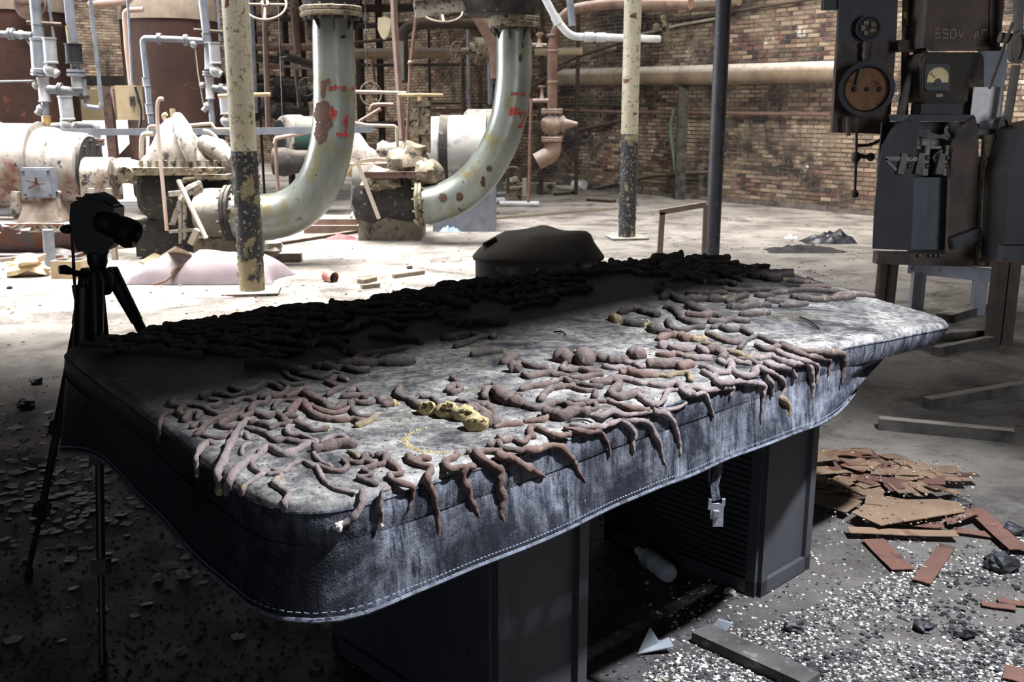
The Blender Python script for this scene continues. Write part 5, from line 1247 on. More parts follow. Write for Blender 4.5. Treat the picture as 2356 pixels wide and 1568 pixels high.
# dense dark pipework seen as tangles behind the first pipe
run('drain_pipe', [(632, 330, 13.5), (634, 318, 13.5), (690, 308, 13.5), (724, 298, 13.5)], 4.5, M_dust('pinkish_line', '#9c8578', '#876f63'), 'pinkish bent line left of the number one pipe')
run('drain_pipe', [(634, 320, 13.5), (637, 400, 13.5), (644, 470, 13.5)], 4, BP, 'brown upright of the bent line left of the number one pipe')
run('drain_pipe', [(810, 281, 13.2), (845, 288, 13.2), (912, 290, 13.2), (914, 325, 13.2), (917, 390, 13.2)], 4, PALE, 'pale line stepping down between the swept pipes')
run('drain_pipe', [(826, 280, 13.6), (876, 250, 13.6)], 4, COPPER, 'slanting copper line between the swept pipes')
run('drain_pipe', [(852, 255, 13.4), (856, 242, 13.4), (875, 240, 13.4), (905, 241, 13.4)], 4.5, COPPER, 'short copper elbow between the swept pipes')
def handwheel(c, ax, r, m, lab, spokes=5, tube=.09, a0=0, a1=6.2832):
    t = T('handwheel', lab, 'handwheel', c, 'spoked handwheels'); mb = MB().torus(c, ax, r, r*tube, 28, 8, a0, a1); t.part('rim', mb, m)
    x, y, d = frame(ax); s_ = MB()
    for k in range(spokes):
        a = a0+2*math.pi*k/spokes
        if a <= a1: s_.tube([c, c+(x*math.cos(a)+y*math.sin(a))*r], r*.07, 6)
    s_.lathe(c-d*r*.12, d, [(0, r*.2), (r*.24, r*.2)], 12); t.part('spokes', s_, m)
    st_ = MB().tube([c-d*r*.6, c+d*r*.9], r*.07, 8); t.part('spindle', st_, m); return t
c = D(1052, 118, 16.2); handwheel(c, (.75, -.66, .05), px_r(21, c), DARKP2 := M_dust('dusty_wheel', '#6b5b4e', '#807062', dust=('#b9ab9b', .2, .9)), 'small spoked handwheel before the brick wall', 6)
m = MB(); m.lathe(D(1060, 117, 16.2), (1, .3, 0), [(0, .04), (.12, .05), (.14, .13), (.2, .13), (.22, .2), (.3, .22), (.42, .2), (.44, .12), (.5, .12)], 14); m.wobble(.02, 8); one('valve_bonnet', m, CRUSTB, 'dusty valve body behind the small spoked handwheel', 'valve')
c = D(853, 216, 15.4); handwheel(c, (.5, -.85, .05), px_r(26, c), CRUSTB, 'dull spoked handwheel right of the number one pipe', 6)
c = D(1016, 25, 12.4); handwheel(c, (.1, -.55, .8), px_r(48, c), DARKP2, 'large tilted handwheel under the number two valve', 4, .05)
c = D(610, 10, 10.6); handwheel(c, (.1, -.75, .65), px_r(48, c), DARKP2, 'large tilted handwheel right of the cream column top', 4, .06)
c = D(706, 200, 15.4); handwheel(c, (.6, -.8, 0), px_r(20, c), CRUST, 'dark spoked handwheel left of the number one pipe', 5)
# brown pipe with check valve, white plastic pipe
YB = 15.0
t = T('check_valve_pipe', 'brown swept pipe dropping into a round check valve', 'pipe', D(1270, 430, YB))
P = fillet([D(1590, 8, YB-1.2), D(1400, 8, YB-.2), D(1300, 25, YB), D(1271, 90, YB), D(1271, 252, YB)], 1.1, 10); t.part('swept_pipe', MB().tube(P, px_r(12, P[-1]), 18), COPPER, smooth=50)
for y in (82, 118, 190):
    j = MB(); j.lathe(D(1271, y, YB), (0, 0, 1), [(-.02, px_r(12.2, P[-1])), (-.015, px_r(13.4, P[-1])), (.015, px_r(13.4, P[-1])), (.02, px_r(12.2, P[-1]))], 18); t.part('pipe_joint', j, COPPER)
CW = M_dust('dusty_valve', '#7a6356', '#907868', dust=('#d6cdc6', .15, .9), bump=.6)
for y in (256, 320):
    flange(t, D(1270, y, YB), (0, 0, 1), px_r(25, D(1270, y, YB)), px_r(11, D(1270, y, YB)), CW, 10)
t.part('valve_globe', MB().ball(D(1270, 287, YB), (px_r(26, D(1270, 287, YB)), px_r(26, D(1270, 287, YB)), px_r(24, D(1270, 287, YB))), 20, jit=.15), CW)
m = MB(); c = D(1290, 285, YB); m.lathe(c, (1, -.35, 0), [(0, px_r(18, c)), (.04, px_r(20, c)), (.08, px_r(12, c)), (.22, px_r(6, c)), (.26, px_r(4, c))], 14); t.part('side_bonnet', m, CW)
t.part('lower_elbow', MB().tube(fillet([D(1272, 326, YB), D(1272, 352, YB), D(1235, 372, YB)], .2), px_r(20, c), 16), CW)
m = MB(); m.tube([D(1220, 232, YB-.2), D(1262, 231, YB-.2)], .03, 8); m.lathe(D(1247, 231, YB-.2), (0, 0, 1), [(0, .05), (.03, .03), (.14, .02), (.18, .02), (.19, .06), (.21, .06)], 10); m.lathe(D(1241, 103, YB-.2), (0, 0, 1), [(-.03, .06), (.03, .03), (.10, .02), (.14, .06), (.17, .06)], 10); m.tube([D(1225, 103, YB-.2), D(1258, 104, YB-.2)], .025, 8); t.part('bleed_cocks', m, CW)
run('bleed_line', [(1222, 226, YB-.4), (1221, 270, YB-.4), (1216, 465, YB-.4)], 3.8, COPPER, 'thin copper coloured upright right of the number two pipe')
run('plastic_pipe', [(1250, -12, 14.0), (1280, 45, 14.0), (1312, 84, 14.0), (1400, 86, 14.2), (1516, 90, 14.6)], 9, WHITEPVC, 'white plastic pipe bending level before the brick wall')
for x, y, dx in ((1276, 36, 0), (1345, 85, 1), (1372, 86, 1)): m = MB(); p = D(x, y, 14.0); d_ = (D(x+(1 if dx else .5), y+(0 if dx else 1), 14.0)-p); m.lathe(p, d_, [(0, px_r(11, p)), (.12, px_r(11, p))], 14); one('pipe_coupling', m, WHITEPVC, {1276: 'white coupling on the slanting arm of the plastic pipe', 1345: 'first white coupling on the level arm of the plastic pipe', 1372: 'second white coupling on the level arm of the plastic pipe'}[x], 'coupling')
run('plastic_pipe', [(1310, -10, 14.6), (1317, 60, 14.6)], 8.5, GREYP, 'short grey plastic pipe behind the brown swept pipe')
# pipes fixed on the brick wall
def wrun(name, pts, r, m, lab, off=.25, grp=None, cat='pipe', fr=2):
    P = [on_wall(x, y, off) for x, y in pts]; R_ = px_r(r, P[len(P)//2]); return one(name, MB().tube(fillet(P, R_*fr), R_, 14), m, lab, cat, grp, smooth=50)
GRP = 'pipes along the brick wall'
LAG = M_dust('lagged_wall_pipe', '#8b7b68', '#6c5d4c', sc=2, rough=.9, bump=.5, dust=('#ddd2c5', .15, .75))
wrun('lagged_pipe', [(1285, 178), (1600, 172), (1935, 165)], 22, LAG, 'thick lagged pipe running along the brick wall', .45, GRP)
wrun('wall_pipe', [(1240, 250), (1428, 257), (1910, 263)], 4, BP, 'brown pipe on the brick wall below the thick lagged pipe', .12, GRP)
wrun('wall_pipe', [(1290, 240), (1430, 242), (1500, 240)], 2.5, DARKP, 'thin dark conduit on the brick wall', .08, GRP)
wrun('wall_pipe', [(1475, 55), (1600, 42), (1760, 15), (1935, -12)], 3, DARKP, 'thin dark conduit climbing the upper brick wall', .1, GRP)
wrun('wall_pipe', [(1470, 80), (1560, 58), (1660, 40)], 3, PALE, 'thin pale conduit crossing the upper brick wall', .1, GRP)
wrun('wall_pipe', [(1240, 175), (1330, 130), (1440, 95)], 3.2, DARKP, 'slanting dark rod behind the brown swept pipe', .3, GRP)
wrun('wall_pipe', [(1330, 300), (1420, 280), (1440, 275)], 4, DARKP, 'slanting dark pipe behind the second cream column', .2, GRP)
wrun('wall_pipe', [(1470, 17), (1540, 14), (1700, 2)], 10, LAG, 'brown pipe along the top of the brick wall', .4, GRP)
wrun('wall_pipe', [(1350, 438), (1500, 405), (1640, 396)], 4, DARKP, 'dark hose slung low along the brick wall', .15, GRP)
m = MB(); a = on_wall(1325, 455, 1.2); a.z = 0; m.tube([a, Vector((a.x, a.y, 3.4))], px_r(4.5, a), 8); one('thin_post', m, DARKP, 'thin dark post before the brick wall', 'post')
m = MB(); a = on_wall(1563, 457, .4); a.z = 0; h_ = D(1560, 190, a.y).z; m.bar(a, Vector((a.x, a.y, h_)), px_r(22, a), .12); one('wooden_post', m, M_dust('dark_timber', '#2d2a28', '#54504c', sc=7, rough=.9), 'dark wooden post holding the thick lagged pipe', 'post')
m = MB(); m.tube(catmull([on_wall(1552, 250, .4), on_wall(1543, 290, .4), on_wall(1548, 340, .4), on_wall(1556, 400, .4)], 5), .035, 8); one('hose', m, pm('green_hose', '#4d5a4c', '#5e6a5a', rough=.6), 'grey green hose hanging by the dark wooden post', 'hose')
m = MB(); a = on_wall(1525, 35, .5); m.tube([a, on_wall(1530, 62, .5)], .05, 8); m.bar(on_wall(1530, 62, .4), on_wall(1545, 112, .2), .12, .05); m.ball(on_wall(1510, 62, .5), .07, 8); one('pipe_bracket', m, CRUSTB, 'dusty bracket with a small flood lamp on the upper brick wall', 'bracket')
# small pot valve and pipe stand by the wall
m = MB(); c = G(1183, 463); m.lathe(c, (0, 0, 1), [(0, .12), (.02, .13), (.2, .13), (.22, .17), (.26, .17), (.27, .1), (.33, .08)], 16); m.ball(c+Vector((0, 0, .34)), (.14, .14, .09), 10, jit=.6); one('floor_valve', m, CRUSTB, 'crusted pot shaped floor valve behind the number two pipe', 'valve')
run('standpipe', [(1168, 445, 15.2), (1170, 385, 15.2), (1192, 386, 15.2), (1195, 412, 15.2)], 3.6, DARKP, 'small dark bent standpipe beside the pot shaped valve')
run('standpipe', [(1207, 450, 15.4), (1207, 410, 15.4)], 5.5, PALE, 'short pale pipe stub beside the pot shaped valve')
m = MB(); a = G(1200, 445); m.box((a.x+.15, a.y, .1), (1.0, .3, .2)); one('concrete_curb', m, CONC, 'low concrete curb under the copper upright', 'curb')
# ------------------------------------------------------------------ switchgear at the right
YE = 7.8
def rect(mb, x0, y0, x1, y1, Y, th):
    a, b = D(x0, y0, Y), D(x1, y1, Y); mb.prism([a, Vector((b.x, Y, a.z)), b, Vector((a.x, Y, b.z))], (0, th, 0)); return mb
t = T('meter_board', 'dark two tone steel board carrying two round meter sockets', 'switchboard', D(1985, 305, 8.2))
m = MB(); m.prism([D(1934, -40, 8.2), D(2068, -40, 8.2), D(2062, 98, 8.2), D(1927, 97, 8.2)], (0, .05, 0)); t.part('upper_plate', m, PANELB, label='blue black upper plate')
m = MB(); m.prism([D(1927, 97, 8.19), D(2062, 98, 8.19), D(2046, 309, 8.19), D(1915, 305, 8.19)], (0, .06, 0)); t.part('lower_plate', m, PANEL, label='rust brown lower plate')
m = MB(); rect(m, 1898, -20, 1935, 22, 8.25, .08); t.part('side_box', m, PANELB)
def socket(cx, cy, R0, depth, inner, lab):
    c = D(cx, cy, 8.18); ax = Vector((-.35, -.93, .0)).normalized(); R_ = px_r(R0, c); f = c + ax*depth
    m = MB(); m.lathe(c, ax, [(0, R_*.92), (depth*.5, R_*.86), (depth*.8, R_*.9), (depth*.82, R_), (depth, R_), (depth, R_*.84), (depth*.75, R_*.80), (depth*.7, R_*.78)], 32); o = t.part('meter_socket', m, PANELB, label=lab)
    m = MB(); m.lathe(c+ax*depth*.705, ax, [(0, R_*.775), (.008, R_*.77)], 28); t.part('socket_back', m, inner, parent=o); return o, c, ax, R_
o, c, ax, R_ = socket(1999, 66, 28, .10, BLACK, 'small round meter socket')
m = MB(); x, y, d = frame(ax)
for k in range(5): m.box(c+ax*.09+x*R_*.4*math.cos(k*1.26)+y*R_*.4*math.sin(k*1.26), (.03, .03, .03), k)
m.wobble(.01, 20); t.part('contacts', m, CRUSTB, parent=o)
o, c, ax, R_ = socket(1996, 206, 60, .26, pm('tan_rust_plate', '#6b4c38', '#8a6548', sc=12, rough=.85, layers=(('#4a3228', 9, .55, .65),)), 'large round meter socket with rusty back')
m = MB(); m.ball(c+ax*.195+x*R_*.45, .02, 8); m.ball(c+ax*.195-x*R_*.45, .02, 8); m.ball(c+ax*.195, .018, 8); m.bar(c+ax*.20+Vector((-.06, 0, .16)), c+ax*.20+Vector((-.08, 0, .03)), .012, .01); t.part('contacts', m, BLACK, parent=o)
m = MB(); m.lathe(D(1996, 96, 8.1), (0, 0, -1), [(0, .03), (.03, .04), (.05, .03), (.10, .035), (.14, .025)], 10); t.part('nipple', m, PANEL)
m = MB(); m.tube([D(1972, 268, 8.05), D(1970, 345, 8.05), D(1967, 440, 8.05)], px_r(3.5, D(1970, 300, 8)), 8); m.lathe(D(1970, 350, 8.05), (0, 0, -1), [(0, .02), (.02, .035), (.06, .035), (.08, .02)], 10); m.tube([D(1970, 358, 8.05), D(2000, 361, 8.05)], .018, 7); m.ball(D(2003, 361, 8.05), .035, 8); m.lathe(D(1967, 438, 8.05), (0, 0, -1), [(0, .014), (.02, .03), (.05, .03), (.06, .01)], 10)
m.tube(catmull([D(1974, 335, 8.05), D(2000, 333, 8.05), D(2025, 322, 8.05), D(2034, 310, 8.05)], 4), .014, 6); m.tube([D(1952, 268, 8.05), D(1952, 312, 8.05)], .018, 7)
one('drop_conduit', m, PANEL, 'thin drop conduit with small valve below the large meter socket', 'conduit')
# conduits
CY = pm('flaking_conduit', '#3a3029', '#4b4036', sc=9, rough=.8, layers=(('#a59a72', 9, .58, .64),))
for i, (x0, x1, r, lab) in enumerate(((2086, 2080, 9, 'flaking conduit right of the meter board'), (2114, 2106, 9, 'dark conduit left of the stencilled box'))):
    one('conduit_pipe', MB().tube([D(x0, -30, 8.15), D(x1, 275, 8.15)], px_r(r, D(x0, 0, 8.15)), 12), CY if i == 0 else DARKP, lab, 'conduit', smooth=50)
m = MB(); m.bar(D(2064, 106, 8.05), D(2132, 106, 8.05), .05, .09); one('pipe_clamp', m, CY, 'flaking clamp strap across the two conduits', 'clamp')
one('conduit_pipe', MB().tube(fillet([D(2128, 118, 8.0), D(2092, 185, 8.0), D(2082, 215, 8.0), D(2068, 285, 8.0)], .3), px_r(10, D(2090, 200, 8)), 12), pm('grey_conduit', '#57524e', '#6a6560', rough=.8), 'slanting grey conduit left of the dial meter box', 'conduit', smooth=50)
# stencilled box
t = T('switch_box', 'brown steel box stencilled 550 V AC above the dial meter', 'electrical box', D(2220, 112, YE))
m = MB(); rect(m, 2138, -40, 2300, 110, YE, .35); t.part('box_body', m, PANEL)
m = MB(); m.bar(D(2134, 112, YE-.01), D(2306, 112, YE-.01), .05, .03); m.bar(D(2280, -40, YE-.01), D(2278, 110, YE-.01), .02, .02); t.part('box_lip', m, PANEL)
m = MB()
for s_ in text_px('550V.AC', 2150, 24, 12, 20, 6, .02, 1):
    for p, q in zip(s_[:-1], s_[1:]): m.bar(D(p[0], p[1], YE-.004), D(q[0], q[1], YE-.004), .008, .012, up=(0, -1, 0))
t.part('stencil', m, pm('faded_tan_paint', '#a8927a', '#6d5c4e', sc=30, rough=.9), label='faded tan stencilled 550 V AC', smooth=None)
m = MB(); rect(m, 2188, 80, 2214, 98, YE-.006, .006); t.part('rating_plate', m, PANELB)
# dial meter box
t = T('dial_meter', 'black rounded meter box with a cream dial', 'meter', D(2190, 260, YE))
def rbox(x0, y0, x1, y1, Y, th, rad):
    P = [D(x0, y0, Y), D(x1, y0, Y), D(x1, y1, Y), D(x0, y1, Y)]; return roundpoly(P, [rad]*4, 4)
m = MB(); m.prism(rbox(2118, 120, 2264, 238, YE, 0, .06), (0, .3, 0)); P = rbox(2124, 126, 2258, 232, YE-.03, 0, .05); m.prism(P, (0, .03, 0)); t.part('meter_case', m, pm('dusty_black_case', '#231c19', '#33291f', rough=.7, layers=(('#5f5346', 6, .6, .7),), dust=('#5e5247', .4, .9)), smooth=30)
m = MB(); m.prism(rbox(2131, 147, 2186, 208, YE-.07, 0, .015), (0, .05, 0)); o = t.part('dial_case', m, BLACK)
m = MB(); c = D(2159, 172, YE-.075); w_ = px_r(24, c); P = [Vector((c.x+w_*math.cos(a), c.y, c.z-.02+w_*.95*math.sin(a))) for a in np.linspace(0, math.pi, 14)] + [Vector((c.x-w_, c.y, c.z-.055)), Vector((c.x+w_, c.y, c.z-.055))]
m.prism(P, (0, .004, 0)); t.part('dial_face', m, pm('cream_dial', '#d8c08a', '#e2cd9c', rough=.6, bump=.02), parent=o, label='cream dial face')
m = MB(); m.bar(c+Vector((-.06, -.004, .012)), c+Vector((-.025, -.004, -.02)), .006, .003, up=(0, 1, 0)); m.lathe(c+Vector((0, -.003, -.052)), (0, -1, 0), [(0, .026), (.004, .026)], 14)
for a in np.linspace(.35, 2.79, 9): m.bar(c+Vector((w_*.80*math.cos(a), -.003, -.02+w_*.78*math.sin(a))), c+Vector((w_*.92*math.cos(a), -.003, -.02+w_*.88*math.sin(a))), .0035, .002, up=(0, 1, 0))
t.part('dial_needle', m, BLACK, parent=o)
m = MB(); rect(m, 2154, 216, 2169, 223, YE-.036, .006); t.part('name_plate', m, CREAMB)
m = MB(); rect(m, 2120, 238, 2246, 264, YE+.02, .2); t.part('lower_case', m, PANELB)
# open starter cabinet
t = T('starter_cabinet', 'open motor starter cabinet with curved side cheeks and bare contacts', 'cabinet', D(2150, 575, 7.5))
ck = [(2120, 264), (2085, 272), (2052, 296), (2030, 335), (2021, 390), (2012, 480), (2008, 572), (2096, 576)]
m = MB(); P = [D(x, y, 7.5) for x, y in ck]+[D(2103, 420, 7.5), D(2110, 330, 7.5)]; m.prism(P, (0, .012, 0)); t.part('left_cheek', m, PANELB, smooth=None)
m = MB(); P = [D(x, y, 7.45) for x, y in ((2244, 268), (2216, 286), (2196, 320), (2188, 370), (2184, 480), (2180, 582), (2212, 596), (2250, 585), (2252, 300))]; m.prism(P, (0, .05, 0)); t.part('right_cheek', m, PANEL, smooth=None)
m = MB(); m.prism([D(2090, 264, 7.48), D(2242, 264, 7.48), D(2238, 279, 7.48), D(2094, 279, 7.48)], (0, .4, 0)); t.part('hood', m, PANELB)
m = MB(); rect(m, 2030, 280, 2240, 410, 7.85, .03); t.part('upper_back', m, BLACK)
m = MB(); rect(m, 2092, 408, 2182, 574, 7.6, .03); t.part('lower_back', m, pm('dull_blue_steel', '#3e4450', '#50555f', sc=3, rough=.6, stretch=(3, 1, .5)), label='dull blue steel lower panel')
m = MB(); m.bar(D(2042, 338, 7.6), D(2190, 339, 7.6), .03, .02); m.bar(D(2034, 364, 7.5), D(2124, 366, 7.5), .03, .03); m.bar(D(2068, 322, 7.7), D(2186, 322, 7.7), .04, .08); m.bar(D(2034, 364, 7.5), D(2070, 400, 7.5), .03, .02); t.part('bus_bars', m, BARE)
for i, x in enumerate((2078, 2118, 2165)):
    m = MB(); p = D(x, 372, 7.5); m.bar(p+Vector((0, 0, .06)), p+Vector((-.03, -.03, -.09)), .045, .04); m.ball(p+Vector((.05, 0, -.03)), .022, 8); m.ball(p+Vector((.05, 0, .03)), .022, 8); m.bar(p+Vector((.05, .02, -.1)), p+Vector((.05, .02, .12)), .03, .03); t.part('contact_finger', m, BARE)
for i, pts in enumerate((((2090, 335), (2110, 315), (2135, 300), (2140, 340)), ((2100, 300), (2150, 310), (2190, 322)), ((2180, 290), (2176, 300), (2185, 315), (2196, 325)), ((2105, 308), (2150, 316), (2180, 308)), ((2168, 345), (2150, 362), (2165, 380)))):
    t.part('wire', MB().tube(catmull([D(x, y, 7.55) for x, y in pts], 5), .011, 6), pm('wire_grey', '#55555a', '#6e6e72', rough=.6))
m = MB(); m.bar(D(2014, 592, 7.5), D(2300, 598, 7.5), .10, .09); m.wobble(.008, 9); t.part('base_rail', m, PANEL)
m = MB()
for x in (2115, 2140, 2152, 2162): m.ball(D(x, 588, 7.43), .016, 6)
t.part('rail_bolts', m, BARE, kind='stuff')
for x, r, y1 in ((2034, 12, 700), (2058, 12, 705)):
    a = D(x, 585, 7.55); m = MB().tube([a, Vector((a.x-.01, a.y, 0))], px_r(r, a), 12); t.part('pipe_leg', m, DARKP)
m = MB(); m.bar(D(2190, 560, 7.4), D(2262, 535, 7.4), .05, .09); m.wobble(.01, 9); t.part('latch_arm', m, PANELB)
# pale backing board, frame and card
t = T('grey_frame', 'pale grey steel frame with two legs behind the starter cabinet', 'frame', G(2180, 720))
m = MB(); m.bar(D(2090, 613, 8.0), D(2284, 634, 7.7), .05, .10); t.part('cross_rail', m, GREYF)
for x, Y in ((2115, 7.95), (2258, 7.75)):
    a = D(x, 625, Y); m = MB().bar(a, Vector((a.x, a.y, 0)), .10, .06); t.part('frame_leg', m, GREYF)
for x0, x1, y0, y1, Y in ((2216, 2262, 360, 606, 8.0), (2280, 2330, 300, 606, 8.02), (2090, 2180, 560, 582, 8.0), (2252, 2300, 112, 300, 8.1)):
    m = MB(); rect(m, x0, y0, x1, y1, Y, .02); t.part('backing_sheet', m, GREYF)
m = MB(); rect(m, 2240, 200, 2297, 284, 7.7, .008); M_CARD = pm('white_card', '#d9dada', '#eceaea', sc=20, rough=.6, bump=.03, layers=(('#b09a7c', 40, .70, .74),)); one('white_card', m, M_CARD, 'clean white card wedged right of the dial meter box', 'card')
m = MB(); m.bar(D(2278, 310, 7.4), D(2262, 610, 7.4), .085, .085); m.wobble(.006, 14); one('angle_post', m, CRUSTB, 'crusted brown steel angle post right of the starter cabinet', 'post')
t = T('conduit_fittings', 'dark conduit run with two oval inspection fittings at far right', 'conduit', D(2330, 300, 7.5))
m = MB(); m.tube([D(2338, 150, 7.5), D(2318, 275, 7.5)], px_r(10, D(2330, 200, 7.5)), 12); m.tube([D(2344, -20, 7.5), D(2342, 80, 7.5)], .035, 10); m.tube([D(2240, 306, 7.5), D(2305, 313, 7.5)], px_r(12, D(2270, 306, 7.5)), 12); m.tube([D(2300, 86, 7.55), D(2340, 90, 7.55)], px_r(12, D(2320, 86, 7.5)), 12); t.part('conduit_run', m, pm('grey_conduit', '', ''))
for (cx, cy, rx, ry) in ((2347, 108, 14, 33), (2310, 300, 13, 30)):
    c = D(cx, cy, 7.42); k = mpp(c); P = [Vector((c.x+rx*k*math.cos(a), c.y, c.z+ry*k*(math.sin(a)))) for a in np.linspace(0, 2*math.pi, 24, endpoint=False)]
    m = MB(); m.tube(P+[P[0]], .016, 6, cap=False); m.prism([p+Vector((0, .03, 0)) for p in P], (0, .08, 0)); t.part('inspection_fitting', m, pm('grey_conduit', '', ''))
m = MB(); m.tube([D(2330, 52, 7.45), D(2276, 204, 7.45)], .012, 7); one('thin_rod', m, BARE, 'thin bright rod slanting down to the white card', 'rod')
t = T('dark_cabinet', 'black cabinet cut off by the right picture border', 'cabinet', G(2340, 840))
m = MB(); a = D(2322, 330, 7.0); m.prism([D(2352, 300, 7.0), D(2322, 400, 7.0), D(2310, 610, 7.0), D(2470, 610, 7.0), D(2470, 270, 7.0)], (0, .5, 0)); t.part('cabinet_side', m, BLACK, smooth=None)
m = MB(); rect(m, 2312, 566, 2400, 610, 6.9, .1); t.part('tray', m, PANELB)
for x in (2304, 2330):
    a = D(x, 600, 6.75); m = MB().bar(a, Vector((a.x, a.y, 0)), .085, .085); t.part('cabinet_leg', m, DARKP)
# ------------------------------------------------------------------ tripod and camera
TC = Vector((-1.29, 3.07, 0))
t = T('tripod', 'black photo tripod standing behind the left end of the table', 'tripod', TC)
apex = D(228, 640, 3.07)
feet = [G(65, 1332), G(237, 1530), Vector((-.93, 3.42, 0))]
for i, f in enumerate(feet):
    d = (f-apex); hub = apex + Vector((d.x, d.y, 0)).normalized()*.045
    dd = f-hub; o = None
    m = MB(); m.tube([hub+Vector((0, 0, .03)), hub, hub+dd*.14], [.016, .025, .019], 12); m.tube([hub+dd*.12, hub+dd*.48], .0165, 14); o = t.part('leg', m, PLASTIC)
    m = MB(); m.tube([hub+dd*.46, hub+dd*.76], .0125, 12); m.tube([hub+dd*.74, f+Vector((0, 0, .02))], .0095, 12); t.part('leg_tube', m, BLACK, parent=o)
    for k in (.47, .75):
        m = MB(); c = hub+dd*k; m.bar(c-dd.normalized()*.022, c+dd.normalized()*.022, .044, .040); m.bar(c+Vector((.02, -.01, .012)), c+Vector((.026, -.012, -.018)), .014, .012); t.part('leg_clamp', m, PLASTIC, parent=o)
    m = MB(); m.lathe(f, dd*-1, [(0, .010), (.01, .014), (.03, .013), (.045, .010)], 12); t.part('rubber_foot', m, PLASTIC, parent=o)
m = MB(); m.lathe(apex-Vector((0, 0, .05)), (0, 0, 1), [(0, .03), (.02, .045), (.06, .045), (.08, .03)], 18); t.part('spider', m, PLASTIC)
m = MB(); m.tube([apex-Vector((0, 0, .22)), apex+Vector((0, 0, .17))], .013, 14); t.part('centre_column', m, BLACK)
sl_ = MB(); sl_.tube([apex+Vector((-.035, -.03, -.02)), apex+Vector((-.055, -.04, -.25)), apex+Vector((-.075, -.05, -.38))], [.028, .034, .026], 12); t.part('foam_grip', sl_, PLASTIC)
hd = MB(); c = apex+Vector((0, 0, .03)); hd.lathe(c, (0, 0, 1), [(0, .022), (.02, .03), (.05, .03), (.06, .02), (.085, .02), (.09, .026), (.10, .026)], 16); t.part('pan_head', hd, PLASTIC)
ha = MB(); p = D(205, 632, 3.05); ha.tube([p, D(172, 628, 3.02), D(160, 622, 3.0)], [.012, .010, .009], 10); ha.tube([D(162, 624, 3.0), D(150, 620, 2.99), D(136, 620, 2.98)], [.012, .015, .013], 10); t.part('pan_handle', ha, PLASTIC)
t = T('camera', 'black camera with a long lens mounted on the tripod', 'camera', D(222, 582, 3.07))
YC = 3.07
def cbox(pts, th, dy=0): return MB().prism([D(x, y, YC-th/2+dy) for x, y in pts], (0, th, 0))
m = cbox([(162, 470), (170, 464), (186, 458), (236, 462), (262, 480), (262, 560), (244, 576), (180, 578), (174, 570), (166, 530), (160, 512)], .085); m.wobble(.003, 20); t.part('camera_body', m, PLASTIC, smooth=30)
m = cbox([(182, 462), (190, 452), (200, 447), (226, 444), (246, 454), (262, 470), (262, 484), (184, 480)], .05); t.part('prism_hump', m, PLASTIC, smooth=30)
m = MB(); m.cyl(D(206, 452, YC), D(206, 446, YC), .014, 14); m.cyl(D(184, 459, YC), D(184, 454, YC), .012, 14); t.part('dials', m, BLACK)
a, b = D(232, 506, YC-.02), D(308, 538, YC-.06); m = MB(); L = (b-a).length; R_ = px_r(29, a); m.lathe(a, b-a, [(0, R_*.9), (L*.12, R_*1.0), (L*.15, R_*.96), (L*.38, R_*1.02), (L*.42, R_*.95), (L*.62, R_*.97), (L*.64, R_*1.05), (L*.92, R_*1.07), (L, R_*1.0), (L, R_*.8), (L*.93, R_*.74)], 30); o = t.part('lens', m, PLASTIC)
m = MB(); m.prism([D(254, 548, YC-.03), D(304, 556, YC-.07), D(304, 570, YC-.07), D(286, 570, YC-.06), D(262, 556, YC-.03)], (0, .05, 0)); t.part('lens_hood', m, PLASTIC, parent=o)
m = MB(); m.ball(D(155, 527, YC-.02), (.022, .02, .014), 12); t.part('eyecup', m, PLASTIC)
m = MB(); P = catmull([D(165, 530, YC-.03), D(168, 580, YC-.03), D(171, 640, YC-.03), D(176, 700, YC-.04)], 5)
for p, q in zip(P[:-1], P[1:]): m.bar(p, q, .009, .003, up=(0, 1, 0))
m.bar(D(172, 655, YC-.03), D(178, 690, YC-.03), .018, .006); t.part('strap', m, PLASTIC); m = MB()
P = catmull([D(250, 560, YC), D(244, 585, YC), D(236, 600, YC)], 4)
for p, q in zip(P[:-1], P[1:]): m.bar(p, q, .009, .003, up=(0, 1, 0))
t.part('strap', m, PLASTIC)
m = MB(); c = D(222, 577, YC); m.box(c, (.06, .05, .012)); t.part('quick_plate', m, BLACK)
# ------------------------------------------------------------------ tub, bracket and floor litter
YU = 7.0
t = T('covered_tub', 'dark oval tub with a dented domed lid behind the table', 'tub', G(1240, 700))
c = D(1239, 588, YU); a_ = px_r(151, c); b_ = .26
def oval(s, z, n=40): return [Vector((c.x+a_*s*math.cos(k*2*math.pi/n)*(abs(math.cos(k*2*math.pi/n))**-.25 if abs(math.cos(k*2*math.pi/n)) > .01 else 1), YU+.05+b_*s*math.sin(k*2*math.pi/n), z)) for k in range(n)]
def stack(rs):
    m = MB(); n = len(rs[0]); m.add([p for r in rs for p in r], [(i*n+k, i*n+(k+1) % n, (i+1)*n+(k+1) % n, (i+1)*n+k) for i in range(len(rs)-1) for k in range(n)]+[tuple(range(n))[::-1], tuple((len(rs)-1)*n+k for k in range(n))]); return m
def soval(s, z): return [Vector((c.x+(p.x-c.x)/max(1e-6, max(abs(q.x-c.x) for q in oval(1, 0)))*a_*s, YU+.05+b_*s*math.sin(k*2*math.pi/40), z)) for k, p in enumerate(oval(1, z))]
m = stack([soval(.95, 0), soval(.955, .1), soval(.97, c.z-.02), soval(.985, c.z)]); t.part('tub_body', m, TUBM := pm('sooty_tub', '#171413', '#26211f', sc=3, rough=.75, bump=.4, layers=(('#6c6a6c', 2.4, .58, .7),)))
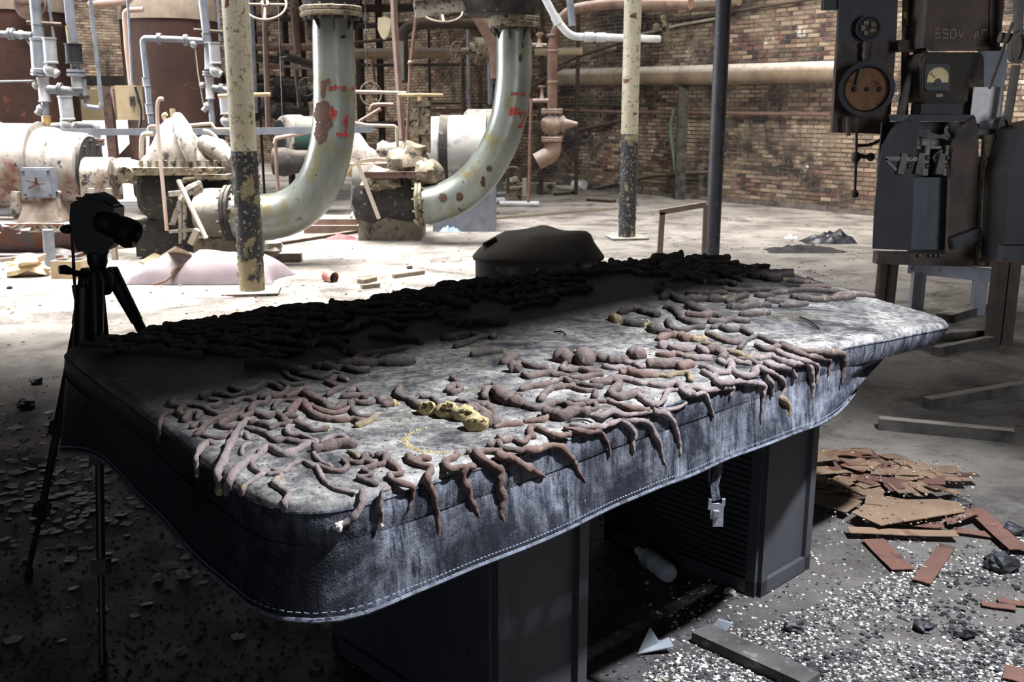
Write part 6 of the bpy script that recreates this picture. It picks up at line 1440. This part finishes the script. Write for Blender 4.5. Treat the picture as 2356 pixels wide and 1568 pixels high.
lid = stack([soval(1.0, c.z-.03), soval(1.015, c.z-.015), soval(1.0, c.z), soval(.93, c.z+.035), soval(.80, c.z+.085), soval(.66, c.z+.135), soval(.55, c.z+.155), soval(.30, c.z+.165), soval(.10, c.z+.165)])
for p in lid.v:
    h_ = (p.z-c.z)/.165
    if h_ > .05: p.x += .10*h_*h_; p.z += .05*h_*noise.noise(Vector((p.x*4.3, p.y*4, 2)))+.02*h_
t.part('tub_lid', lid, pm('sooty_lid', '#1c1714', '#2b241f', sc=4, rough=.85, bump=.4), smooth=50)
m = MB(); m.bar(D(1112, 562, YU-.02), D(1142, 547, YU-.02), .06, .02); t.part('lid_tab', m, TUBM)
m = MB(); P = [D(1514, 590, 9.6), D(1524, 488, 9.6), D(1624, 470, 9.6)]; m.bar(P[0]-Vector((0, 0, .45)), P[1], .05, .05); m.bar(P[1]-Vector((.03, 0, 0)), P[2], .05, .05); m.bar(D(1624, 470, 9.6), D(1624, 470, 9.6)-Vector((0, 0, .95)), .04, .04); one('bent_bracket', m, DARKP2, 'dark bent steel bracket standing beside the dark flaking column', 'bracket')
# mauve sack
c = G(468, 652); c.y += .25
def sack(u, v):
    w_ = .66*(1-.06*math.cos(v*3)); x = u*w_; e = max(0, 1-abs(u)**3.2)*max(0, 1-abs(v)**2.6); h = .27*e**.6
    h *= 1-.35*math.exp(-((u+.28)/.10)**2)*(1 if v < 0 else .5) ; h *= 1+.25*noise.noise(Vector((u*2.2, v*2.2, 1)))
    return c + Vector((x+.06*v, v*.34*(1-.12*u*u), max(.005, h)))
n = 28; m = MB(); m.add([sack(-1+2*i/n, -1+2*j/n) for i in range(n+1) for j in range(n+1)], [(i*(n+1)+j, (i+1)*(n+1)+j, (i+1)*(n+1)+j+1, i*(n+1)+j+1) for i in range(n) for j in range(n)])
t = T('mauve_sack', 'plump mauve sack lying on the floor left of the cream column', 'sack', c)
t.part('sack_body', m, M_dust('mauve_cloth', '#857a80', '#968a8f', sc=6, rough=.95, bump=.5, bs=120, dust=('#b9adaf', .5, 1.1)), smooth=90)
m = MB(); p = sack(-.28, -.78); m.tube(catmull([p+Vector((-.02, -.06, -.03)), p+Vector((0, -.03, .03)), p+Vector((.04, .06, .05))], 4), .022, 7); m.tube(catmull([p+Vector((0, -.04, 0)), p+Vector((-.06, -.12, -.06)), p+Vector((-.16, -.16, -.09))], 4), .012, 6); t.part('tie_cord', m, BP)
# cardboard, blocks and rubble around
def flat(name, pts, th, m, lab, cat, grp=None, z=0, wob=.004):
    P = [G(*p[:2], (p[2] if len(p) > 2 else z)+.004) for p in pts]; q = MB().prism(P, (0, 0, th)); q.wobble(wob, 5) if wob else None
    for v in q.v: v.z = max(v.z, .003)
    return one(name, q, m, lab, cat, grp, smooth=None)
CARD = pm('tan_cardboard', '#8d8268', '#a1967c', sc=5, rough=.9)
flat('cardboard_flap', [(340, 610), (404, 570, .35), (470, 600, .12), (430, 612)], .02, CARD, 'bent cardboard flap leaning behind the mauve sack', 'cardboard')
flat('cardboard_sheet', [(322, 604), (356, 583, .05), (372, 592, .05), (340, 612)], .015, CARD, 'flat cardboard strip left of the bent flap', 'cardboard')
m = MB(); a, b = G(118, 642), G(190, 642); cx_ = (a+b)/2; m.box((cx_.x, cx_.y+.12, .085), (b.x-a.x, .22, .17), -.08); t = T('cinder_block', 'yellowish cinder block with two holes at far left', 'block', cx_); t.part('block_body', m, pm('tan_block', '#9d8a6c', '#b5a285', sc=9, rough=.95, bump=.8))
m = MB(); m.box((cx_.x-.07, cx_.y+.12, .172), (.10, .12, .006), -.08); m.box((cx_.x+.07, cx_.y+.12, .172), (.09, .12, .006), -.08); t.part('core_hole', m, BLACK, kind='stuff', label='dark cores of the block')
m = MB(); p = G(55, 638); m.ball(p+Vector((0, .1, .09)), (.20, .13, .10), 14, jit=.9, seed=2); m.wobble(.03, 7); one('crumpled_bag', m, pm('tan_paper', '#c0a884', '#d6c2a0', sc=6, rough=.9, bump=.5), 'crumpled tan paper bag at far left', 'bag', smooth=25)
m = MB(); p = G(116, 612); m.tube([p+Vector((0, 0, .0)), D(110, 528, p.y)], .055, 16); one('pipe_stub', m, GREYP, 'upright grey plastic pipe stub before the steel base', 'pipe')
m = MB(); m.tube([G(150, 592)+Vector((-.12, .1, .05)), G(150, 592)+Vector((.08, -.1, .05))], .05, 14); one('pipe_stub', m, WHITEPVC, 'short pale pipe offcut behind the cinder block', 'pipe')
m = MB(); a, b = G(641, 603), G(691, 603); cc = (a+b)/2; m.box((cc.x, cc.y+.06, .045), (b.x-a.x, .11, .09), .05); m.wobble(.006, 9); one('loose_brick', m, CONC, 'dark loose brick on the floor right of the cream column', 'brick')
m = MB(); a = G(603, 600); m.ball(a+Vector((.06, .15, .10)), (.16, .12, .10), 12, jit=.5); one('rubble_lump', m, CONC, 'grey concrete lump just right of the cream column', 'rubble', smooth=30)
# tin can
p = G(760, 648); t = T('tin_can', 'empty red and white tin can lying open on the pale floor', 'can', p); k = .055; d = Vector((.75, -.6, -.1)).normalized(); m = MB(); a = p+Vector((-.05, .05, k)); m.lathe(a, d, [(0, k*.9), (.005, k), (.12, k), (.121, k*.93), (.02, k*.9)], 20); t.part('can_wall', m, pm('can_print', '#c9a79b', '#b5615a', sc=14, rough=.5, layers=(('#e2d6a8', 20, .58, .64),)))
m = MB(); m.lathe(a+d*.03, d, [(0, k*.88), (.004, k*.85)], 18); m.ball(a+d*.11+Vector((.0, 0, -.015)), .022, 8, jit=.5); t.part('can_inside', m, BLACK)
def rag(name, x, y, w_, d_, h_, m, lab, cat='rag', seed=0, fold=5):
    p = G(x, y); n = 14; q = MB(); q.add([p+Vector(((i/n-.5)*w_*(1+.2*noise.noise(Vector((i*.4, j*.4, seed)))), (j/n-.5)*d_, max(.004, h_*(.3+.9*abs(noise.noise(Vector((i/n*fold, j/n*fold*.6, seed+.5)))))*(1-abs(i/n*2-1)**3)*(1-abs(j/n*2-1)**3)))) for i in range(n+1) for j in range(n+1)], [(i*(n+1)+j, (i+1)*(n+1)+j, (i+1)*(n+1)+j+1, i*(n+1)+j+1) for i in range(n) for j in range(n)])
    return one(name, q, m, lab, cat, smooth=35)
rag('red_rag', 785, 549, .36, .16, .10, pm('faded_red_cloth', '#8d5358', '#a36a6c', sc=9, rough=.9), 'faded red rag on the floor between the swept pipes', seed=1)
rag('blue_rag', 1035, 533, .26, .16, .10, pm('faded_blue_cloth', '#7a93a8', '#9fb2c0', sc=9, rough=.9), 'pale blue rag on the floor below the number two pipe', seed=4)
rag('pink_litter', 495, 682, .34, .14, .04, pm('pink_plastic', '#d1a5a8', '#dcc0c4', sc=16, rough=.6), 'crumpled pink wrapper by the foot of the cream column', 'litter', seed=6)
BAG = pm('black_plastic_bag', '#26272d', '#3c3e46', sc=8, rough=.32, bump=.3)
rag('black_bag', 1905, 557, .62, .34, .20, BAG, 'crumpled black plastic bag before the brick wall', 'bag', seed=8, fold=7)
rag('black_bag', 1850, 577, .85, .34, .09, pm('dark_cloth', '#2d2b2c', '#4a4645', sc=8, rough=.9), 'flat dark cloth heap in front of the black plastic bag', 'rag', seed=12, fold=7)
rag('white_wrapper', 1820, 549, .18, .12, .08, pm('white_wrap', '#b9b6b8', '#d2cfd0', rough=.5), 'small white wrapper left of the black plastic bag', 'litter', seed=14)
p = G(840, 552); t = T('plastic_bottle', 'small clear bottle with orange cap by the second plinth', 'bottle', p); m = MB(); a = p+Vector((-.02, .05, .04)); m.lathe(a, (1, .1, 0), [(0, .02), (.01, .03), (.04, .04), (.12, .04), (.13, .03)], 14); t.part('bottle_body', m, WHITEPVC); m = MB(); m.lathe(a-Vector((.025, 0, 0)), (1, .1, 0), [(0, .02), (.025, .02)], 10); t.part('bottle_cap', m, pm('orange_cap', '#c9603a', '#d5764c', rough=.5), label='orange bottle cap')
for i, (x0, y0, x1, y1, r, m, lab) in enumerate(((1150, 474, 1240, 475, .045, WHITEPVC, 'white plastic pipe lying behind the tub'), (1135, 470, 1158, 468, .055, WHITEPVC, 'short thick white pipe end left of the lying plastic pipe'), (1120, 452, 1165, 448, .035, WHITEPVC, 'white pipe offcut below the pot shaped valve'), (1285, 422, 1345, 424, .03, PALE, 'pale stick on the floor at the foot of the brick wall'), (1270, 436, 1330, 440, .05, PALE, 'pale plank on the floor by the thin dark post'), (1320, 434, 1345, 436, .09, WHITEPVC, 'short wide white pipe piece by the thin dark post'), (1275, 450, 1320, 446, .03, DARKP, 'bent dark hose end on the floor by the thin dark post'), (1350, 462, 1415, 466, .03, DARKP, 'dark bar on the floor behind the second cream column'))):
    a, b = G(x0, y0), G(x1, y1); q = MB().tube([a+Vector((0, 0, r)), b+Vector((0, 0, r))], r, 12); one('floor_pipe', q, m, lab, 'pipe', 'pipes lying on the floor')
WOOD = pm('grey_driftwood', '#857a6b', '#9c9283', sc=5, rough=.9, stretch=(1, 6, 1))
for i, (x0, y0, x1, y1, w_, lab) in enumerate(((1005, 512, 1145, 492, .07, 'long pale batten on the floor under the number two pipe'), (985, 517, 1420, 482, .05, 'long thin floor strip running behind the tub'), (625, 566, 830, 534, .08, 'dark floor strip between the two plinths'), (0, 602, 330, 566, .08, 'dusty pipe line along the floor before the left motor'), (832, 664, 872, 660, .05, 'thin wood chip on the pale floor behind the table'), (905, 640, 975, 630, .04, 'pale split stick on the floor left of the tub'), (830, 652, 860, 645, .08, 'tan wood scrap near the tin can'))):
    a, b = G(x0, y0), G(x1, y1); q = MB().bar(a+Vector((0, 0, .02)), b+Vector((0, 0, .02)), w_, .035); one('wood_strip', q, DARKP if 'dark' in lab else WOOD, lab, 'wood')
flat('tan_sheet', [(1000, 505), (1040, 478, .15), (1075, 500), (1030, 512)], .02, WOOD, 'tan board leaning under the number two pipe', 'board')
m = MB(); m.prism([G(1072, 500), G(1122, 500), Vector((*G(1110, 490).xy, .18)), Vector((*G(1085, 488).xy, .24))], (0, .02, 0)); one('pale_plate', m, WHITEP, 'pale triangular plate propped under the number two pipe', 'plate', smooth=None)
# ------------------------------------------------------------------ near floor: rusty plates, chips, charcoal, bottle
RP = pm('rusty_plate', '#625042', '#7a6451', sc=3, rough=.85, bump=.6, bs=50, layers=(('#56331f', 5, .55, .66), ('#2c211c', 26, .66, .69), ('#c0aa86', 34, .65, .70)))
RPD = pm('dark_rusty_plate', '#4c352e', '#63453b', sc=3, rough=.85, bump=.6, bs=50, layers=(('#2f2320', 6, .54, .66), ('#b9aa94', 40, .66, .70)))
def c7(x, y): return (1256+x/2.142, 1000+y/2.142)
def strip(x0, y0, x1, y1, w_, m, lab, z=.012, tilt=0, grp='rusty sheet strips beside the far pedestal', name='rusty_strip'):
    a, b = G(*c7(x0, y0)), G(*c7(x1, y1)); a.z = z; b.z = z+tilt; d = (b-a).normalized(); s_ = Vector((-d.y, d.x, 0))*w_/2
    q = MB(); n = 6; rows = []
    for i in range(n+1):
        p = a.lerp(b, i/n)+Vector((0, 0, .0015*math.sin(i*1.1+x0))); rows += [p-s_, p+s_]
    q.add(rows+[p-Vector((0, 0, .003)) for p in rows], [(2*i, 2*i+2, 2*i+3, 2*i+1) for i in range(n)]+[(2*n+2+2*i, 2*n+2+2*i+1, 2*n+2+2*i+3, 2*n+2+2*i+2) for i in range(n)]+[(0, 1, 2*n+3, 2*n+2), (2*n, 4*n+2, 4*n+3, 2*n+1)]+[(2*i, 2*n+2+2*i, 2*n+4+2*i, 2*i+2) for i in range(n)]+[(2*i+1, 2*i+3, 2*n+5+2*i, 2*n+3+2*i) for i in range(n)])
    return one(name, q, m, lab, 'strip', grp, smooth=None)
strip(1490, 503, 2022, 522, .055, RP, 'long tan rusty strip lying lowest of the strip heap', .03)
strip(2105, 395, 2330, 600, .075, RPD, 'dark red strip running to the right picture border', .03)
strip(1610, 530, 1760, 680, .085, RPD, 'dark rusty strip under the long tan strip, left of two', .014)
strip(1975, 560, 1850, 740, .06, RPD, 'dark rusty strip under the long tan strip, right of two', .014)
strip(1730, 442, 1960, 470, .07, RPD, 'dark strip between the long tan strip and the big plate', .02)
strip(1970, 462, 2110, 430, .05, RPD, 'short raised dark strip right of the big plate', .03, .02)
strip(2010, 485, 2215, 510, .05, RPD, 'dark thin strip right of the long tan strip', .016)
strip(2145, 842, 2315, 868, .035, RPD, 'short red strip on the bare concrete, lower of two', .012)
strip(2225, 828, 2370, 846, .035, RPD, 'short red strip on the bare concrete, upper of two', .012)
strip(2255, 1180, 2390, 1215, .08, RPD, 'rusty strip at the bottom right corner of the picture', .012)
flat('rusty_plate', [c7(*p) for p in ((1505, 385), (1650, 448), (2065, 380), (2040, 335), (1940, 320), (1780, 322), (1640, 300))], .004, RP, 'big tan rusty plate with a notched edge in the strip heap', 'plate', None, .045, 0)
flat('rusty_plate', [c7(*p) for p in ((1290, 330), (1480, 385), (1560, 330), (1400, 280), (1300, 290))], .004, RP, 'tan rusty plate close against the far pedestal', 'plate', None, .03, 0)
flat('rusty_plate', [c7(*p) for p in ((1570, 340), (1660, 350), (1665, 285), (1580, 290))], .004, RP, 'small square rusty plate behind the big notched plate', 'plate', None, .05, 0)
rnd.seed(23)
spots = []
for i in range(60):
    for _ in range(30):
        x, y = rnd.uniform(1295, 2060), rnd.uniform(110, 330)
        if y > 110 + max(0, (x-1650))*.35 and all(abs(x-a)+2.2*abs(y-b) > 46 for a, b in spots): break
    spots.append((x, y))
spots.sort(key=lambda s_: s_[1]*1000//60*10000+s_[0])
for i, (x, y) in enumerate(spots):
    an = rnd.choice([0.1, .25, 1.1, .9, 2.4, 0.0, 2.7]); L_ = rnd.uniform(60, 130)
    strip(x-L_*.6*math.cos(an), y-L_*.3*math.sin(an), x+L_*.6*math.cos(an), y+L_*.3*math.sin(an), rnd.uniform(.05, .11), RP if rnd.random() < .7 else RPD,
          'rusty sheet strip in the jumbled heap right of the far pedestal', rnd.uniform(.012, .05), rnd.uniform(-.006, .02), 'jumbled rusty strips', 'rusty_strip')
def chip_mat(name, cols):
    t_ = NT(name); cr = t_.n.new('ShaderNodeValToRGB'); e = cr.color_ramp; e.interpolation = 'CONSTANT'
    e.elements[0].color = lin(cols[0]); e.elements[1].position = 1/len(cols); e.elements[1].color = lin(cols[1])
    for i in range(2, len(cols)): k = e.elements.new(i/len(cols)); k.color = lin(cols[i])
    t_.link(t_.g.outputs['Random Per Island'], cr.inputs[0]); return t_.done(cr.outputs[0], .8, 0, t_.bump(t_.noise(120), .4, .003))
def chips(n, place, size, name, m, lab):
    q = MB()
    for i in range(n):
        p = place()
        if p is None: continue
        s_ = size()*(.5+rnd.random()); a = rnd.random()*6.28; k = rnd.choice((3, 4, 4, 5)); h_ = s_*rnd.uniform(.25, .8)
        P = [p+Vector((s_*math.cos(a+j*6.28/k)*rnd.uniform(.6, 1), s_*math.sin(a+j*6.28/k)*rnd.uniform(.6, 1), h_*rnd.uniform(.3, 1))) for j in range(k)]
        q.add(P+[Vector((u.x*1.0, u.y, p.z-.001)) for u in P], [tuple(range(k))]+[(j, k+j, k+(j+1) % k, (j+1) % k) for j in range(k)])
    return one(name, q, m, lab, 'rubble', kind='stuff', smooth=None)
def pR():
    x, y = rnd.uniform(1480, 2400), rnd.uniform(1215, 1600)
    d = noise.noise(Vector((x*.006, y*.012, 0)))*.9+.6
    if y < 1568 - (x-1500)*.40 - 30 and rnd.random() > .2: return None
    if x > 2150 and 1330 < y < 1440 and rnd.random() > .12: return None
    return G(x, y) if rnd.random() < d else None
chips(22000, pR, lambda: .0058, 'plaster_chips', chip_mat('white_and_black_chips', ['#b9b6b4', '#7d7b7c', '#5d5b5e', '#2a2a2d', '#d2d0ce', '#45444a', '#8d8478', '#1d1d20', '#333238']), 'white and black plaster chips strewn over the floor at lower right')
def pH():
    x, y = c7(rnd.uniform(1300, 2120), rnd.uniform(120, 440)); p = G(x, y, .052); return p if noise.noise(Vector((x*.01, y*.02, 9))) > -.1 else None
chips(380, pH, lambda: .005, 'plate_grit', chip_mat('plate_grit', ['#b9b0a4', '#2a2725', '#8d8072', '#1d1b1a', '#6b5a4a']), 'grit and crumbs lying on the rusty plate heap')
def pR2():
    x, y = rnd.uniform(1600, 2380), rnd.uniform(1240, 1600); return G(x, y) if noise.noise(Vector((x*.008, y*.016, 5))) > .05 and y > 1600-(x-1500)*.42 else None
chips(2600, pR2, lambda: .009, 'charcoal_bits', chip_mat('charcoal_bits', ['#17171a', '#202126', '#2e2f36', '#15151a']), 'black charcoal bits strewn among the white chips')
chips(3800, lambda: G(rnd.uniform(-40, 1500), rnd.uniform(860, 1620)), lambda: .006, 'soot_grit', chip_mat('dark_grit', ['#1b1a1c', '#2a2829', '#3a3738', '#141416', '#4a4848']), 'fine dark grit over the sooty floor under the table')
def pB():
    x, y = rnd.uniform(-20, 2000), rnd.triangular(470, 820, 600); return G(x, y) if noise.noise(Vector((x*.006, y*.02, 3))) > -.05 else None
chips(1500, pB, lambda: .012, 'floor_grit', chip_mat('brown_grit', ['#6b6058', '#8f857a', '#3a3633', '#a89a8a', '#55473e']), 'brown grit and crumbs strewn over the pale back floor')
# paint flakes by the tripod
FLK = [pm('slate_flake', '#75777c', '#8b8d93', sc=9, rough=.35), pm('pale_flake', '#a5a6aa', '#c0c0c2', sc=9, rough=.4), pm('dark_flake', '#4c4d51', '#5a5b60', sc=9, rough=.3)]
pro = []
for k in range(9):
    q = MB(); n = rnd.choice((4, 5, 6)); P = [Vector((math.cos(j*6.28/n)*rnd.uniform(.6, 1), math.sin(j*6.28/n)*rnd.uniform(.5, .9), rnd.uniform(.02, .30))) for j in range(n)]; q.prism(P, (0, 0, .06)); pro.append(q.mesh('paint_flake', FLK[k % 3], smooth=None))
for i in range(290):
    if i < 245: x, y = rnd.gauss(170, 105), rnd.gauss(1125, 62)
    else: x, y = rnd.uniform(-20, 560), rnd.uniform(930, 1500)
    if x < -30: x = -x
    p = G(x, y); s_ = rnd.uniform(.012, .040)
    o = bpy.data.objects.new('paint_flake', pro[rnd.randrange(9)]); COL.objects.link(o); o.location = p; o.scale = (s_, s_, s_*.8); o.rotation_euler = (rnd.uniform(-.12, .12), rnd.uniform(-.12, .12), rnd.random()*6.28)
    tag(o, 'curled slate paint flake on the dark floor around the tripod feet', 'flake', 'paint flakes around the tripod feet')
COAL = pm('charcoal', '#17181c', '#2a2c33', sc=20, rough=.45, bump=1.0, bs=40)
for i, (x, y, s_, lab) in enumerate(((87, 883, .035, 'dark stone chunk left of the tripod on the floor'), (420, 1328, .025, 'small grey stone chip below the table skirt, right of two'), (362, 1335, .022, 'small grey stone chip below the table skirt, left of two'), (60, 940, .05, 'black cinder heap left of the tripod'),
        (2305, 1312, .06, 'large black cinder with tan edge near the right border'), (2330, 1230, .045, 'black cinder beside the dark red strip'), (2285, 1288, .03, 'black cinder just above the large tan edged one'), (1828, 1452, .03, 'black charred splinter on the white chips'), (2125, 1450, .03, 'charcoal splinter among the chips right of centre'), (2220, 1465, .03, 'charcoal lump at right among the chips'),
        (2010, 1083, .03, 'grey stone lying on the rusty heap'), (1950, 1145, .028, 'grey nut shaped stone on the rusty plates'), (1680, 1366, .022, 'pale shard standing beside the far pedestal foot'), (1890, 1140, .022, 'small grey pipe nipple against the far pedestal'), (2200, 1175, .05, 'black rag like cinder at the edge of the heap'), (942, 618, .03, 'small black lump on the pale floor left of the tub'), (22, 664, .03, 'small dark stone on the pale floor at far left'), (675, 592, .05, 'black lump beside the loose brick'))):
    p = G(x, y); q = MB().ball(p+Vector((0, 0, s_*.45)), (s_, s_*.7, s_*.55), 10, jit=.9, seed=i); q.wobble(s_*.25, 30, i); one('cinder_lump', q, COAL if 'black' in lab or 'char' in lab or 'dark' in lab else CONC, lab, 'stone', smooth=None)
# water bottle under the table
a, b = G(1472, 1268, .035), G(1543, 1322, .04); d = (b-a); L = d.length; t = T('water_bottle', 'dusty clear plastic bottle lying beneath the table', 'bottle', G(1510, 1330))
BOT = NT('dusty_clear_plastic'); BOT.b.inputs['Transmission Weight'].default_value = .3; BOT.b.inputs['IOR'].default_value = 1.2; BOTM = BOT.done(lin('#c9d0da'), .25, 0, BOT.bump(BOT.noise(40), .2, .004))
R_ = .034; m = MB(); m.lathe(a, d, [(L*.0, R_*.4), (L*.06, R_*.42), (L*.10, R_*.55), (L*.2, R_*.9), (L*.28, R_), (L*.45, R_*.97), (L*.47, R_*.9), (L*.5, R_*.98), (L*.66, R_*.98), (L*.68, R_*.9), (L*.71, R_*1.0), (L*.92, R_*1.0), (L*.98, R_*.85), (L, R_*.6)], 24); t.part('bottle_body', m, BOTM, smooth=50)
m = MB(); m.lathe(a-d*.07, d, [(0, R_*.42), (L*.01, R_*.46), (L*.07, R_*.46), (L*.075, R_*.4)], 16); t.part('bottle_cap', m, WHITEPVC)
m = MB(); m.lathe(a+d*.30, d, [(0, R_*1.01), (L*.17, R_*1.0)], 24); t.part('bottle_label', m, pm('torn_label', '#6d7788', '#858d9b', sc=20, rough=.6), label='faded bluish paper label')
# plank, shards
a, b = G(1592, 1478), G(1850, 1600); d = (b-a).normalized(); n_p = Vector((d.y, -d.x, 0))
q = MB(); q.bar(a+Vector((.03, .03, .018)), b+Vector((.03, .03, .018)), .085, .036); q.wobble(.006, 9); one('charred_plank', q, pm('charred_wood', '#2a2828', '#4a4848', sc=5, rough=.85, bump=.8, layers=(('#6d6b6b', 18, .58, .66),)), 'charred plank lying at the bottom edge of the chips', 'plank')
def shard(x, y, pts, m, lab):
    p = G(x, y); q = MB().prism([p+Vector(v) for v in pts], (.004, .004, .003)); return one('shard', q, m, lab, 'shard', smooth=None)
GL = pm('grey_shard', '#6e747c', '#858b93', rough=.3)
t = T('folded_shard', 'grey folded shard standing beneath the table near the charred plank', 'shard', G(1505, 1510))
p = G(1505, 1508); t.part('upright_face', MB().prism([p+Vector((-.05, .01, .0)), p+Vector((-.012, .03, .075)), p+Vector((.02, .03, .02))], (.004, .004, 0)), GL, smooth=None); t.part('flat_face', MB().prism([p+Vector((-.05, .0, .004)), p+Vector((.06, .01, .022)), p+Vector((.05, .05, .03)), p+Vector((-.02, .03, .01))], (0, 0, .004)), GL, smooth=None)
shard(1652, 1466, [(-.05, 0, 0), (.0, .02, .05), (.05, .03, .03), (.03, .02, .01)], GL, 'dark curled shard at the edge of the table shadow')
shard(28, 988, [(-.04, 0, .004), (.0, .03, .014), (.05, .02, .006), (.02, -.02, .004)], FLK[1], 'pale flat stone flake alone left of the tripod leg')
# timbers in the dark at right
for i, (x0, y0, x1, y1, w_, lab) in enumerate(((1940, 800, 2260, 775, .09, 'dark timber lying in the shade beyond the bare table end'), (2130, 940, 2356, 900, .06, 'dark timber in the shade at far right'), (2150, 818, 2280, 792, .05, 'short dark batten in the shade behind the right table corner'), (2020, 985, 2330, 1015, .06, 'dark pole on the floor behind the rusty heap'), (2170, 740, 2300, 700, .12, 'dark board under the pale grey frame'))):
    a, b = G(x0, y0), G(x1, y1); one('timber', MB().bar(a+Vector((0, 0, .03)), b+Vector((0, 0, .03)), w_, .06), M_dust('dark_timber', '', ''), lab, 'timber')
